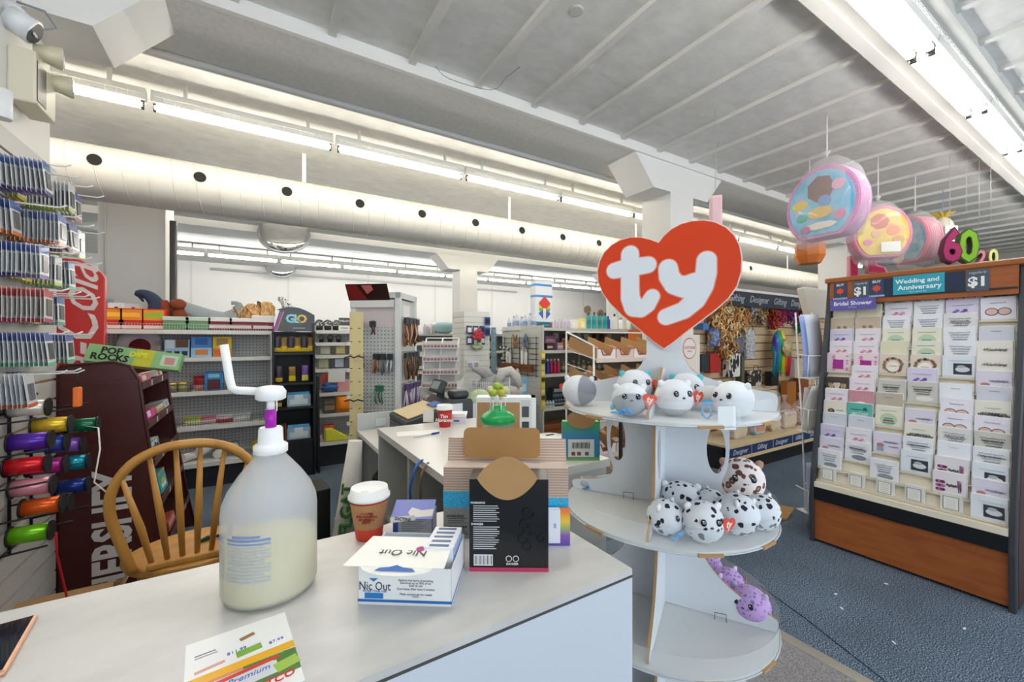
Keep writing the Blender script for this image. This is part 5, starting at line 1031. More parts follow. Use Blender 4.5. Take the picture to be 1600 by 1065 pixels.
MB().box(-tw / 2, tw / 2, -td / 2, td / 2, 0.0, 0.1).build('base', M('c4c6c4', 0.4), TW); MB().box(-tw / 2 - 0.022, tw / 2 + 0.022, -td / 2 - 0.022, td / 2 + 0.022, tH - 0.05, tH).build('top_frame', M('d0d2d0', 0.4), TW)
MB().box(-tw / 2 + 0.02, tw / 2 - 0.02, -td / 2 - 0.004, -td / 2, tH - 0.3, tH - 0.06).build('blank_panel', M('d0c4c6', 0.5), TW)
q = MB(); q.at((-0.03, -td / 2 - 0.03, tH - 0.07), 0, R(28)); q.box(-0.2, 0.17, -0.004, 0, 0, 0.15); sg = q.build('tilted_sign', M('2a1210', 0.4), TW); q = MB(); q.at((-0.03, -td / 2 - 0.03, tH - 0.07), 0, R(28)); q.prism([(-0.19, 0.01), (-0.03, 0.01), (-0.1, 0.14), (-0.19, 0.14)][::-1], -0.006, -0.004); q.build('red_print', M('7a1f1c', 0.4), sg)
q = MB(); q.at((-0.03, -td / 2 - 0.03, tH - 0.07), 0, R(28)); q.prism([(-0.02, 0.06), (0.04, 0.1), (0.03, 0.14), (-0.06, 0.14)][::-1], -0.0066, -0.006); q.build('white_print', M('c86a62', 0.4), sg); MB().box(-0.22, 0.17, -td / 2 - 0.036, -td / 2 - 0.02, tH - 0.13, tH - 0.07).build('sign_rail', M('dddcd8', 0.5), TW)
MB().box(tw / 2 + 0.0, tw / 2 + 0.002, -0.08, 0.08, tH - 0.22, tH - 0.1).build('price_sheet', M('eeeeea', 0.4), TW)
def bundle(name, label, loc, rz, cols, n, L, w, group, cardc='202228'):
    t = thing(name, label, 'hanging goods', loc, rz, group); MB().box(-w / 2, w / 2, -0.012, 0.012, -0.05, 0.0).build('header_card', M(cardc, 0.4), t)
    r2 = random.Random(hash(label) % 1000)
    q = MB()
    for k in range(n):
        x = -w / 2 + w * (k + 0.5) / n; l_ = L * r2.uniform(0.75, 1)
        q.tube([(x, r2.uniform(-0.012, 0.012), -0.04), (x + r2.uniform(-0.012, 0.012), r2.uniform(-0.025, 0.025), -0.05 - l_ * 0.5), (x + r2.uniform(-0.01, 0.01), r2.uniform(-0.02, 0.02), -0.05 - l_)], [0.006, 0.0085, 0.006], 5, k % len(cols))
    q.build('straps', [M(c, 0.5) for c in cols], t); MB().tube([(0, 0.03 + 0.03, 0.006), (0, -0.03, 0.006)], 0.003, 5).build('peg', M('9a9c9e', 0.3, 0.7), t); return t
def tl_(x, y, z): return lp((tp_.x, tp_.y, 0), R(-38), x, y, z)
FG = 'goods on the tower front'; fy = -td / 2 - 0.045
for lab, x, z, cols, n, L, w, cardc in (('brown corded charm at the upper left', -0.13, 1.57, ['6a2a20', 'a84a32', '2a2a2c'], 4, 0.13, 0.06, '55565a'), ('small dark charm at the upper middle', -0.01, 1.57, ['3a3c44', '8a3a4a'], 2, 0.08, 0.05, '3a3c40'), ('flat black card pack at the left', -0.13, 1.29, ['1a1a1c', '202022'], 8, 0.11, 0.07, '141416'),
    ('orange corded charm near the middle', 0.02, 1.29, ['c4622a', '5a4a40', '8a8c90'], 4, 0.12, 0.05, '2c2e36'), ('silver chain charm right of middle', 0.08, 1.29, ['9a9ca0', '6a6c70'], 4, 0.13, 0.05, '33353c'), ('white chain charm at the right', 0.145, 1.29, ['c4c4c8', '7a7c82'], 4, 0.12, 0.05, '33353c'),
    ('teal charm at the lower left', -0.13, 1.02, ['2a6a7a', '2a2c34', '4aa0b0'], 4, 0.13, 0.055, '2a4a58'), ('green and violet charm at the lower middle', 0.05, 1.02, ['2a8a4a', '5a3a6a'], 3, 0.12, 0.07, '2f6a58')):
    bundle('charm_bundle', lab + ' of the pegboard tower front', tl_(x, fy, z), R(-38), cols, n, L, w, FG, cardc)
for i in range(5): bundle('charm_bundle', '%s orange charm in the bottom row of the pegboard tower front' % ['first', 'second', 'third', 'fourth', 'fifth'][i], tl_(-0.15 + 0.075 * i, fy, 0.78), R(-38), [['c86a2a', '8a4a2a'], ['e08a3a', 'b04a3a'], ['c4803a', '6a4a3a'], ['d05a3a', '8a6a4a'], ['b8742a', 'd8a04a']][i], 4, 0.09, 0.05, FG, '26283a')
SGp = 'goods on the tower side'
for r_, (z, cols, nm) in enumerate(((1.6, ['7a4a32', 'b07a50', '4a2a20', 'c8a888', '6a2c22'], 'brown'), (1.3, ['8a5a3a', '5a4a3a', 'a8845a', '33302c'], 'tan and dark'), (1.02, ['b8a8c0', '6a5a78', 'd0c8cc', '4a3a50'], 'lilac and grey'), (0.74, ['2a4a8a', '2a6a4a', '8a9ac0', '1f2a44'], 'blue and green'))):
    for k in range(4): bundle('lanyard_bundle', '%s lanyards on the tower side, %s bunch from the front' % (nm, ordw[k]), tl_(tw / 2 + 0.055, -0.14 + 0.09 * k, z), R(52), cols, 6, 0.2, 0.075, SGp, ['2c2e36', '33353c', '4a3a6a', '22242c'][r_])
for k in range(2): MB().box(-0.001, 0.0, 0, 0.001, 0, 0.001)
bs = MB().box(-0.12, 0.1, -0.004, 0.004, 0, 0.16).build('dark_sign', M('33353a', 0.4), None, tl_(-0.28, 0.1, 1.52), (R(10), R(12), R(-30))); tag(bs, 'small tilted dark sign behind the pegboard tower', 'sign'); 
# ------------------------------------------------------------------ gondola with plants and frames
G4 = (0.57, 5.55, 0); g4 = gondola('gondola_shelving', 'narrow shelf unit with potted plants and picture frames behind the cream stand', G4, 0, 1.25, 1.62, [(0.57, 0.42), (0.81, 0.42), (1.075, 0.34), (1.235, 0.34), (1.38, 0.34), (1.52, 0.34)], dd=0.52, deck=0.27)
leaf = noise_ramp('grey_leaves', 70, [(0.35, '4a4c4a'), (0.65, '9a9c98')], 0.9, 3, (1, 1, 1), 1.0)
def plant(px, z, r, lab):
    v = at(px, Y=5.33); t = thing('potted_plant', lab, 'plant', (v.x, 5.33, z), 0, 'small potted plants'); MB().lathe([(r * 0.7, 0), (r * 0.8, r * 1.1)], 12).build('pot', M('1f2022', 0.5), t)
    q = MB(); r2 = random.Random(int(px))
    for k in range(40):
        a_ = r2.uniform(0, 2 * PI); ph_ = r2.uniform(0, PI * 0.6); d_ = Vector((math.sin(ph_) * math.cos(a_), math.sin(ph_) * math.sin(a_), math.cos(ph_)))
        c_ = Vector((0, 0, r * 1.5)) + d_ * r * 0.9; q.sph(c_, r * 0.22, 5, 0, 4)
    q.build('foliage', leaf, t)
for px, l_ in ((499, 'left'), (512, 'middle'), (525, 'right')): plant(px, 1.524, 0.05, 'small grey leafed plant in black pot on the top shelf, ' + l_ + ' of three')
for px, l_ in ((502, 'left'), (516, 'middle'), (529, 'right')): plant(px, 1.384, 0.036, 'tiny grey plant in black pot on the second shelf, ' + l_ + ' of three')
def shelfpos(px, Y, z): v = at(px, Y=Y); return (v.x, Y, z)
carton('welcome_plaque', 'dark plaque lettered welcome standing on the top shelf behind the plants', shelfpos(541, 5.45, 1.524), 0, 0.17, 0.02, 0.16, '4a4c50', (), 'WELCOME', 'd8d8d4', 0.035, cat='plaque', tz=0.75)
carton('white_plaque', 'small white lettered block on the top shelf right of the plants', shelfpos(538, 5.27, 1.524), 0, 0.13, 0.03, 0.06, 'e2e2dc', [(0.2, 0.8, 0.4, 0.6, '7fa0a8')], cat='plaque')
for px, z, c, c2, lab in ((508, 1.239, '8a8c88', 'c9c5b4', 'grey framed script print on the third shelf'), (532, 1.239, '9a7a3a', 'd8c88a', 'gold framed picture on the third shelf'), (505, 1.079, '8f8f6a', 'c4c4a4', 'olive framed print on the fourth shelf'), (530, 1.079, '5a5c60', 'cfd2e6', 'dark framed pale picture on the fourth shelf')):
    t = thing('picture_frame', lab, 'picture frame', shelfpos(px, 5.28, z)); q = MB(); q.box(-0.06, 0.06, -0.01, 0.01, 0, 0.125); q.build('frame', M(c, 0.4), t); MB().box(-0.048, 0.048, -0.0115, -0.01, 0.013, 0.112).build('picture', M(c2, 0.4), t)
sn = MB().box(-0.09, 0.09, -0.001, 0, 0, 0.14).build('paper_sign', M('e6e6e2', 0.5), None, shelfpos(526, 5.12, 0.93), (R(4), 0, 0)); tag(sn, 'handwritten white sheet hung on the shelf unit front', 'sign')
carton('red_box', 'red box at the left of the fifth shelf behind the side board', shelfpos(507, 5.2, 0.814), 0, 0.07, 0.1, 0.2, 'c0392f', cat='box'); carton('pink_box', 'pink flat box on the fifth shelf under the white sheet', shelfpos(536, 5.2, 0.814), 0, 0.14, 0.1, 0.13, 'd99a9a', cat='box')
sh_ = MB(); sh_.sph((0, 0, 0.05), (0.1, 0.05, 0.05), 12); sh_.sph((-0.03, 0, 0.09), (0.05, 0.045, 0.04), 10); tag(sh_.build('blue_shoe', M('2f5a8f', 0.6), None, shelfpos(515, 5.16, 0.814)), 'blue slipper on the fifth shelf of the plant unit', 'shoe')
bag('orange_bag', 'bright orange bag on the sixth shelf beside the cream stand', shelfpos(536, 5.16, 0.574), 0, 0.17, 0.2, 0.1, ['f08a1c', 'e07a1c'], 0.2); carton('dark_box', 'dark patterned box on the sixth shelf beside the orange bag', shelfpos(514, 5.2, 0.574), 0, 0.13, 0.12, 0.18, '4a443c', [(0.1, 0.9, 0.2, 0.5, '8a7a5a'), (0.1, 0.9, 0.6, 0.8, '6a5a4a')], cat='box')
carton('red_box', 'red box on the bottom deck of the plant unit', shelfpos(513, 5.2, 0.274), 0, 0.11, 0.12, 0.16, 'c43a34', cat='box'); q = MB().prism([(-0.12, 0), (0.12, 0), (0.12, 0.03), (-0.05, 0.14), (-0.12, 0.14)], -0.06, 0.06).build('yellow_pack', M('d8d83a', 0.5), None, shelfpos(525, 5.1, 0.274), bev=0.01); tag(q, 'yellow wedge shaped pack on the bottom deck of the plant unit', 'pack')
# ------------------------------------------------------------------ wire rack with red goods
rp = at(689, d=4.45); rk = thing('tiered_wire_rack', 'white slanted wire rack with six tiers of small red goods', 'rack', (rp.x, rp.y, 0), CF + R(8)); ww = M('e8e8e6', 0.35)
q = MB()
for x in (-0.17, 0.0, 0.17):
    q.tube([(x - 0.05, -0.2, 0.55), (x, -0.02, 1.3), (x + 0.02, 0.0, 1.43)], 0.008, 6)
q.build('uprights', ww, rk)
MB().tube([(-0.15, 0.0, 1.43), (0.19, 0.0, 1.43)], 0.008, 6).build('top_rail', ww, rk); MB().box(-0.2, 0.2, -0.2, 0.15, 0, 0.5).build('base', M('c9cac8', 0.5), rk); MB().box(-0.2, 0.2, 0.02, 0.03, 0.5, 1.4).build('back_board', M('d4d5d3', 0.5), rk)
for k in range(6):
    z = 1.33 - 0.135 * k; y = -0.02 - 0.03 * k; MB().box(-0.19, 0.19, y - 0.05, 0.02, z - 0.008, z).build('tier', ww, rk); wire_fence('tier_wire', rk, -0.19, 0.19, y - 0.05, z, z + 0.025, ww, 0.03)
cm_ = MB(); cm_.box(-0.014, 0.014, -0.02, 0.02, 0, 0.05); cm_.box(-0.0145, 0.0145, -0.0205, 0.0205, 0.03, 0.0505, 1); cm_.box(-0.012, 0.012, -0.0208, -0.02, 0.005, 0.02, 2)
cme = cm_.mesh('tin', [M('b8282c', 0.35), M('d8d0cc', 0.4), M('3a1a1c', 0.4)])
for k in range(6):
    z = 1.33 - 0.135 * k; y = -0.02 - 0.03 * k
    for i in range(10):
        v = lp((rp.x, rp.y, 0), CF + R(8), -0.165 + 0.036 * i, y - 0.02, z); tag(inst(cme, 'small_tin', None, v, (0, 0, CF + R(8))), 'small red tin on the %s tier of the white wire rack' % ['first', 'second', 'third', 'fourth', 'fifth', 'sixth'][k], 'tin', 'tins on tier %d' % (k + 1))
# ------------------------------------------------------------------ slat tower with phone goods
sp_ = (2.3, 4.95, 0); stt = thing('slat_tower', 'square slatted tower with hanging phone accessories', 'display tower', sp_); MB().box(0.01, 0.37, 0.01, 0.37, 0, 1.79).build('core', M('8f9090', 0.6), stt)
slm = MB(); slm.box(0, 0.38, 0, 0.38, 0.004, 0.072); sme = slm.mesh('slat', M('d6d5d0', 0.45))
for k in range(23): inst(sme, 'slat', stt, (0, 0, 0.12 + 0.0725 * k))
blm = MB(); blm.box(-0.04, 0.04, -0.004, 0, -0.11, 0); blm.box(-0.026, 0.026, -0.016, -0.004, -0.085, -0.025, 1); bme = [blm.mesh('blister', [M(c, 0.35), M(c2, 0.3)]) for c, c2 in (('2f4f9a', '1a1a20'), ('3a3f58', 'd8dae0'), ('dfe1e6', '9a9ca6'))]
pos_ = [(0.06, 1.6, 1), (0.15, 1.6, 1), (0.25, 1.6, 0), (0.33, 1.72, 0), (0.33, 1.58, 0), (0.06, 1.46, 1), (0.15, 1.46, 1), (0.25, 1.46, 1), (0.07, 1.14, 2), (0.16, 1.14, 2), (0.12, 0.9, 2), (0.21, 0.9, 2), (0.3, 0.9, 1)]
for i, (x, z, m_) in enumerate(pos_):
    t = thing('phone_accessory', '%s blister pack on the slat tower, %s row, place %s' % (['blue', 'dark', 'white'][m_], 'upper' if z > 1.3 else 'lower', ['one', 'two', 'three', 'four', 'five', 'six', 'seven', 'eight', 'nine', 'ten', 'eleven', 'twelve', 'thirteen'][i]), 'pack', (2.3 + x, 4.92, z), 0, 'packs on the slat tower'); inst(bme[m_], 'blister', t); MB().tube([(0, 0.03, -0.01), (0, -0.03, -0.01)], 0.002, 5).build('peg', M('c8c8c8', 0.3, 0.6), t)
# ------------------------------------------------------------------ wire bin
bp_ = at(758, d=4.0); bn = thing('wire_bin', 'square white wire bin full of soft toys', 'bin', (bp_.x, bp_.y, 0), CF); q = MB(); hw = 0.235
for k in range(28):
    u = -hw + 2 * hw * k / 27
    for (x, y) in ((u, -hw), (u, hw), (-hw, u), (hw, u)): q.box(x - 0.0015, x + 0.0015, y - 0.0015, y + 0.0015, 0.3, 1.03)
for z in [0.3 + 0.045 * k for k in range(17)]:
    for (x0, x1, y0, y1) in ((-hw, hw, -hw, -hw), (-hw, hw, hw, hw), (-hw, -hw, -hw, hw), (hw, hw, -hw, hw)): q.box(x0 - 0.0015, x1 + 0.0015, y0 - 0.0015, y1 + 0.0015, z - 0.0015, z + 0.0015)
o = q.build('wire_mesh', ww, bn); o['kind'] = 'stuff'
MB().box(-hw, hw, -hw, hw, 0.29, 0.3).build('floor_sheet', M('c8c9c6', 0.5), bn)
for sx in (-1, 1):
    for sy in (-1, 1): MB().box(sx * hw - 0.006, sx * hw + 0.006, sy * hw - 0.006, sy * hw + 0.006, 0, 1.04).build('corner_post', ww, bn)
def bl_(x, y, z): return lp((bp_.x, bp_.y, 0), CF, x, y, z)
q = MB(); q.sph((0, 0, 0.12), (0.12, 0.12, 0.11), 18); tag(q.build('green_ball', M('bcd89a', 0.6), None, bl_(-0.04, -0.1, 0.72)), 'pale green pumpkin-shaped plush in the wire bin', 'plush toy')
q = MB(); q.sph((0, 0, 0.14), (0.14, 0.13, 0.14), 14); q.tube([(0, 0, 0.2), (-0.08, 0, 0.3), (-0.2, 0, 0.33)], [0.08, 0.05, 0.015], 10); tag(q.build('grey_plush', M('a09f9f', 0.95, bump=0.3), None, bl_(0.05, 0.1, 0.8)), 'grey soft toy with pointed hat in the wire bin', 'plush toy')
q = MB(); q.tube([(-0.1, 0, 0.0), (-0.04, 0, 0.1), (0.04, 0, 0.11), (0.1, -0.03, 0.05), (0.13, -0.05, -0.05)], [0.03, 0.05, 0.05, 0.045, 0.03], 10); tag(q.build('rope_plush', M('cfcbc4', 0.95, bump=0.5), None, bl_(0.2, 0.02, 1.0)), 'pale knotted soft toy hanging over the wire bin rim', 'plush toy')
MB_ = None
q = MB().box(-0.23, 0.23, -0.23, 0.23, 0.301, 0.72).build('toy_heap', M('8f8c8c', 0.95, bump=0.6, bscale=12), bn, bev=0.05)
tag(MB().sph((0, 0, 0.055), (0.07, 0.06, 0.055), 12).build('pink_ball', M('b87a8c', 0.6), None, bl_(-0.2, -0.19, 0.72)), 'dusty pink ball at the left of the wire bin', 'ball')
# ------------------------------------------------------------------ gondola in the middle, its slatted end and goods
slat_d = M('b9b9b4', 0.5)
G2 = (3.1, 4.74, 0); g2L = 2.9; g2 = gondola('gondola_shelving', 'long grey gondola with toiletries left of the heart sign', G2, 0, g2L, 1.56, [(0.532, 0.4), (0.968, 0.4), (1.276, 0.4), (1.567, 0.44)], back=M('8d8f88', 0.6, var=0.05), dd=0.46, deck=0.18)
MB().box(-0.025, 0.0, -0.46, 0.55, 0.0, 1.6).build('end_panel', M('c4c4be', 0.5), g2); MB().box(-0.05, g2L, 0.03, 0.55, 1.547, 1.567).build('top_shelf', shelf_m, g2)
eslat = MB().box(-0.032, -0.025, -0.43, 0.53, 0, 0.07).mesh('end_slat', M('c9c9c4', 0.45))
for k in range(19): inst(eslat, 'end_slat', g2, (0, 0, 0.12 + 0.0755 * k))
for k in range(8): MB().tube([(-0.045, -0.4, 0.95 + 0.07 * k), (-0.045, 0.5, 0.95 + 0.07 * k)], 0.004, 5).build('grid_wire', black, g2)
for k in range(5): MB().tube([(-0.045, -0.35 + 0.2 * k, 0.93), (-0.045, -0.35 + 0.2 * k, 1.46)], 0.004, 5).build('grid_wire', black, g2)
def g2p(px, z, dy): v = at(px, Y=G2[1] - dy); return (v.x, G2[1] - dy, z)
TS = 1.571
bx_ = thing('balloon_box', 'tall white box with rainbow picture standing on top of the gondola', 'box', g2p(846, TS, 0.1)); MB().box(-0.14, 0.14, -0.06, 0.06, 0, 0.64).build('box_body', M('e4e8ee', 0.45), bx_)
for z0, z1, c in ((0.57, 0.6, '4a8fd0'), (0.42, 0.45, '4a8fd0'), (0.0, 0.09, '3f90c8')): MB().box(-0.141, 0.141, -0.061, 0.061, z0, z1).build('stripe', M(c, 0.45), bx_)
for k, c in enumerate(('4a60b0', '5aa84a', 'e0c83a', 'e08a3a', 'd8453a')):
    MB().at((0.01, -0.0605 - 0.0006 * (4 - k) * 0 - 0.0004 * k, 0.2), 0, PI / 2).lathe([(0.001, 0.0), (0.1 - 0.0 * k, 0), (0.1, 0.0005)], 4).build('picture', M(c, 0.5), bx_, (0, 0, 0.035 * k), None) if k in (0, 4) else MB().box(-0.08, 0.1, -0.0615, -0.06, 0.2 + 0.035 * k, 0.235 + 0.035 * k).build('picture', M(c, 0.5), bx_)
MB().box(-0.015, 0.03, -0.063, -0.06, 0.1, 0.27).build('picture', M('e8e4e0'), bx_); MB().prism([(0.04, 0.0), (0.14, 0.0), (0.14, 0.085)][::-1], -0.063, -0.061).build('print', M('c43a3a'), bx_)
for i in range(4): bottle('shampoo_bottle', 'teal bottle on top of the gondola, %s of four from the left' % ordw[i], g2p(920 + 8.5 * i, TS, 0.16 + 0.03 * (i % 2)), 0.032, 0.25, '2aa0a4', '1f3a44', 'teal bottles', '1f8a90')
for i, (px, c, cap, h_, l_) in enumerate(((950, '27439a', '1a2a66', 0.2, 'navy bottle'), (960, 'dfe2e2', '2a2c30', 0.24, 'white bottle with dark oval'), (970, 'e2e2de', '8a8f96', 0.19, 'white round bottle'), (982, 'd8d6cc', '7a5a8a', 0.18, 'cream bottle'))): bottle('shampoo_bottle', l_ + ' right of the teal bottles on the gondola top', g2p(px, TS, 0.16), 0.033, h_, c, cap, 'mixed bottles')
for i in range(5): bottle('lotion_bottle', 'pale lilac bottle right of the balloon box, %s of five' % ['first', 'second', 'third', 'fourth', 'fifth'][i], g2p(868 + 5.2 * i, TS, 0.2), 0.022, 0.13, 'c4bccc', 'dcd8dc', 'lilac bottles')
carton('yellow_box', 'yellow and white box beside the teal bottles on the gondola top', g2p(909, TS, 0.2), 0, 0.09, 0.06, 0.15, 'e6dc8a', [(0.2, 0.8, 0.2, 0.7, 'f2ecc8')], cat='box'); carton('white_box', 'plain white box between the lilac bottles and the yellow box', g2p(897, TS, 0.2), 0, 0.09, 0.06, 0.13, 'e6e6e2', cat='box')
for px, lab in ((918, 'left'), (938, 'right')):
    v = g2p(px, TS, 0.02); t = thing('round_brush', 'round brown brush standing behind the teal bottles, ' + lab + ' one', 'brush', v, 0, 'round brushes'); MB().tube([(0, 0, 0), (0, 0, 0.26)], 0.01, 6).build('handle', M('5a4632'), t); MB().at((0, 0, 0.3 - 0.05 * (px > 930)), 0, PI / 2).lathe([(0.06, -0.012), (0.06, 0.012)], 16).build('head', M('7a6244', 0.6), t)
for i in range(7): bottle('spray_bottle', 'white and blue spray bottle over the slatted gondola end, %s from the left' % ['first', 'second', 'third', 'fourth', 'fifth', 'sixth', 'seventh'][i], (3.14 + 0.015 * (i % 2), 5.2 - 0.105 * i, TS), 0.032, 0.17 + 0.02 * (i % 3), 'd4d8e2', 'b8c0d4' if i % 2 else 'e6e6ea', 'spray bottles', ['8fa4cc', 'b8c4dc'][i % 2])
tl2 = carton('teal_box', 'dark teal box in front of the balloon box on the gondola corner', (3.2, 4.42, TS), 0, 0.16, 0.08, 0.07, '1f5a66', [(0.1, 0.9, 0.3, 0.7, '4a8a94')], cat='box')
z_ = 1.28
for px, w_, h_, c, lab in ((856, 0.11, 0.09, '4a3038', 'dark berry coloured box'), (872, 0.1, 0.1, 'b08aa8', 'mauve box'), (886, 0.13, 0.13, 'e08a2c', 'orange box'), (902, 0.14, 0.12, 'b0a098', 'taupe box')): carton('toiletry_box', lab + ' on the second shelf of the toiletries gondola', g2p(px, z_, 0.3), 0, w_, 0.1, h_, c, [(0.1, 0.9, 0.3, 0.6, 'd8c8c0')], cat='box')
bag('hair_pack', 'patterned violet hair accessory pack lying on the second gondola shelf', g2p(860, z_ + 0.09, 0.3), 0, 0.17, 0.11, 0.07, ['7a4a6a', 'b88aa4'], 0.4)
for i in range(8):
    t = thing('blister_card', 'clear blister card hung at the back under the gondola top, %s from left' % ['first', 'second', 'third', 'fourth', 'fifth', 'sixth', 'seventh', 'eighth'][i], 'pack', g2p(868 + 12 * i, 1.36, 0.05), 0, 'cards under the gondola top'); MB().box(-0.045, 0.045, -0.003, 0, 0, 0.15).build('card', M(['c8c8c4', '5a2a2c', '3a2a2a', 'b8a8a0'][i % 4], 0.4), t); MB().box(-0.03, 0.03, -0.018, -0.003, 0.02, 0.08).build('blister', M(['8a8c90', 'c8c0b8', '8a3a4a', '6a6c70'][i % 4], 0.3), t)
for i, c in enumerate(('2a3a8a', '2f4a9a', 'b02048', 'c02a58', 'b83048')): bottle('spray_can', '%s tall can on the third gondola shelf, %s from the left' % (['navy', 'blue', 'crimson', 'pink', 'red'][i], ['first', 'second', 'third', 'fourth', 'fifth'][i]), g2p(850 + 5.6 * i, 0.972, 0.3), 0.024, 0.19, c, 'd8d8dc', 'tall cans')
for i in range(9): bottle('olive_jar', 'olive jar at the back of the third gondola shelf, %s from left' % ['first', 'second', 'third', 'fourth', 'fifth', 'sixth', 'seventh', 'eighth', 'ninth'][i], g2p(880 + 8 * i, 0.972, 0.2), 0.033, 0.15 - 0.02 * (i % 2), ['6a6244', '7a6a4a', '5a5a44'][i % 3], 'b8b09a', 'olive jars', 'a8a890')
for i in range(12): bottle('vial', '%s vial on the fourth gondola shelf, %s from the left' % ('white' if i < 4 else 'dark', ['first', 'second', 'third', 'fourth', 'fifth', 'sixth', 'seventh', 'eighth', 'ninth', 'tenth', 'eleventh', 'twelfth'][i]), g2p(851 + 4.4 * i, 0.536, 0.34), 0.02, 0.085, 'd0dcdc' if i < 4 else '3a3e48', 'e6e6e2', 'vials', '8fb0b8')
carton('vial_tray', 'dark tray of vials at the back of the fourth gondola shelf', g2p(876, 0.536, 0.14), 0, 0.34, 0.1, 0.22, '3f4a54', [(0, 1, 0.45, 0.62, '6f8a9c'), (0.05, 0.95, 0.75, 0.95, 'b8c0c4')], cat='tray')
for i in range(3): carton('wooden_crate', 'brown wooden crate on the bottom gondola deck, %s of three' % ordw[i], g2p(852 + 24 * i, 0.184, 0.3), 0, 0.26, 0.2, 0.13, '8a4f2a', [(0.05, 0.95, 0.45, 0.55, '6a3a20')], cat='crate', group='wooden crates')
# goods on the slatted end
EX = 3.05
for y, z, c, lab in ((5.1, 1.0, '7a4420', 'farthest'), (4.83, 1.0, '7a4420', 'middle'), (4.55, 1.0, '7a4420', 'nearest')): carton('wooden_sign', lab + ' small brown wooden sign on the slatted gondola end', (EX - 0.03, y, z), R(-90), 0.26, 0.04, 0.09, c, [(0.3, 0.7, 0.4, 0.6, '4a2814')], cat='sign', group='brown wooden signs')
q = MB()
for k in range(22):
    a_ = 2 * PI * k / 22; q.sph((0, 0.13 * math.sin(a_) ** 3, 0.13 * (13 * math.cos(a_) - 5 * math.cos(2 * a_) - 2 * math.cos(3 * a_) - math.cos(4 * a_)) / 16), 0.016, 6, k % 2)
tag(q.build('bead_wreath', [M('e2e2de', 0.5), M('2a2a2c', 0.4)], None, (EX - 0.03, 5.15, 1.22)), 'heart shaped wreath of black and white beads on the slatted end', 'wreath')
q = MB(); q.sph((0, 0, 0), (0.02, 0.05, 0.07), 10); q.tube([(0, 0.02, 0.05), (0, 0.05, 0.13)], 0.012, 6); q.tube([(0, -0.02, 0.05), (0, -0.05, 0.12)], 0.012, 6); tag(q.build('deer_ornament', M('8a6a44', 0.8), None, (EX - 0.03, 4.85, 1.36)), 'brown antlered felt ornament hung on the slatted gondola end', 'ornament')
q = MB(); q.sph((0, 0, 0), (0.02, 0.05, 0.05), 10); q.tube([(0, 0, 0.03), (0, 0.01, 0.14)], [0.04, 0.01], 6); tag(q.build('gnome_ornament', M('6a7a8a', 0.8), None, (EX - 0.03, 4.58, 1.36)), 'blue grey felt gnome ornament hung on the slatted gondola end', 'ornament')
for i, (y, c, h_) in enumerate(((5.05, 'e6e2dc', 0.2), (4.98, 'dcd8d2', 0.18), (4.66, 'e8e8e4', 0.22), (4.58, 'e4e2de', 0.2))): bottle('candle_bottle', 'white candle on the brown signs of the slatted end, %s' % ['farthest', 'second farthest', 'second nearest', 'nearest'][i], (EX - 0.03, y, 1.092), 0.022, h_, c, 'd8d4cc', 'white candles')
st2 = MB().box(-0.02, 0.02, -0.05, 0.05, 0, 0.75).build('curtain_sample', noise_ramp('blue_grey_cloth', 40, [(0.4, '6f8f9c'), (0.6, '9ab4bc')], 0.9), None, (2.95, 5.33, 1.0), bev=0.01); tag(st2, 'blue grey patterned cloth strip hanging at the far gondola corner', 'cloth'); st2.location.z = 0.85
cs = thing('clip_strip', 'yellow clip strip of small packs on the gondola corner', 'clip strip', (3.06, 4.25, 0.55)); MB().box(-0.03, 0.03, -0.004, 0, 0, 0.72).build('strip', M('d8c44a', 0.5), cs)
for k in range(9): MB().box(-0.026, 0.022, -0.012, -0.004, 0.04 + 0.075 * k, 0.09 + 0.075 * k).build('small_pack', M(['e6d86a', '4a4630', 'f0e6a0'][k % 3], 0.4), cs)
# low goods in front of the gondola end
q = MB(); q.sph((0, 0, 0.1), (0.11, 0.1, 0.1), 14); q.tube([(0, 0, 0.15), (0.02, 0, 0.26), (0.05, 0, 0.36)], [0.09, 0.06, 0.012], 12, 1); q.sph((0, -0.09, 0.13), (0.02, 0.02, 0.02), 6, 2)
wt = thing('low_table', 'low grey table in front of the slatted gondola end', 'table', (2.62, 4.42, 0)); MB().box(-0.3, 0.28, -0.22, 0.22, 0.68, 0.7).build('table_top', M('b0b0aa', 0.5), wt)
for sx in (-0.27, 0.25):
    for sy in (-0.19, 0.19): MB().box(sx - 0.015, sx + 0.015, sy - 0.015, sy + 0.015, 0, 0.68).build('leg', M('9a9a96', 0.5), wt)
tag(q.build('gnome_doll', [M('dcdad4', 0.95, bump=0.4), M('a5a6a6', 0.95), M('d8a88a', 0.7)], None, (2.68, 4.32, 0.7)), 'white bearded gnome doll with grey hat on the low table', 'doll')
carton('blue_card_pack', 'white and blue card pack leaning beside the gnome doll', (2.42, 4.3, 0.7), R(-20), 0.13, 0.03, 0.28, 'd4dce4', [(0.1, 0.9, 0.55, 0.95, '5a90c4'), (0.2, 0.8, 0.1, 0.4, '8a9aa8')], cat='pack'); carton('blue_cone_pack', 'sky blue pack right of the gnome doll', (2.84, 4.35, 0.7), R(-20), 0.08, 0.04, 0.24, '7ab8dc', [(0.2, 0.8, 0.3, 0.7, 'c8dce8')], cat='pack')
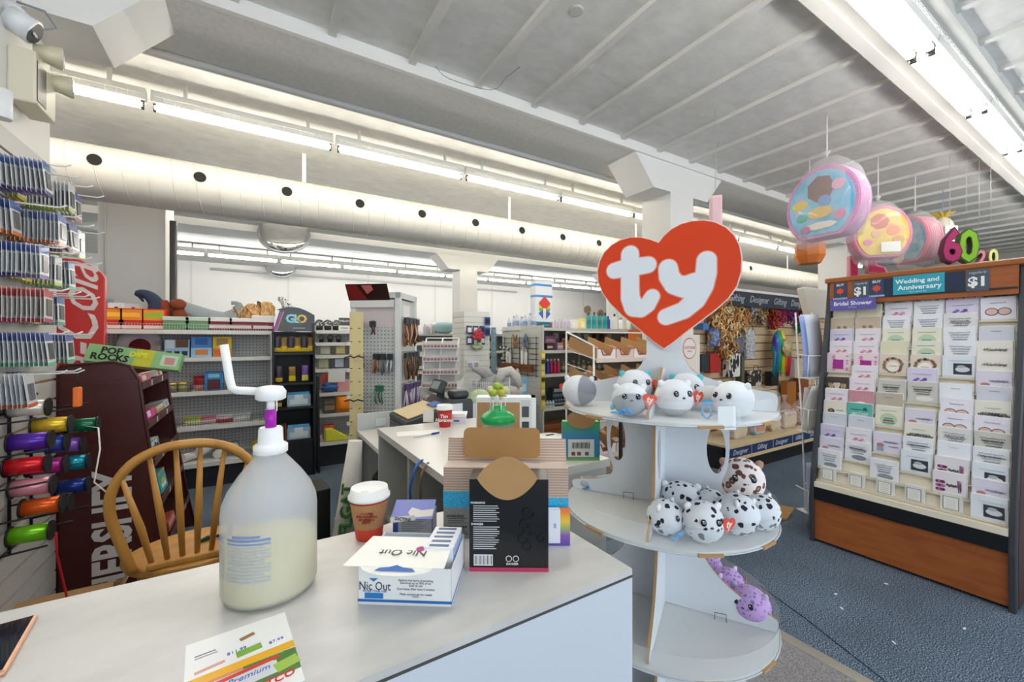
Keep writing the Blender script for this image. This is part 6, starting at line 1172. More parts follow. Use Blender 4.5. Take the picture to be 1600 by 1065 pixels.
# bowl on far shelf, far gondola
G5 = (1.75, 6.9, 0); g5 = gondola('gondola_shelving', 'far gondola with glassware behind the slat tower', G5, 0, 3.2, 1.52, [(0.55, 0.36), (0.9, 0.36), (1.22, 0.36), (1.52, 0.4)], back=M('7f8280', 0.6), dd=0.46, deck=0.2)
q = MB(); q.lathe([(0.08, 0), (0.19, 0.06), (0.2, 0.15), (0.17, 0.19), (0.05, 0.2)], 20); v = at(694, Y=6.7); tag(q.build('blue_bowl', M('a8ccd0', 0.4), None, (v.x, 6.7, 1.524)), 'pale blue covered bowl on top of the far gondola', 'bowl')
for i in range(6): v = at(664 + 4.5 * i, Y=6.7); bottle('far_bottle', 'small pale bottle on the far gondola top, %s left of the blue bowl' % ['sixth', 'fifth', 'fourth', 'third', 'second', 'first'][i], (v.x, 6.7, 1.524), 0.03, 0.16 - 0.02 * (i % 2), ['c8b8c4', 'b0bcc8', 'd0c8c4'][i % 3], 'd8d8dc', 'pale bottles on the far gondola')
for i, (px, z, c, lab) in enumerate(((757, 1.224, '2a2a2c', 'black framed picture left'), (764, 1.224, '2c2c2e', 'black framed picture right'), (764, 0.904, '2a2c30', 'dark framed picture below'))):
    v = at(px, Y=6.6); t = thing('picture_frame', lab + ' on the far gondola shelf', 'picture frame', (v.x, 6.6, z)); MB().box(-0.07, 0.07, -0.01, 0.01, 0, 0.22).build('frame', M(c, 0.4), t); MB().box(-0.045, 0.045, -0.012, -0.01, 0.04, 0.17).build('picture', M('b8a890', 0.4), t)
fl2 = at(746, Y=4.9); q = MB()
for k in range(14):
    a_ = k * 2.4; rr_ = 0.02 + 0.004 * k; q.sph((rr_ * math.cos(a_), -0.02, 0.1 + rr_ * math.sin(a_)), 0.028, 7)
for k in range(6): q.sph((0.05 * math.cos(k), -0.01, -0.05 + 0.03 * math.sin(k * 2)), (0.03, 0.02, 0.03), 6, 1)
q.tube([(0, 0, 0.1), (0, 0.02, -0.1)], 0.01, 6, 1)
tag(q.build('artificial_rose', [M('b03a44', 0.7), M('9aa88a', 0.8)], None, (fl2.x, 4.9, 1.38)), 'artificial red rose with pale leaves on the slat tower corner', 'flower')
# trash can with chrome lid
tc_ = at(860, d=3.3); tn = thing('pedal_bin', 'white round bin with chrome rim lid left of the display stand', 'bin', (tc_.x, tc_.y, 0)); MB().lathe([(0.1, 0), (0.105, 0.02), (0.105, 0.6)], 28).build('bin_body', M('e0e2e4', 0.35), tn); MB().lathe([(0.108, 0.6), (0.108, 0.645)], 28, cap0=False, cap1=False).build('chrome_rim', M('b0aca4', 0.2, 0.9), tn); MB().lathe([(0.107, 0.64), (0.1, 0.652), (0.002, 0.655)], 28).build('lid', M('eeeeec', 0.35), tn); MB().box(-0.04, 0.03, -0.006, 0.006, 0.654, 0.66).build('slot', M('3a3a3a'), tn); q = MB(); q.at((0, 0, 0), CF); q.box(-0.05, 0.01, -0.108, -0.09, 0.3, 0.6); q.build('grey_panel', M('6a6c70', 0.4), tn)
# convex mirrors
def mirror(name, label, loc, r, rz):
    t = thing(name, label, 'mirror', loc, rz); q = MB(); q.at((0, 0, 0), 0, R(62)); q.lathe([(r, 0)] + [(r * math.cos(PI / 2 * i / 8), r * 0.42 * math.sin(PI / 2 * i / 8)) for i in range(1, 8)] + [(0.003, r * 0.42)], 32); q.build('mirror_dome', M('f0f0f0', 0.04, 1.0), t)
    q = MB(); q.at((0, 0, 0), 0, R(62)); q.tube([(r * math.cos(2 * PI * j / 36), r * math.sin(2 * PI * j / 36), 0) for j in range(36)], 0.022, 8, closed=True); q.build('rim', M('b8babc', 0.3, 0.6), t); MB().tube([(0, 0.05, 0), (0, 0.12, 0.3)], 0.02, 8).build('bracket', M('c8c8c8', 0.4), t)
v = at(444, Y=8.0); mirror('convex_mirror', 'larger round convex mirror hanging just below the duct', (v.x, 8.0, 3.2), 0.38, R(-8)); v = at(439, Y=12.4); mirror('convex_mirror', 'smaller convex mirror high on the back wall', (v.x, 12.45, 3.36), 0.34, R(-4))
tag(MB().tube([(-1.0, 12.72, 3.2), (3.0, 12.72, 3.2), (8.0, 12.72, 3.17)], 0.03, 8).build('wall_conduit', M('d8d8d4', 0.5)), 'white conduit running along the top of the back wall', 'pipe')
# ------------------------------------------------------------------ greeting card rack (faces -X)
CR = (3.36, 0.935, 0); CRZ = R(-90)
cw = noise_ramp('cherry_veneer', 5, [(0.3, '8a4a22'), (0.7, 'a85f2e')], 0.4, 6, (1, 1, 6)); cg2 = M('3a3c40', 0.45); cream = M('e8dfcb', 0.5)
ck = thing('card_rack', 'wide wooden greeting card rack with dark side panels and blue header signs', 'card rack', CR, CRZ)
def fy_(z): return 0.28 * (z - 0.42) / 1.3
for s in (-1, 1):
    x0 = s * 0.455; q = MB(); pl = [(-0.05, 0), (-0.055, 0.3), (-0.03, 0.5), (0.2, 1.6), (0.23, 1.83), (0.26, 1.86), (0.5, 1.86), (0.5, 0)]
    q.prism(pl, x0 - 0.014, x0 + 0.014, axis='x'); o = q.build('side_panel', cg2, ck, bev=0.006); q = MB(); q.prism([(y + 0.05 if y < 0.4 else y - 0.02, z * 0.985 + 0.012) for y, z in pl], x0 - 0.0155, x0 + 0.0155, axis='x'); q.build('side_veneer', M('4a2c20', 0.45), o)
MB().box(-0.44, 0.44, 0.3, 0.5, 0, 1.82).build('rear_body', M('3f2a20', 0.6), ck); MB().box(-0.441, 0.441, -0.03, 0.3, 0.02, 0.3).build('drawer_front', cw, ck); MB().box(-0.441, 0.441, -0.045, 0.3, 0.3, 0.385).build('black_band', M('15171b', 0.4), ck); MB().box(-0.09, 0.06, -0.05, -0.045, 0.3, 0.312).build('drawer_pull', M('0c0c0d', 0.4), ck); MB().box(-0.441, 0.441, -0.04, 0.3, 0.385, 0.42).build('base_ledge', cream, ck)
NR = 15
def rz_(i): return 1.60 - 0.0835 * i
for i in range(NR):
    z = rz_(i); y = fy_(z); q = MB(); q.prism([(y + 0.006, z - 0.03), (y + 0.026, z + 0.08), (0.3, z + 0.08), (0.3, z - 0.03)], -0.44, 0.44, axis='x'); q.build('tier', cream, ck)
    MB().box(-0.44, 0.44, y - 0.012, y + 0.006, z - 0.008, z).build('tier_ledge', M('d8cdb4', 0.5), ck); MB().box(-0.44, 0.44, y - 0.013, y - 0.0115, z - 0.008, z + 0.012).build('tier_lip', clear('tier_lip_plastic', 'fdfcf8', 0.9, 0.1), ck)
MB().box(-0.441, 0.441, 0.2, 0.3, 1.66, 1.82).build('header_back', cw, ck); MB().box(-0.47, 0.47, 0.19, 0.34, 1.82, 1.855).build('top_trim', M('9a5a2c', 0.35), ck, bev=0.008)
navy = M('1f2f4a', 0.45); hy = 0.1985
MB().box(-0.26, 0.24, hy, 0.2, 1.70, 1.815).build('navy_strip', navy, ck); MB().box(-0.44, 0.44, hy - 0.002, 0.2, 1.69, 1.70).build('strip_edge', M('22252a', 0.4), ck)
def hsign(name, x0, x1, z0, z1, c): return MB().box(x0, x1, hy - 0.004, hy, z0, z1).build(name, M(c, 0.45), ck)
leafp = [(0, 0.03), (0.008, 0.018), (0.018, 0.022), (0.014, 0.008), (0.028, 0.008), (0.016, -0.004), (0.018, -0.012), (0.004, -0.01), (0.002, -0.024), (-0.002, -0.024), (-0.004, -0.01), (-0.018, -0.012), (-0.016, -0.004), (-0.028, 0.008), (-0.014, 0.008), (-0.018, 0.022), (-0.008, 0.018)]
for x, nm in ((-0.375, 'a'), (-0.17, 'b')):
    hsign('leaf_sign', x - 0.038, x + 0.038, 1.69, 1.815, '2f4468'); MB().at((x, 0, 1.75)).prism(leafp, hy - 0.006, hy - 0.004).build('leaf', M('d8502c', 0.5), ck); text('BUY', 0.024, M('e6e8ec'), ck, (x, hy - 0.0045, 1.798), bold=0.02); text('CANADIAN', 0.016, M('e6e8ec'), ck, (x, hy - 0.0045, 1.703), bold=0.02)
for x in (-0.255, 0.29): hsign('price_sign', x - 0.045, x + 0.045, 1.69, 1.815, '4a5866'); text('$1', 0.075, M('f2f2f0'), ck, (x, hy - 0.0045, 1.742), bold=0.04); text('regularly', 0.02, M('c8ccd0'), ck, (x, hy - 0.0045, 1.797), shear=0.3)
hsign('category_sign', -0.085, 0.155, 1.70, 1.82, '2a9fb4'); text('Wedding and', 0.038, M('f0f4f4'), ck, (0.03, hy - 0.0045, 1.782), bold=0.02); text('Anniversary', 0.042, M('f0f4f4'), ck, (0.04, hy - 0.0045, 1.742), bold=0.02); text('For a special day', 0.012, M('d0e8ec'), ck, (0.035, hy - 0.0045, 1.714))
q = MB(); q.box(-0.425, -0.165, 0.165, 0.169, 1.615, 1.695); q.build('category_sign', M('5f5aa8', 0.45), ck); text('Bridal Shower', 0.038, M('ececf2'), ck, (-0.295, 0.1645, 1.662), bold=0.02); text('With love', 0.012, M('c8c8e0'), ck, (-0.295, 0.1645, 1.635))
# cards
CWd, CHt = 0.134, 0.132
def heartpts(cx, cz, s): return [(cx + s * 16 * math.sin(a_) ** 3 / 17, cz + s * (13 * math.cos(a_) - 5 * math.cos(2 * a_) - 2 * math.cos(3 * a_) - math.cos(4 * a_)) / 17) for a_ in [-2 * PI * i / 16 for i in range(16)]]
def ovalp(cx, cz, a_, b_, n=16): return [(cx + a_ * math.cos(-2 * PI * i / n), cz + b_ * math.sin(-2 * PI * i / n)) for i in range(n)]
def squig(q, x0, x1, z, amp, m, k=0, r=0.0011):
    n = 22; q.tube([(x0 + (x1 - x0) * i / n, -0.0062, z + amp * math.sin(i * 1.9 + k) + 0.3 * amp * math.sin(i * 0.7)) for i in range(n + 1)], r, 3, m)
def card_mesh(kind):
    P = {'cake': ('e6e3d2', 'b9cfae', '8f4a44', '5f9a9a'), 'wreath': ('ddd0c2', 'b0806e', 'efe9e0', '8f8a6a'), 'rings': ('e8e6f2', '5a4a4c', 'd8b8ae', 'a88f94'), 'floral': ('e4e2d6', '6a7068', '9aa094', '8a9090'), 'frame': ('dcd8be', 'b0ac82', 'f0f0ea', '9a9878'), 'pinkflower': ('e4e2ec', 'c87a98', 'd898ac', '8a8a98'), 'script': ('e6e8ee', '5a5c62', '8a8c94', 'a0a2a8'), 'tan': ('c4b4a0', 'a08a74', 'd4c6b4', '8a7866'), 'lilac': ('d4cfe6', '8a6ab0', '6a4a98', 'b0a8c8'), 'pink': ('e6dfe8', 'd898a4', 'b87a88', 'a898a8'), 'magenta': ('e4d4dc', 'a02a8c', 'd88ab0', 'f0e6ec'), 'photo': ('dfe6ee', '3a3c48', 'd4d8de', 'a8b8b8'), 'pair': ('e8e4dc', '2f2c2c', 'd8c0ac', '8a8a88'), 'cup': ('dcd8e8', '8fa4b4', 'b87a78', '8a8698'), 'blank': ('e8ebf4', '9a9ca4', 'dfe3ee', 'c8ccd8'), 'best': ('c9c8c2', '4a4a48', 'e4e4de', '6a6a66'), 'dress': ('4a4038', 'd8c0b8', 'e8d8a8', '6a5a4c'), 'rose': ('c8909c', 'd8a8b0', 'efe4e6', '9a6a74'), 'taupe': ('b8b0a0', 'a09888', 'c4bcae', '8a8274'), 'cat': ('e4e0d4', '4a4238', '8a7a68', '6a6258'), 'teal': ('5fb8ac', '2f6a68', 'e6eeea', 'd86a4a'), 'grey': ('cfd2de', 'a4a8b4', 'cfd2da', '8a8e98'), 'happily': ('dcdcdc', '8a8a90', 'f0f0f0', 'a8a8ac'), 'purpleflower': ('e4dfe4', '6a2a5c', 'a86a94', '4a4a48'), 'smallframe': ('dcdad2', '8a8a86', 'eceae4', '9a9a94')}[kind]
    q = MB(); w = CWd / 2; h = CHt
    if kind == 'smallframe': w = 0.042; h = 0.1
    q.box(-w, w, -0.004, 0.004, 0, h, 0); q.box(-w + 0.004, w + 0.005, 0.0045, 0.008, 0.001, h + 0.004, 4)
    y0, y1 = -0.0056, -0.004
    if kind == 'cake':
        q.prism(ovalp(0, 0.05, 0.043, 0.04), y0, y1, 1)
        for k in range(3): q.box(-0.03 + 0.004 * k, 0.03 - 0.004 * k, y0 - 0.0005, y0, 0.022 + 0.014 * k, 0.032 + 0.014 * k, (3, 2, 3)[k])
        squig(q, -0.04, 0.04, 0.105, 0.002, 3)
    elif kind == 'wreath':
        r2 = random.Random(3)
        for k in range(26):
            a_ = 2 * PI * k / 26; q.prism(ovalp(0.046 * math.cos(a_) + r2.uniform(-.006, .006), 0.06 + 0.044 * math.sin(a_), 0.009, 0.009, 6), y0, y1, (1, 3)[k % 2])
        q.prism(ovalp(0, 0.05, 0.031, 0.034), y0 - 0.0006, y0, 2); squig(q, -0.018, 0.018, 0.055, 0.003, 3)
    elif kind == 'rings':
        for s in (-1, 1): q.prism(ovalp(s * 0.024, 0.05, 0.026, 0.022), y0, y1, 1); q.prism(ovalp(s * 0.024, 0.05, 0.022, 0.018), y0 - 0.0006, y0, 2)
        squig(q, -0.03, 0.03, 0.1, 0.003, 3)
    elif kind == 'floral':
        for k in range(9): squig(q, -0.055 + 0.012 * k, -0.035 + 0.012 * k, 0.055 + 0.008 * (k % 2), 0.009, 1 + k % 3, k, 0.0016)
        squig(q, -0.03, 0.03, 0.095, 0.002, 3)
    elif kind == 'frame':
        q.prism(rrect(0.05, 0.05, 0.012)[::-1], y0, y1, 1); q.prism(rrect(0.042, 0.036, 0.012)[::-1], y0 - 0.0006, y0, 2); squig(q, -0.025, 0.025, 0.0, 0.002, 3)
        for i in range(1): pass
        for j in range(len(q.v)): pass
    elif kind in ('pinkflower', 'pink', 'lilac'):
        for k in range(7): q.prism(ovalp(-0.03 + 0.011 * k + (0.0 if kind != 'lilac' else -0.01), 0.045 + 0.01 * (k % 3), 0.01, 0.009, 8), y0 - 0.0002 * k, y1, 1 + k % 2)
        squig(q, -0.04, 0.045, 0.095, 0.003, 3)
    elif kind in ('script', 'happily', 'best'):
        for k in range(4): squig(q, -0.045 + 0.006 * k, 0.045 - 0.004 * k, 0.1 - 0.014 * k, 0.004, 1 if k % 2 else 3, k, 0.0013)
        q.prism(ovalp(0.01, 0.03, 0.04, 0.016), y0, y1, 2 if kind != 'happily' else 0)
    elif kind == 'tan':
        for k in range(8): q.prism(ovalp(-0.04 + 0.012 * k, 0.04 + 0.012 * (k % 3), 0.012, 0.01, 8), y0 - 0.0002 * k, y1, 1 + k % 3)
    elif kind == 'magenta':
        for k in range(22): q.prism(ovalp(0.052 * math.cos(k * 2.1), 0.06 + 0.05 * math.sin(k * 1.7), 0.008, 0.007, 6), y0 - 0.0001 * k, y1, 2)
        q.box(-0.03, 0.03, y0 - 0.003, y1, 0.02, 0.085, 1); squig(q, -0.02, 0.02, 0.05, 0.004, 3)
    elif kind == 'photo':
        q.box(-0.02, 0.055, y0, y1, 0.02, 0.085, 1); q.prism(ovalp(0.018, 0.05, 0.03, 0.016), y0 - 0.0006, y0, 2); q.prism(ovalp(0.012, 0.066, 0.018, 0.009), y0 - 0.0008, y0, 3); squig(q, -0.04, 0.05, 0.1, 0.002, 3)
    elif kind == 'pair':
        q.box(-0.04, 0.045, y0, y1, 0.012, 0.04, 2)
        for s in range(5): q.prism(ovalp(-0.02 + 0.011 * s, 0.042, 0.006, 0.01, 8), y0 - 0.0006, y0, 1)
        squig(q, -0.045, 0.045, 0.082, 0.005, 3, 0, 0.0015)
    elif kind == 'cup':
        q.box(-0.05, -0.015, y0, y1, 0.015, 0.05, 1); q.prism(ovalp(-0.032, 0.055, 0.018, 0.012), y0 - 0.0006, y1, 2); squig(q, -0.01, 0.055, 0.075, 0.006, 3); squig(q, 0.01, 0.055, 0.05, 0.005, 3)
    elif kind == 'dress':
        q.prism([(-0.022, 0.0), (0.022, 0.0), (0.012, 0.05), (0.02, 0.09), (-0.02, 0.09), (-0.012, 0.05)][::-1], y0, y1, 1); squig(q, -0.05, -0.02, 0.07, 0.015, 2, 0, 0.004); squig(q, 0.02, 0.05, 0.07, 0.015, 2, 0, 0.004)
    elif kind == 'rose':
        q.prism(ovalp(0, 0.03, 0.04, 0.03), y0, y1, 2)
        for k in range(14): q.prism(ovalp(-0.05 + 0.016 * (k % 7), 0.085 + 0.018 * (k // 7), 0.003, 0.003, 6), y0, y1, 1)
    elif kind == 'cat':
        q.prism(ovalp(-0.02, 0.06, 0.02, 0.018), y0, y1, 1); q.prism(ovalp(-0.022, 0.064, 0.01, 0.008), y0 - 0.0006, y0, 2); squig(q, 0.01, 0.05, 0.07, 0.003, 3)
    elif kind == 'teal':
        squig(q, -0.045, 0.045, 0.065, 0.007, 2, 0, 0.0022); squig(q, -0.045, 0.045, 0.09, 0.004, 1, 0, 0.0018); q.prism(ovalp(0.03, 0.1, 0.01, 0.007), y0, y1, 1)
    elif kind == 'purpleflower':
        for k in range(9): q.prism(ovalp(-0.045 + 0.01 * (k % 3), 0.03 + 0.022 * (k // 3), 0.011, 0.009, 7), y0 - 0.0002 * k, y1, 1 + k % 2)
        squig(q, -0.01, 0.03, 0.06, 0.008, 3, 0, 0.0018); squig(q, 0.035, 0.05, 0.06, 0.03, 2)
    elif kind == 'smallframe':
        q.box(-0.033, 0.033, y0, y1, 0.012, 0.085, 1); q.box(-0.029, 0.029, y0 - 0.0006, y0, 0.016, 0.081, 2)
        for k in range(5): squig(q, -0.02, 0.02, 0.07 - 0.011 * k, 0.001, 3)
    else: squig(q, -0.02, 0.02, 0.105, 0.0015, 1)
    return q.mesh('greeting_card', [M(P[0], 0.4), M(P[1], 0.5), M(P[2], 0.5), M(P[3], 0.5), M('eceae6', 0.5)])
# frame ovals: the frame print sits mid-card
TBL = ['....cake.wreath.rings.floral', 'frame.frame.pinkflower.script.lilac.rings', 'tan.tan.script.script.happily.', 'lilac.pink.cake.cake.script.grey', 'pink.pink.frame2.cake.script.pair', 'magenta.magenta.wreath.wreath.photo.pair', '.pink..lilac..cup', 'dress.pink.best.best.blank.grey', 'pink.rose.taupe..rings.floral', 'cat.teal.cake.cup.rings.rings', 'grey.grey..floral.happily.best', 'lilac.pinkflower.cup.script.blank.script', 'cup.script..photo.purpleflower.photo', 'script..script..purpleflower.cup', 'smallframe.smallframe.smallframe.smallframe.smallframe.photo']
TBL[0] = '..cake.wreath.rings.floral'
DESC = {'cake': 'cream card with a tiered cake', 'wreath': 'rosy floral wreath card', 'rings': 'lilac card with two joined ovals', 'floral': 'cream card with grey flowers', 'frame': 'cream card with a scalloped frame', 'frame2': 'cream card with a scalloped frame', 'pinkflower': 'white card with pink flowers', 'script': 'pale card with dark script', 'tan': 'tan blossom card', 'lilac': 'lilac card with violet motif', 'pink': 'white card with pink sketch', 'magenta': 'card with magenta centre', 'photo': 'pale blue card with dark picture', 'pair': 'cream card with small dark figures', 'cup': 'lilac card with a cup', 'blank': 'plain white card', 'best': 'grey script card', 'dress': 'dark card with a dress', 'rose': 'rose pink dotted card', 'taupe': 'plain taupe card', 'cat': 'cream card with a brown sketch', 'teal': 'teal lettered card', 'grey': 'plain grey card', 'happily': 'silver script card', 'purpleflower': 'white card with purple flowers', 'smallframe': 'small framed verse card'}
CM = {}; ORD = ['top', 'second', 'third', 'fourth', 'fifth', 'sixth', 'seventh', 'eighth', 'ninth', 'tenth', 'eleventh', 'twelfth', 'thirteenth', 'fourteenth', 'bottom']; OC = ['first', 'second', 'third', 'fourth', 'fifth', 'sixth']
dk = M('4a4a52', 0.5)
for i, row in enumerate(TBL):
    for j, kd in enumerate(row.split('.')):
        if not kd: continue
        k2 = 'frame' if kd == 'frame2' else kd
        if k2 not in CM: CM[k2] = card_mesh(k2)
        z = rz_(i); y = fy_(z) - 0.0035; x = -0.37 + 0.147 * j + rnd.uniform(-0.006, 0.006)
        o = inst(CM[k2], 'greeting_card', None, lp(CR, CRZ, x, y, z + 0.0005), (R(-3), 0, CRZ + rnd.uniform(-0.02, 0.02)))
        o.rotation_euler = (Matrix.Rotation(o.rotation_euler[2], 4, 'Z') @ Matrix.Rotation(R(-3), 4, 'X') @ Matrix.Rotation(rnd.uniform(-0.02, 0.02), 4, 'Y')).to_euler()
        tag(o, '%s on the %s tier, %s column of the card rack' % (DESC[kd], ORD[i], OC[j]), 'greeting card', 'cards on the rack')
        wt_ = {'happily': ('Happily', 0.03, '8a8a90', 0.078), 'pair': ('Wedding', 0.024, '6a6a68', 0.085), 'teal': ('Birthday', 0.026, 'e6f0ec', 0.06), 'best': ('best wishes', 0.018, '3a3a38', 0.085), 'cup': ('confetti', 0.02, '7a7688', 0.078)}.get(k2)
        if k2 == 'script' and i in (11,): wt_ = ('Congratulations', 0.0165, '4a4c58', 0.085)
        if k2 == 'script' and i == 12: wt_ = ('Wedding', 0.026, '5a5c60', 0.085)
        if wt_: text(wt_[0], wt_[1], M(wt_[2], 0.5), o, (0.012 if k2 == 'cup' else 0, -0.007, wt_[3]), shear=0.35, ext=0.0004)
# ------------------------------------------------------------------ wire paper rack on its left side
nrk = thing('paper_rack', 'white wire rack holding folded paper sheets left of the card rack', 'rack', (3.6, 1.535, 0), R(-25)); q = MB()
for x in (-0.06, 0.08):
    q.tube([(x, -0.05, 0.0), (x, -0.02, 0.7), (x, 0.05, 1.62)], 0.006, 6)
for z in (0.32, 0.95, 1.25): 
    q.tube([(-0.06, -0.03, z), (0.08, -0.03, z)], 0.005, 6)
q.build('wire_frame', ww, nrk)
for z in (0.3, 0.9, 1.3):
    MB().tube([(-0.1, 0.0, z), (-0.1, -0.12, z - 0.01), (0.1, -0.12, z - 0.01), (0.1, 0.0, z)], 0.004, 6).build('basket_wire', ww, nrk); MB().box(-0.1, 0.1, -0.11, 0.0, z - 0.18, z - 0.176).build('basket_floor', ww, nrk); MB().tube([(-0.1, -0.12, z - 0.01), (-0.1, -0.11, z - 0.18), (0.1, -0.11, z - 0.18), (0.1, -0.12, z - 0.01)], 0.004, 6).build('basket_wire', ww, nrk)
def folded(name, label, x, z, w_, h_, bend, c, dy=0.0):
    q = MB(); n = 8; pts = []
    for k in range(n + 1):
        t_ = k / n; pts.append((-0.05 - dy - bend * t_ * t_, z + h_ * t_))
    vs_ = [(x + s * w_ / 2, y, zz) for s in (-1, 1) for y, zz in pts]; q.add(vs_, [(k, k + 1, n + 2 + k, n + 1 + k) for k in range(n)], 0, True)
    o = q.build(name, M(c, 0.6), None, (3.6, 1.535, 0), (0, 0, R(-25)), solid=0.006); return tag(o, label, 'paper', 'papers in the wire rack')
folded('paper_sheet', 'blue edged paper bundle in the top pocket of the wire rack', -0.075, 1.13, 0.04, 0.46, -0.05, '8fa4dc', 0.02); folded('paper_sheet', 'white paper bundle in the top pocket of the wire rack', 0.01, 1.13, 0.15, 0.47, -0.05, 'dde2ee', 0.0)
folded('paper_sheet', 'drooping white sheet in the middle pocket of the wire rack', 0.0, 0.73, 0.18, 0.34, 0.09, 'e6e4e0', 0.0); folded('paper_sheet', 'stiff pale sheet behind the drooping one in the wire rack', 0.02, 0.73, 0.17, 0.32, 0.02, 'd8d8dc', -0.03)
folded('paper_sheet', 'blue tinted sheet in the lowest pocket of the wire rack', 0.0, 0.13, 0.15, 0.36, 0.0, 'c4cde6', 0.02)
bx2 = thing('cream_basket', 'cream plastic tray fixed above the wire paper rack', 'tray', (3.88, 1.60, 1.58), R(-40)); MB().prism([(-0.06, 0.0), (0.1, 0.0), (0.12, 0.02), (0.12, 0.22), (-0.1, 0.26), (-0.12, 0.25)][::-1], -0.05, 0.05).build('tray_body', M('d6d0c4', 0.5), bx2, bev=0.008); MB().tube([(0.02, 0.0, -1.58), (0.02, 0, 0.02)], 0.012, 6).build('tray_post', ww, bx2)
# ------------------------------------------------------------------ gift wall between the columns (faces -Y)
gw0, gw1, gwy = 4.1, 8.1, 2.98; gw = thing('gift_slatwall', 'long tan slatwall of gift bags and bows right of the heart sign', 'slatwall', (gw0, gwy, 0)); GWL = gw1 - gw0
MB().box(0, GWL, 0, 0.04, 0, 2.0).build('backing_board', M('7a5a3a', 0.7), gw); gsl = MB().box(0, GWL, -0.012, 0, 0.006, 0.1).mesh('slat', M('d4b890', 0.5))
for k in range(14): inst(gsl, 'slat', gw, (0, 0, 0.42 + 0.106 * k))
for k in range(5): MB().box(k * GWL / 4 - 0.015, k * GWL / 4 + 0.015, -0.02, 0, 0.3, 1.78).build('upright', M('c4ac88', 0.5), gw)
hb_ = MB().box(0, GWL, -0.16, 0.0, 1.82, 2.0).build('header', M('2c3440', 0.45), gw); MB().box(0, GWL, -0.165, -0.16, 1.995, 2.025).build('header_rail', M('e6e2d8', 0.5), gw)
MB().box(0, GWL, -0.5, 0.0, 0.3, 0.32).build('deck', M('c9b490', 0.5), gw); MB().box(0, GWL, -0.515, -0.5, 0.29, 0.335).build('front_rail', M('d8bc8c', 0.5), gw); MB().box(0, GWL, -0.51, -0.495, 0.19, 0.29).build('navy_band', M('1f355f', 0.45), gw); MB().box(0, GWL, -0.515, -0.495, 0.155, 0.19).build('front_rail', M('d8bc8c', 0.5), gw); MB().box(0, GWL, -0.46, 0.0, 0.0, 0.3).build('kick', M('151618', 0.6), gw)
sil = M('b8bcc0', 0.4)
for k in range(8):
    w_ = 'Gifting' if k % 2 else 'Designer'
    text(w_, 0.12, sil, gw, (0.25 + 0.5 * k, -0.162, 1.91), shear=0.4, ext=0.001); text(w_, 0.075, M('c8ccd4', 0.4), gw, (0.22 + 0.42 * k, -0.512, 0.24), shear=0.4, ext=0.001)
for k in range(9): MB().box(0.44 * k - 0.004, 0.44 * k + 0.004, -0.5115, -0.51, 0.19, 0.29).build('joint', M('b8b0a0'), gw)
def gwp(px, z, dy=0.05): v = at(px, Y=gwy - dy); return (v.x, gwy - dy, z)
def zat(px, py, Y): return at(px, py, Y=Y).z
def gift_bag(label, px, py_top, py_bot, w_, c, pat=None, dy=0.1, dp=0.08):
    z1 = zat(px, py_top, gwy - dy); z0 = zat(px, py_bot, gwy - dy); t = thing('gift_bag', label, 'gift bag', gwp(px, z0, dy), 0, 'gift bags on the tan slatwall'); h_ = z1 - z0
    MB().prism([(-w_ / 2, 0), (w_ / 2, 0), (w_ / 2 * 1.04, h_), (-w_ / 2 * 1.04, h_)][::-1], -dp / 2, dp / 2).build('bag_body', pat or M(c, 0.4), t); MB().tube([(-w_ * 0.25, -dp / 2, h_), (-w_ * 0.15, -dp / 2, h_ + 0.06), (w_ * 0.15, -dp / 2, h_ + 0.06), (w_ * 0.25, -dp / 2, h_)], 0.004, 5).build('handle', M('3a3a3a'), t); MB().tube([(0, dp / 2, h_ + 0.062), (0, dy, h_ + 0.062)], 0.003, 5).build('hook', M('c8c8c8', 0.3, 0.6), t); MB().tube([(0, -dp / 2, h_ + 0.06), (0, dp / 2, h_ + 0.062)], 0.003, 5).build('hook_end', M('c8c8c8', 0.3, 0.6), t); return t
zebra = noise_ramp('zebra_print', 16, [(0.47, '2a2a2a'), (0.5, 'e6e2da')], 0.5, 2, (1, 1, 0.5)); silverp = noise_ramp('silver_print', 30, [(0.4, '8a8c98'), (0.6, 'd0cec8')], 0.4); darkp = noise_ramp('dark_leaf_print', 14, [(0.55, '2c1c18'), (0.6, 'cfc6bc')], 0.5, 2); bluep2 = noise_ramp('blue_print', 26, [(0.4, '3a5a9a'), (0.6, '9aacc8')], 0.5)
ALLB = [('red glossy bag under the bakery sign', 1113, 552, 582, 0.2, 'b02a26', None), ('dark teal and red bag left of the red bag', 1097, 553, 580, 0.13, '2a3a3c', None), ('zebra striped bag right of the red bag', 1143, 552, 588, 0.22, 'ffffff', zebra), ('olive bag edge beside the zebra striped bag', 1156, 556, 600, 0.06, '5a5a48', None), ('silver patterned tall bag above the zebra bag', 1168, 515, 560, 0.2, 'ffffff', silverp), ('grey striped bag left of the silver bag', 1148, 528, 550, 0.16, '6a6c78', None), ('blue patterned bag under the golden bows', 1115, 512, 540, 0.12, 'ffffff', bluep2), ('dark leaf patterned bag in the lower row', 1176, 578, 602, 0.24, 'ffffff', darkp), ('black bag with a tag in the lower row', 1206, 580, 602, 0.18, '161618', None), ('tan bag at the right of the lower row', 1232, 596, 640, 0.24, 'a8682c', None), ('brown amber bag right of the tan bag', 1252, 590, 640, 0.24, '8a4a20', None), ('pale floral bag near the paper rack', 1243, 560, 588, 0.22, 'c8b8a8', None), ('small blue tag bag by the heart sign', 1098, 505, 515, 0.1, '4a78b0', None)]
for a_ in ALLB: gift_bag(*a_)
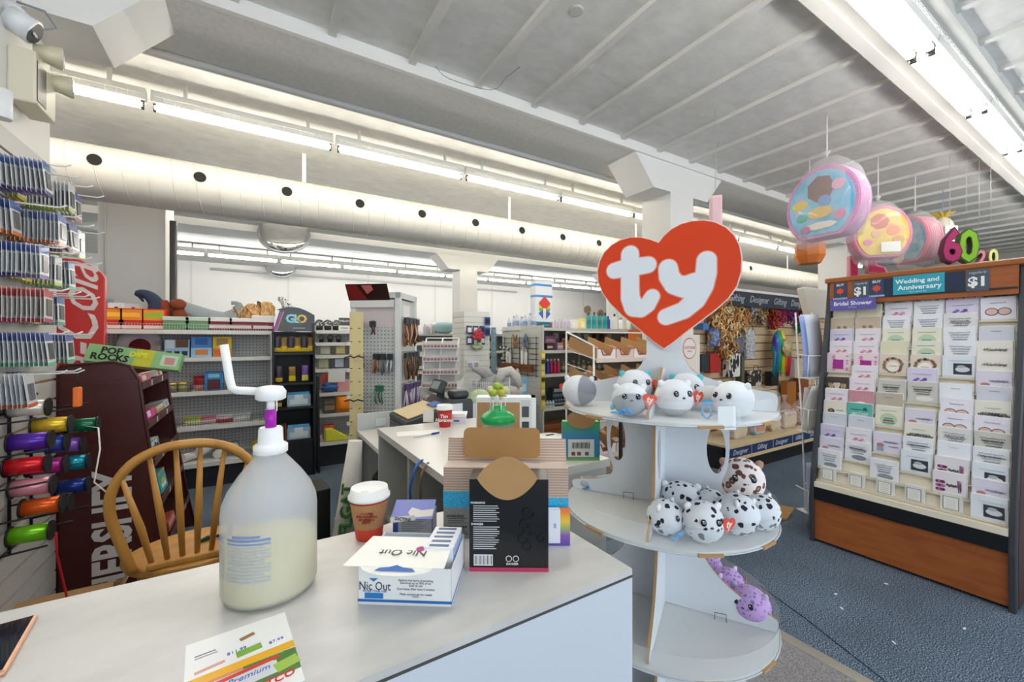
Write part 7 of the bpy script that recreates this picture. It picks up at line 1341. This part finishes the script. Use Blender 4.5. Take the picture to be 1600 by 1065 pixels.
def bowc(label, px, py, r, cols, n, dy=0.08, seed=1, strands=0):
    t = thing('bow_cluster', label, 'bow', gwp(px, zat(px, py, gwy - dy), dy), 0, 'bows on the tan slatwall'); q = MB(); r2 = random.Random(seed)
    for k in range(n):
        a_ = r2.uniform(0, 2 * PI); rr_ = r * math.sqrt(r2.random()); c_ = Vector((rr_ * math.cos(a_), r2.uniform(-0.05, 0.04), rr_ * math.sin(a_) * 1.4)); b_ = r2.uniform(0, PI); e = 0.042
        q.tube([c_ + Vector((e * math.cos(b_ + x), 0.4 * e * math.sin(2 * x), e * math.sin(b_ + x))) for x in (0, 1.3, 2.6, 3.9, 5.2)], 0.011, 4, k % len(cols), True, 0.4)
    for k in range(strands):
        x = r2.uniform(-r, r); q.tube([(x, 0, 0), (x + r2.uniform(-0.03, 0.03), 0, -r * 1.5), (x + r2.uniform(-0.03, 0.03), 0, -r * 2.3)], 0.006, 4, k % len(cols))
    q.build('loops', [M(c, 0.3, 0.2) for c in cols], t); MB().tube([(0, 0.02, 0), (0, dy, 0)], 0.004, 5).build('hook', M('c8c8c8'), t)
gold = ['e8b878', 'd09850', 'f0d8a8', '9a6438']
bowc('golden bow cluster at the top beside the heart sign', 1120, 482, 0.16, gold, 90, seed=2); bowc('second golden bow cluster under the script header', 1143, 480, 0.15, gold, 80, seed=3); bowc('big lower golden bow cluster', 1132, 515, 0.25, gold, 170, 0.12, 4); bowc('silver bow at the left of the top row', 1172, 478, 0.07, ['c4c8cc', '8a8c90'], 24, seed=5); bowc('brown and cream bow in the top row', 1186, 488, 0.12, ['5a3a28', 'd8c4a0', 'b89868'], 46, seed=6); bowc('rusty orange bow in the top row', 1204, 484, 0.06, ['a8501c', '8a3a18'], 20, seed=7); bowc('crimson bow in the top row', 1216, 488, 0.13, ['a8204a', '7a1838', 'c04a6a'], 44, seed=8); bowc('small violet bow in the top row', 1236, 492, 0.09, ['6a3a8a', '8a2a5a'], 24, seed=9); bowc('red bow near the paper rack', 1254, 490, 0.13, ['a01f2a', '7a1f3a', 'c0484a'], 44, seed=10); bowc('green bow beside the paper rack', 1250, 512, 0.06, ['2a7a4a', '2a9a5a'], 16, seed=11)
bowc('gold and white bow cluster under the silver bow', 1160, 500, 0.1, gold, 40, seed=12); bowc('plum bow cluster right of the crimson bow', 1228, 484, 0.1, ['8a2a5a', 'b04a7a', '5a1f4a'], 40, seed=13); bowc('scarlet bow cluster beside the rusty bow', 1209, 500, 0.1, ['b02a2a', 'c85a3a', '8a2038'], 40, seed=14)
# rainbow streamer
v = gwp(1218, zat(1218, 545, gwy - 0.15), 0.15); rs = thing('rainbow_wreath', 'rainbow streamer hoop with bright centre on the tan slatwall', 'streamer', v); q = MB(); rb_ = ['b02a6a', 'd83a2a', 'e8882a', 'e8d03a', '4aa84a', '2a7ab8', '3a3a9a', '1f8a8a']
for k in range(40):
    a_ = PI * k / 39; c_ = (0.17 * math.cos(PI - a_), 0.24 * math.sin(a_)); ci = (k * 8 // 40)
    q.tube([(c_[0], 0, c_[1]), (c_[0] * 1.15, -0.04, c_[1] - 0.12), (c_[0] * (1.1 + 0.1 * (k % 3)), -0.02, -0.24 - 0.04 * (k % 4))], [0.018, 0.016, 0.006], 5, (7 - ci))
q.build('streamers', [M(c, 0.4) for c in rb_], rs); q = MB(); q.at((0.05, -0.05, 0.02), 0, PI / 2); q.lathe([(0.001, 0), (0.11, 0), (0.12, 0.03), (0.001, 0.03)], 24); q.build('disc', noise_ramp('confetti_disc', 22, [(0.35, 'c84a8a'), (0.5, 'e8d04a'), (0.62, '4ab0c8')], 0.5), rs); MB().tube([(0, 0, 0.22), (0, 0.15, 0.24)], 0.004, 5).build('hook', M('c8c8c8'), rs)
# wrapped goods on the deck
wr = [('white flowered wrapped gift on the deck behind the stand', 1148, 'c4b4a8', 0.26), ('blue and orange wrapped gift on the deck', 1178, '6a9cb8', 0.24), ('amber wrapped gift on the deck', 1203, 'b08a4a', 0.22), ('pinkish clear wrapped basket on the deck', 1226, 'c49a84', 0.3), ('brown wrapped gift at the right of the deck', 1250, '9a6238', 0.26)]
for lab, px, c, w_ in wr:
    v = at(px, Y=gwy - 0.3); t = thing('wrapped_gift', lab, 'gift', (v.x, gwy - 0.3, 0.32), 0, 'wrapped gifts on the deck'); MB().box(-w_ / 2, w_ / 2, -0.08, 0.06, 0, 0.2).build('gift_body', noise_ramp('gift_' + c, 12, [(0.35, c), (0.55, 'd8cfc4'), (0.68, '8a5a44')], 0.4), t, bev=0.02); MB().box(-w_ / 2 + 0.03, w_ / 2 - 0.04, -0.083, -0.08, 0.04, 0.15).build('gift_print', M('d07a3a' if 'blue' in lab else 'd8c8a8', 0.4), t); q = MB(); q.rings([[(w_ / 2 * s_ * math.cos(2 * PI * j / 12), 0.1 * s_ * math.sin(2 * PI * j / 12) * (1 + 0.1 * (j % 2)), z) for j in range(12)] for s_, z in ((1.05, 0.0), (1.12, 0.15), (0.7, 0.26), (0.12, 0.32), (0.3, 0.4))], 0, True, True, False, False); q.build('cellophane', clear('cellophane', 'fffaf2', 0.82, 0.06), t)
# ------------------------------------------------------------------ bakery rack (faces -Y)
bkx, bky = 2.32, 2.72; bkr = thing('bakery_rack', 'white wire bakery rack with tilted bread trays behind the display stand', 'rack', (bkx, bky, 0)); BL = 1.3
q = MB()
for x in (0, BL):
    for y in (-0.2, 0.15): q.tube([(x, y, 0), (x, y + 0.0, 1.36 + (0.12 if y > 0 else 0))], 0.008, 6)
    for k in range(9): q.tube([(x, -0.2, 0.3 + 0.12 * k), (x, 0.15, 0.36 + 0.12 * k)], 0.004, 5)
    q.tube([(x, -0.2, 1.36), (x, 0.15, 1.48)], 0.008, 6)
q.tube([(0, 0.15, 1.48), (BL, 0.15, 1.48)], 0.008, 6); q.build('wire_frame', ww, bkr)
for k, z in enumerate((1.24, 0.98, 0.72, 0.46, 0.2)):
    q = MB(); q.prism([(-0.22, z), (0.15, z + 0.1), (0.15, z + 0.11), (-0.22, z + 0.01)], 0, BL, axis='x'); o = q.build('shelf', M('c9a07a', 0.5), bkr); MB().box(0, BL, -0.232, -0.22, z - 0.015, z + 0.02).build('price_rail', M('d8c8b8', 0.4), o)
    for j in range(6):
        x0 = 0.02 + 0.21 * j; q = MB(); sc = [(x0, z + 0.01), (x0 + 0.2, z + 0.01), (x0 + 0.2, z + 0.1), (x0 + 0.165, z + 0.1), (x0 + 0.14, z + 0.045), (x0 + 0.06, z + 0.045), (x0 + 0.035, z + 0.1), (x0, z + 0.1)]
        q.prism(sc[::-1], -0.222, -0.216); fr_ = q.build('tray_front', M('e6dcd2' if j % 2 == 0 else 'd8c0b4', 0.5), bkr); MB().tube([(a_, -0.223, b_) for a_, b_ in sc[2:]], 0.005, 5).build('red_trim', M('a8323a', 0.5), fr_)
        q = MB(); q.prism([(-0.216, z + 0.015), (-0.216, z + 0.1), (0.12, z + 0.2), (0.14, z + 0.11)], x0 - 0.006, x0 + 0.004, axis='x'); q.build('tray_side', kraft, bkr)
BC = ['c87a2a', 'a85a22', 'd89a4a', 'b8742c']
bm_ = [pillow_mesh(0.14, 0.17, 0.07, [M(c, 0.35), M('e8dcc8', 0.35)], 0.35) for c in BC]
for k, z in enumerate((1.24, 0.98, 0.72, 0.46)):
    for j in range(6): tag(inst(bm_[(j + k) % 4], 'pastry_bag', None, (bkx + 0.12 + 0.21 * j, bky - 0.15, z + 0.05), (R(-70), 0, 0)), 'golden pastry bag on the %s bakery tier, %s from left' % (ORD[k], OC[j]), 'pastry', 'pastry bags')
sgn = thing('bakery_sign', 'white board with red oval lettering at the right of the bakery rack', 'sign', (bkx + BL - 0.13, bky - 0.235, 1.0)); MB().box(-0.16, 0.16, -0.004, 0.0, 0, 0.46).build('board', M('e6ddd0', 0.5), sgn); MB().at((0, -0.0045, 0.33), 0, PI / 2).lathe([(0.001, 0), (0.1, 0), (0.1, 0.001)], 28).build('oval', M('c43a34', 0.5), sgn); MB().at((0, -0.0055, 0.33), 0, PI / 2).lathe([(0.001, 0), (0.092, 0), (0.092, 0.001)], 28).build('oval', M('ece4da', 0.5), sgn)
text('COTTAGE', 0.035, M('c43a34'), sgn, (0, -0.0068, 0.335), bold=0.02); text('bakery', 0.025, M('c43a34'), sgn, (0, -0.0068, 0.305), shear=0.3); text('fresh', 0.07, M('b8302c'), sgn, (0, -0.0045, 0.1), shear=0.3, bold=0.02)
q = MB(); q.sph((0, 0, 0), (0.09, 0.05, 0.03), 10); q.sph((0.1, 0, -0.02), (0.05, 0.04, 0.025), 8); tag(q.build('green_tag', M('6ad84a', 0.5), None, (bkx + 0.82, bky - 0.24, 1.2)), 'bright green tag on the upper bakery shelf edge', 'tag')
for i, px in enumerate((935, 972)):
    q = MB(); q.sph((0, 0, 0), (0.1, 0.08, 0.1), 12); q.sph((0.05 * (i * 2 - 1), 0, 0.08), (0.04, 0.03, 0.06), 8); v = at(px, d=2.95); tag(q.build('black_bag', M('17171a', 0.9), None, (v.x, v.y, 1.02)), ['left', 'right'][i] + ' black soft bag lying before the bakery trays', 'bag', 'black soft bags')
sg3 = MB().box(-0.14, 0.14, -0.003, 0, 0, 0.25).build('orange_poster', M('e0803a', 0.5), None, (4.75, 4.287, 1.32)); tag(sg3, 'orange poster above the bakery trays beside the heart sign', 'poster')
stl = thing('low_stand', 'low black table in front of the bakery rack', 'table', (2.62, 2.32, 0)); MB().box(-0.36, 0.36, -0.14, 0.14, 0.88, 0.91).build('table_top', black, stl)
for sx in (-0.33, 0.33):
    for sy in (-0.12, 0.12): MB().box(sx - 0.01, sx + 0.01, sy - 0.01, sy + 0.01, 0, 0.88).build('leg', black, stl)
# ------------------------------------------------------------------ hanging pinatas and numerals
def pinata(label, px, d, z0, z1, rz, face, edge, seed, motif):
    v = at(px, d=d); h_ = z1 - z0; r = h_ * 0.5; t = thing('hanging_pinata', label, 'pinata', (v.x, v.y, z0), rz, 'round pinatas')
    pl = [(r * 0.86 * math.cos(a_), r + r * math.sin(a_)) for a_ in [R(-58 + 296 * i / 26) for i in range(27)]]
    pl = [(x, max(0.0, z)) for x, z in pl]; q = MB(); q.prism(pl[::-1], -0.09, 0.09); q.build('pinata_body', M(edge, 0.8, bump=0.5, bscale=60), t)
    for k in range(-3, 4):
        q = MB(); q.tube([(x * 1.012, 0.024 * k, r + (z - r) * 1.012) for x, z in pl], 0.011, 5); q.build('paper_frill', M(edge, 0.85, var=0.1, vscale=40), t)
    fp = [(x * 0.9, r + (z - r) * 0.9) for x, z in pl]; q = MB(); q.prism(fp[::-1], -0.097, -0.09); f_ = q.build('picture_face', face, t); r2 = random.Random(seed)
    for k, (c, sx, sz, cx, cz) in enumerate(motif): q = MB(); q.at((cx * r, -0.097, r + cz * r), 0, PI / 2); q.lathe([(0.001, 0), (r, 0), (r, 0.002 + 0.001 * k)], 7 + 5 * (k % 3)); q.v = [Vector((cx * r + (p_.x - cx * r) * sx, p_.y, r + cz * r + (p_.z - r - cz * r) * sz)) for p_ in q.v]; q.build('picture', M(c, 0.5), f_)
    q = MB(); K = 28; rings = []
    for zz, s_ in ((-0.04, 0.55), (0.0, 0.8), (0.25, 1.04), (0.6, 1.07), (0.9, 0.86), (1.05, 0.55), (1.13, 0.3), (1.16, 0.05), (1.24, 0.12)):
        rings.append([(r * 0.88 * s_ * math.cos(2 * PI * j / K) * (1 + r2.uniform(-0.03, 0.03)), 0.14 * min(1, s_) * math.sin(2 * PI * j / K) * (1 + r2.uniform(-0.12, 0.12)), h_ * zz) for j in range(K)])
    q.rings(rings, 0, True, True, False, False); q.build('plastic_wrap', clear('pinata_wrap', 'fdfdfb', 0.78, 0.08), t)
    MB().tube([(0, 0, h_ * 1.15), (0, 0, ZC - z0)], 0.005, 6).build('string', M('ece6e0'), t); return t
blue_face = noise_ramp('blue_party_print', 9, [(0.35, '5ab4dc'), (0.6, '8acbe8'), (0.75, 'd8a0c8')], 0.5); yel_face = noise_ramp('yellow_party_print', 9, [(0.35, 'e8b83a'), (0.6, 'e8d05a'), (0.72, 'd8743a')], 0.5); teal_face = noise_ramp('teal_party_print', 9, [(0.35, '4a8aa8'), (0.6, '8aa8b8'), (0.75, 'c8b08a')], 0.5)
pinata('largest round pinata with blue picture and pink edge in clear wrap', 1292, 3.6, 2.24, 2.89, R(-96), blue_face, 'd8a0c4', 1, [('7a4a3c', 0.34, 0.36, 0.0, 0.42), ('e8c83a', 0.2, 0.13, -0.5, 0.1), ('3ab8a0', 0.13, 0.12, -0.46, -0.25), ('e8a0c0', 0.16, 0.15, 0.42, 0.42), ('e0b84a', 0.3, 0.16, 0.0, -0.2), ('d87aa8', 0.13, 0.13, 0.45, -0.35), ('f0e6d8', 0.42, 0.1, 0.0, -0.55), ('6a9ad0', 0.15, 0.15, 0.1, 0.08), ('c86a98', 0.12, 0.1, -0.35, -0.6)])
pinata('yellow pictured pinata with pink edge and price note in clear wrap', 1372, 4.35, 2.22, 2.78, R(-50), yel_face, 'd88aa0', 2, [('c8684a', 0.3, 0.3, -0.1, 0.45), ('e88a4a', 0.2, 0.2, 0.3, 0.1), ('e8d83a', 0.2, 0.2, 0.1, -0.55), ('d87aa0', 0.15, 0.12, -0.45, -0.3), ('d8a03a', 0.18, 0.15, 0.45, -0.25), ('e0b088', 0.15, 0.15, -0.2, 0.0)])
v = at(1392, 385, d=4.22); pn2 = MB().box(-0.08, 0.08, -0.002, 0, 0, 0.1).build('price_note', M('efece0', 0.5), None, (v.x, v.y, v.z - 0.05), (0, 0, R(-50))); tag(pn2, 'handwritten white price note on the yellow pictured pinata', 'note')
pinata('teal pictured pinata with deep pink edge, third along in clear wrap', 1430, 4.85, 2.28, 2.83, R(-122), teal_face, 'e09aa8', 3, [('6a5040', 0.3, 0.3, -0.3, 0.4), ('3a8a9a', 0.3, 0.2, 0.2, -0.3), ('c8a05a', 0.2, 0.2, -0.3, -0.6)])
def zpx(py, d): return CH + (532.5 - py) * d / FPX
d_ = 5.4; v = at(1473, d=d_); t = thing('pineapple_pinata', 'small white pinata with yellow leaf crown hanging beyond the round ones', 'pinata', (v.x, v.y, zpx(392, d_)), CF); MB().sph((0, 0, 0.28), (0.12, 0.1, 0.16), 14).build('pinata_body', M('d8d2c0', 0.7), t); q = MB()
for k in range(8): a_ = 2 * PI * k / 8; q.tube([(0, 0, 0.4), (0.06 * math.cos(a_), 0.05 * math.sin(a_), 0.47), (0.14 * math.cos(a_), 0.1 * math.sin(a_), 0.5)], [0.02, 0.018, 0.004], 5)
q.build('leaf_crown', M('d8b83a', 0.6), t); MB().box(-0.08, 0.08, -0.11, -0.1, 0.2, 0.3).build('label', M('ece8e4'), t); MB().box(0.0, 0.1, -0.07, -0.06, 0.0, 0.13).build('price_tag', M('e8e0d0'), t); MB().tube([(0, 0, 0.44), (0, 0, ZC - zpx(392, d_))], 0.004, 5).build('string', M('9aa4c8'), t)
def numeral(ch, label, px, d, py0, py1, c, edge, rz=None, string=True, wpx=None):
    v = at(px, d=d); z0 = zpx(py1, d); h_ = (py1 - py0) * d / FPX; t = thing('numeral_pinata', label, 'numeral', (v.x, v.y, z0), CF if rz is None else rz); sz = h_ / 0.70
    a_ = inst(text_mesh(ch, sz, M(edge, 0.8), ext=0.05, bold=0.045), 'numeral_body', t, (0, 0.0, h_ / 2), (PI / 2, 0, 0), (1.0 if ch == '1' else 0.62 if len(ch) == 1 else 0.85, 0.93, 1)); inst(text_mesh(ch, sz * 0.96, M(c, 0.8), ext=0.052, bold=0.025), 'numeral_face', t, (0, -0.006, h_ / 2), (PI / 2, 0, 0), (1.0 if ch == '1' else 0.62 if len(ch) == 1 else 0.85, 0.93, 1))
    if string: MB().tube([(0, 0, h_ * 0.9), (0, 0, ZC - z0)], 0.002, 5).build('string', M('b0aca8'), t)
    return t
numeral('6', 'large maroon number six pinata beyond the card rack', 1484, 4.3, 362, 414, 'a02a5c', '5a1f38', R(-60)); numeral('0', 'large green number zero pinata beside the maroon six', 1510, 4.3, 362, 414, '7fb02a', '4a5a2a', R(-60)); numeral('2', 'small pink number pinata peeking over the card rack', 1530, 4.3, 393, 416, 'd88a94', '8a5a5c', R(-60)); numeral('0', 'small pale yellow zero pinata peeking over the card rack', 1548, 4.3, 391, 416, 'dce08a', '8a6a5c', R(-60))
numeral('15', 'maroon number fifteen pinata below the yellow pictured pinata', 1350, 4.9, 402, 450, 'a8204a', 'd88a94', R(-55)); numeral('1', 'pale pink number one pinata above the heart sign', 1118, 3.5, 312, 372, 'd8b4b8', 'e0c4c4', R(-50))
v = at(1265, d=4.4); t = thing('orange_lantern', 'faceted orange lantern hanging left of the third column', 'lantern', (v.x, v.y, zpx(412, 4.4)), CF); MB().lathe([(0.1, 0), (0.14, 0.08), (0.135, 0.2)], 8, 0, False).build('lantern_body', M('c8702c', 0.6), t); MB().lathe([(0.14, 0.2), (0.11, 0.3), (0.02, 0.36)], 8, cap0=False).build('wrap', clear('lantern_wrap', 'fdfaf4', 0.8, 0.1), t); MB().tube([(0, 0, 0.2), (0, 0, ZC - zpx(412, 4.4))], 0.004, 5).build('string', M('dcd8d0'), t)
# small things on the carpet and ceiling
tag(MB().prism([(-0.14, -0.1), (0.16, -0.02), (0.1, 0.1), (-0.12, 0.12)], 0, 0.012, axis='z').build('cardboard_sheet', M('b08a50', 0.8), None, at(1222, 800, Z=0.0)), 'flat tan cardboard sheet on the carpet right of the stand', 'cardboard')
q = MB(); vv = at(900, 17, Z=ZC - 0.001); q.lathe([(0.03, -0.004), (0.045, -0.004), (0.045, 0.0)], 20); tag(q.build('ceiling_plate', M('c9c7c2', 0.6), None, (vv.x, vv.y, ZC)), 'round cover plate on the ribbed ceiling', 'cover plate')
tag(MB().tube(cat3([(1.08, 2.8, ZC - 0.01), (1.15, 2.72, ZC - 0.12), (1.45, 2.65, ZC - 0.14), (1.55, 2.6, ZC - 0.04), (1.6, 2.5, ZC - 0.005)]), 0.002, 5).build('loose_wire', M('6a6866', 0.5)), 'thin loose wire dangling from the ceiling near the beam edge', 'wire')
for i, (px, py) in enumerate(((1507, 982), (1397, 1004), (1385, 912), (1306, 928), (1315, 950))): tag(MB().box(-0.008, 0.01, -0.004, 0.004, 0, 0.003).build('paper_scrap', M('d8dadc', 0.7), None, at(px, py, Z=0.0), (0, 0, i)), 'tiny white paper scrap on the blue carpet, %s' % ['near the right edge', 'nearest the bottom edge', 'before the wooden drawer', 'left of the others', 'middle one'][i], 'scrap', 'paper scraps')
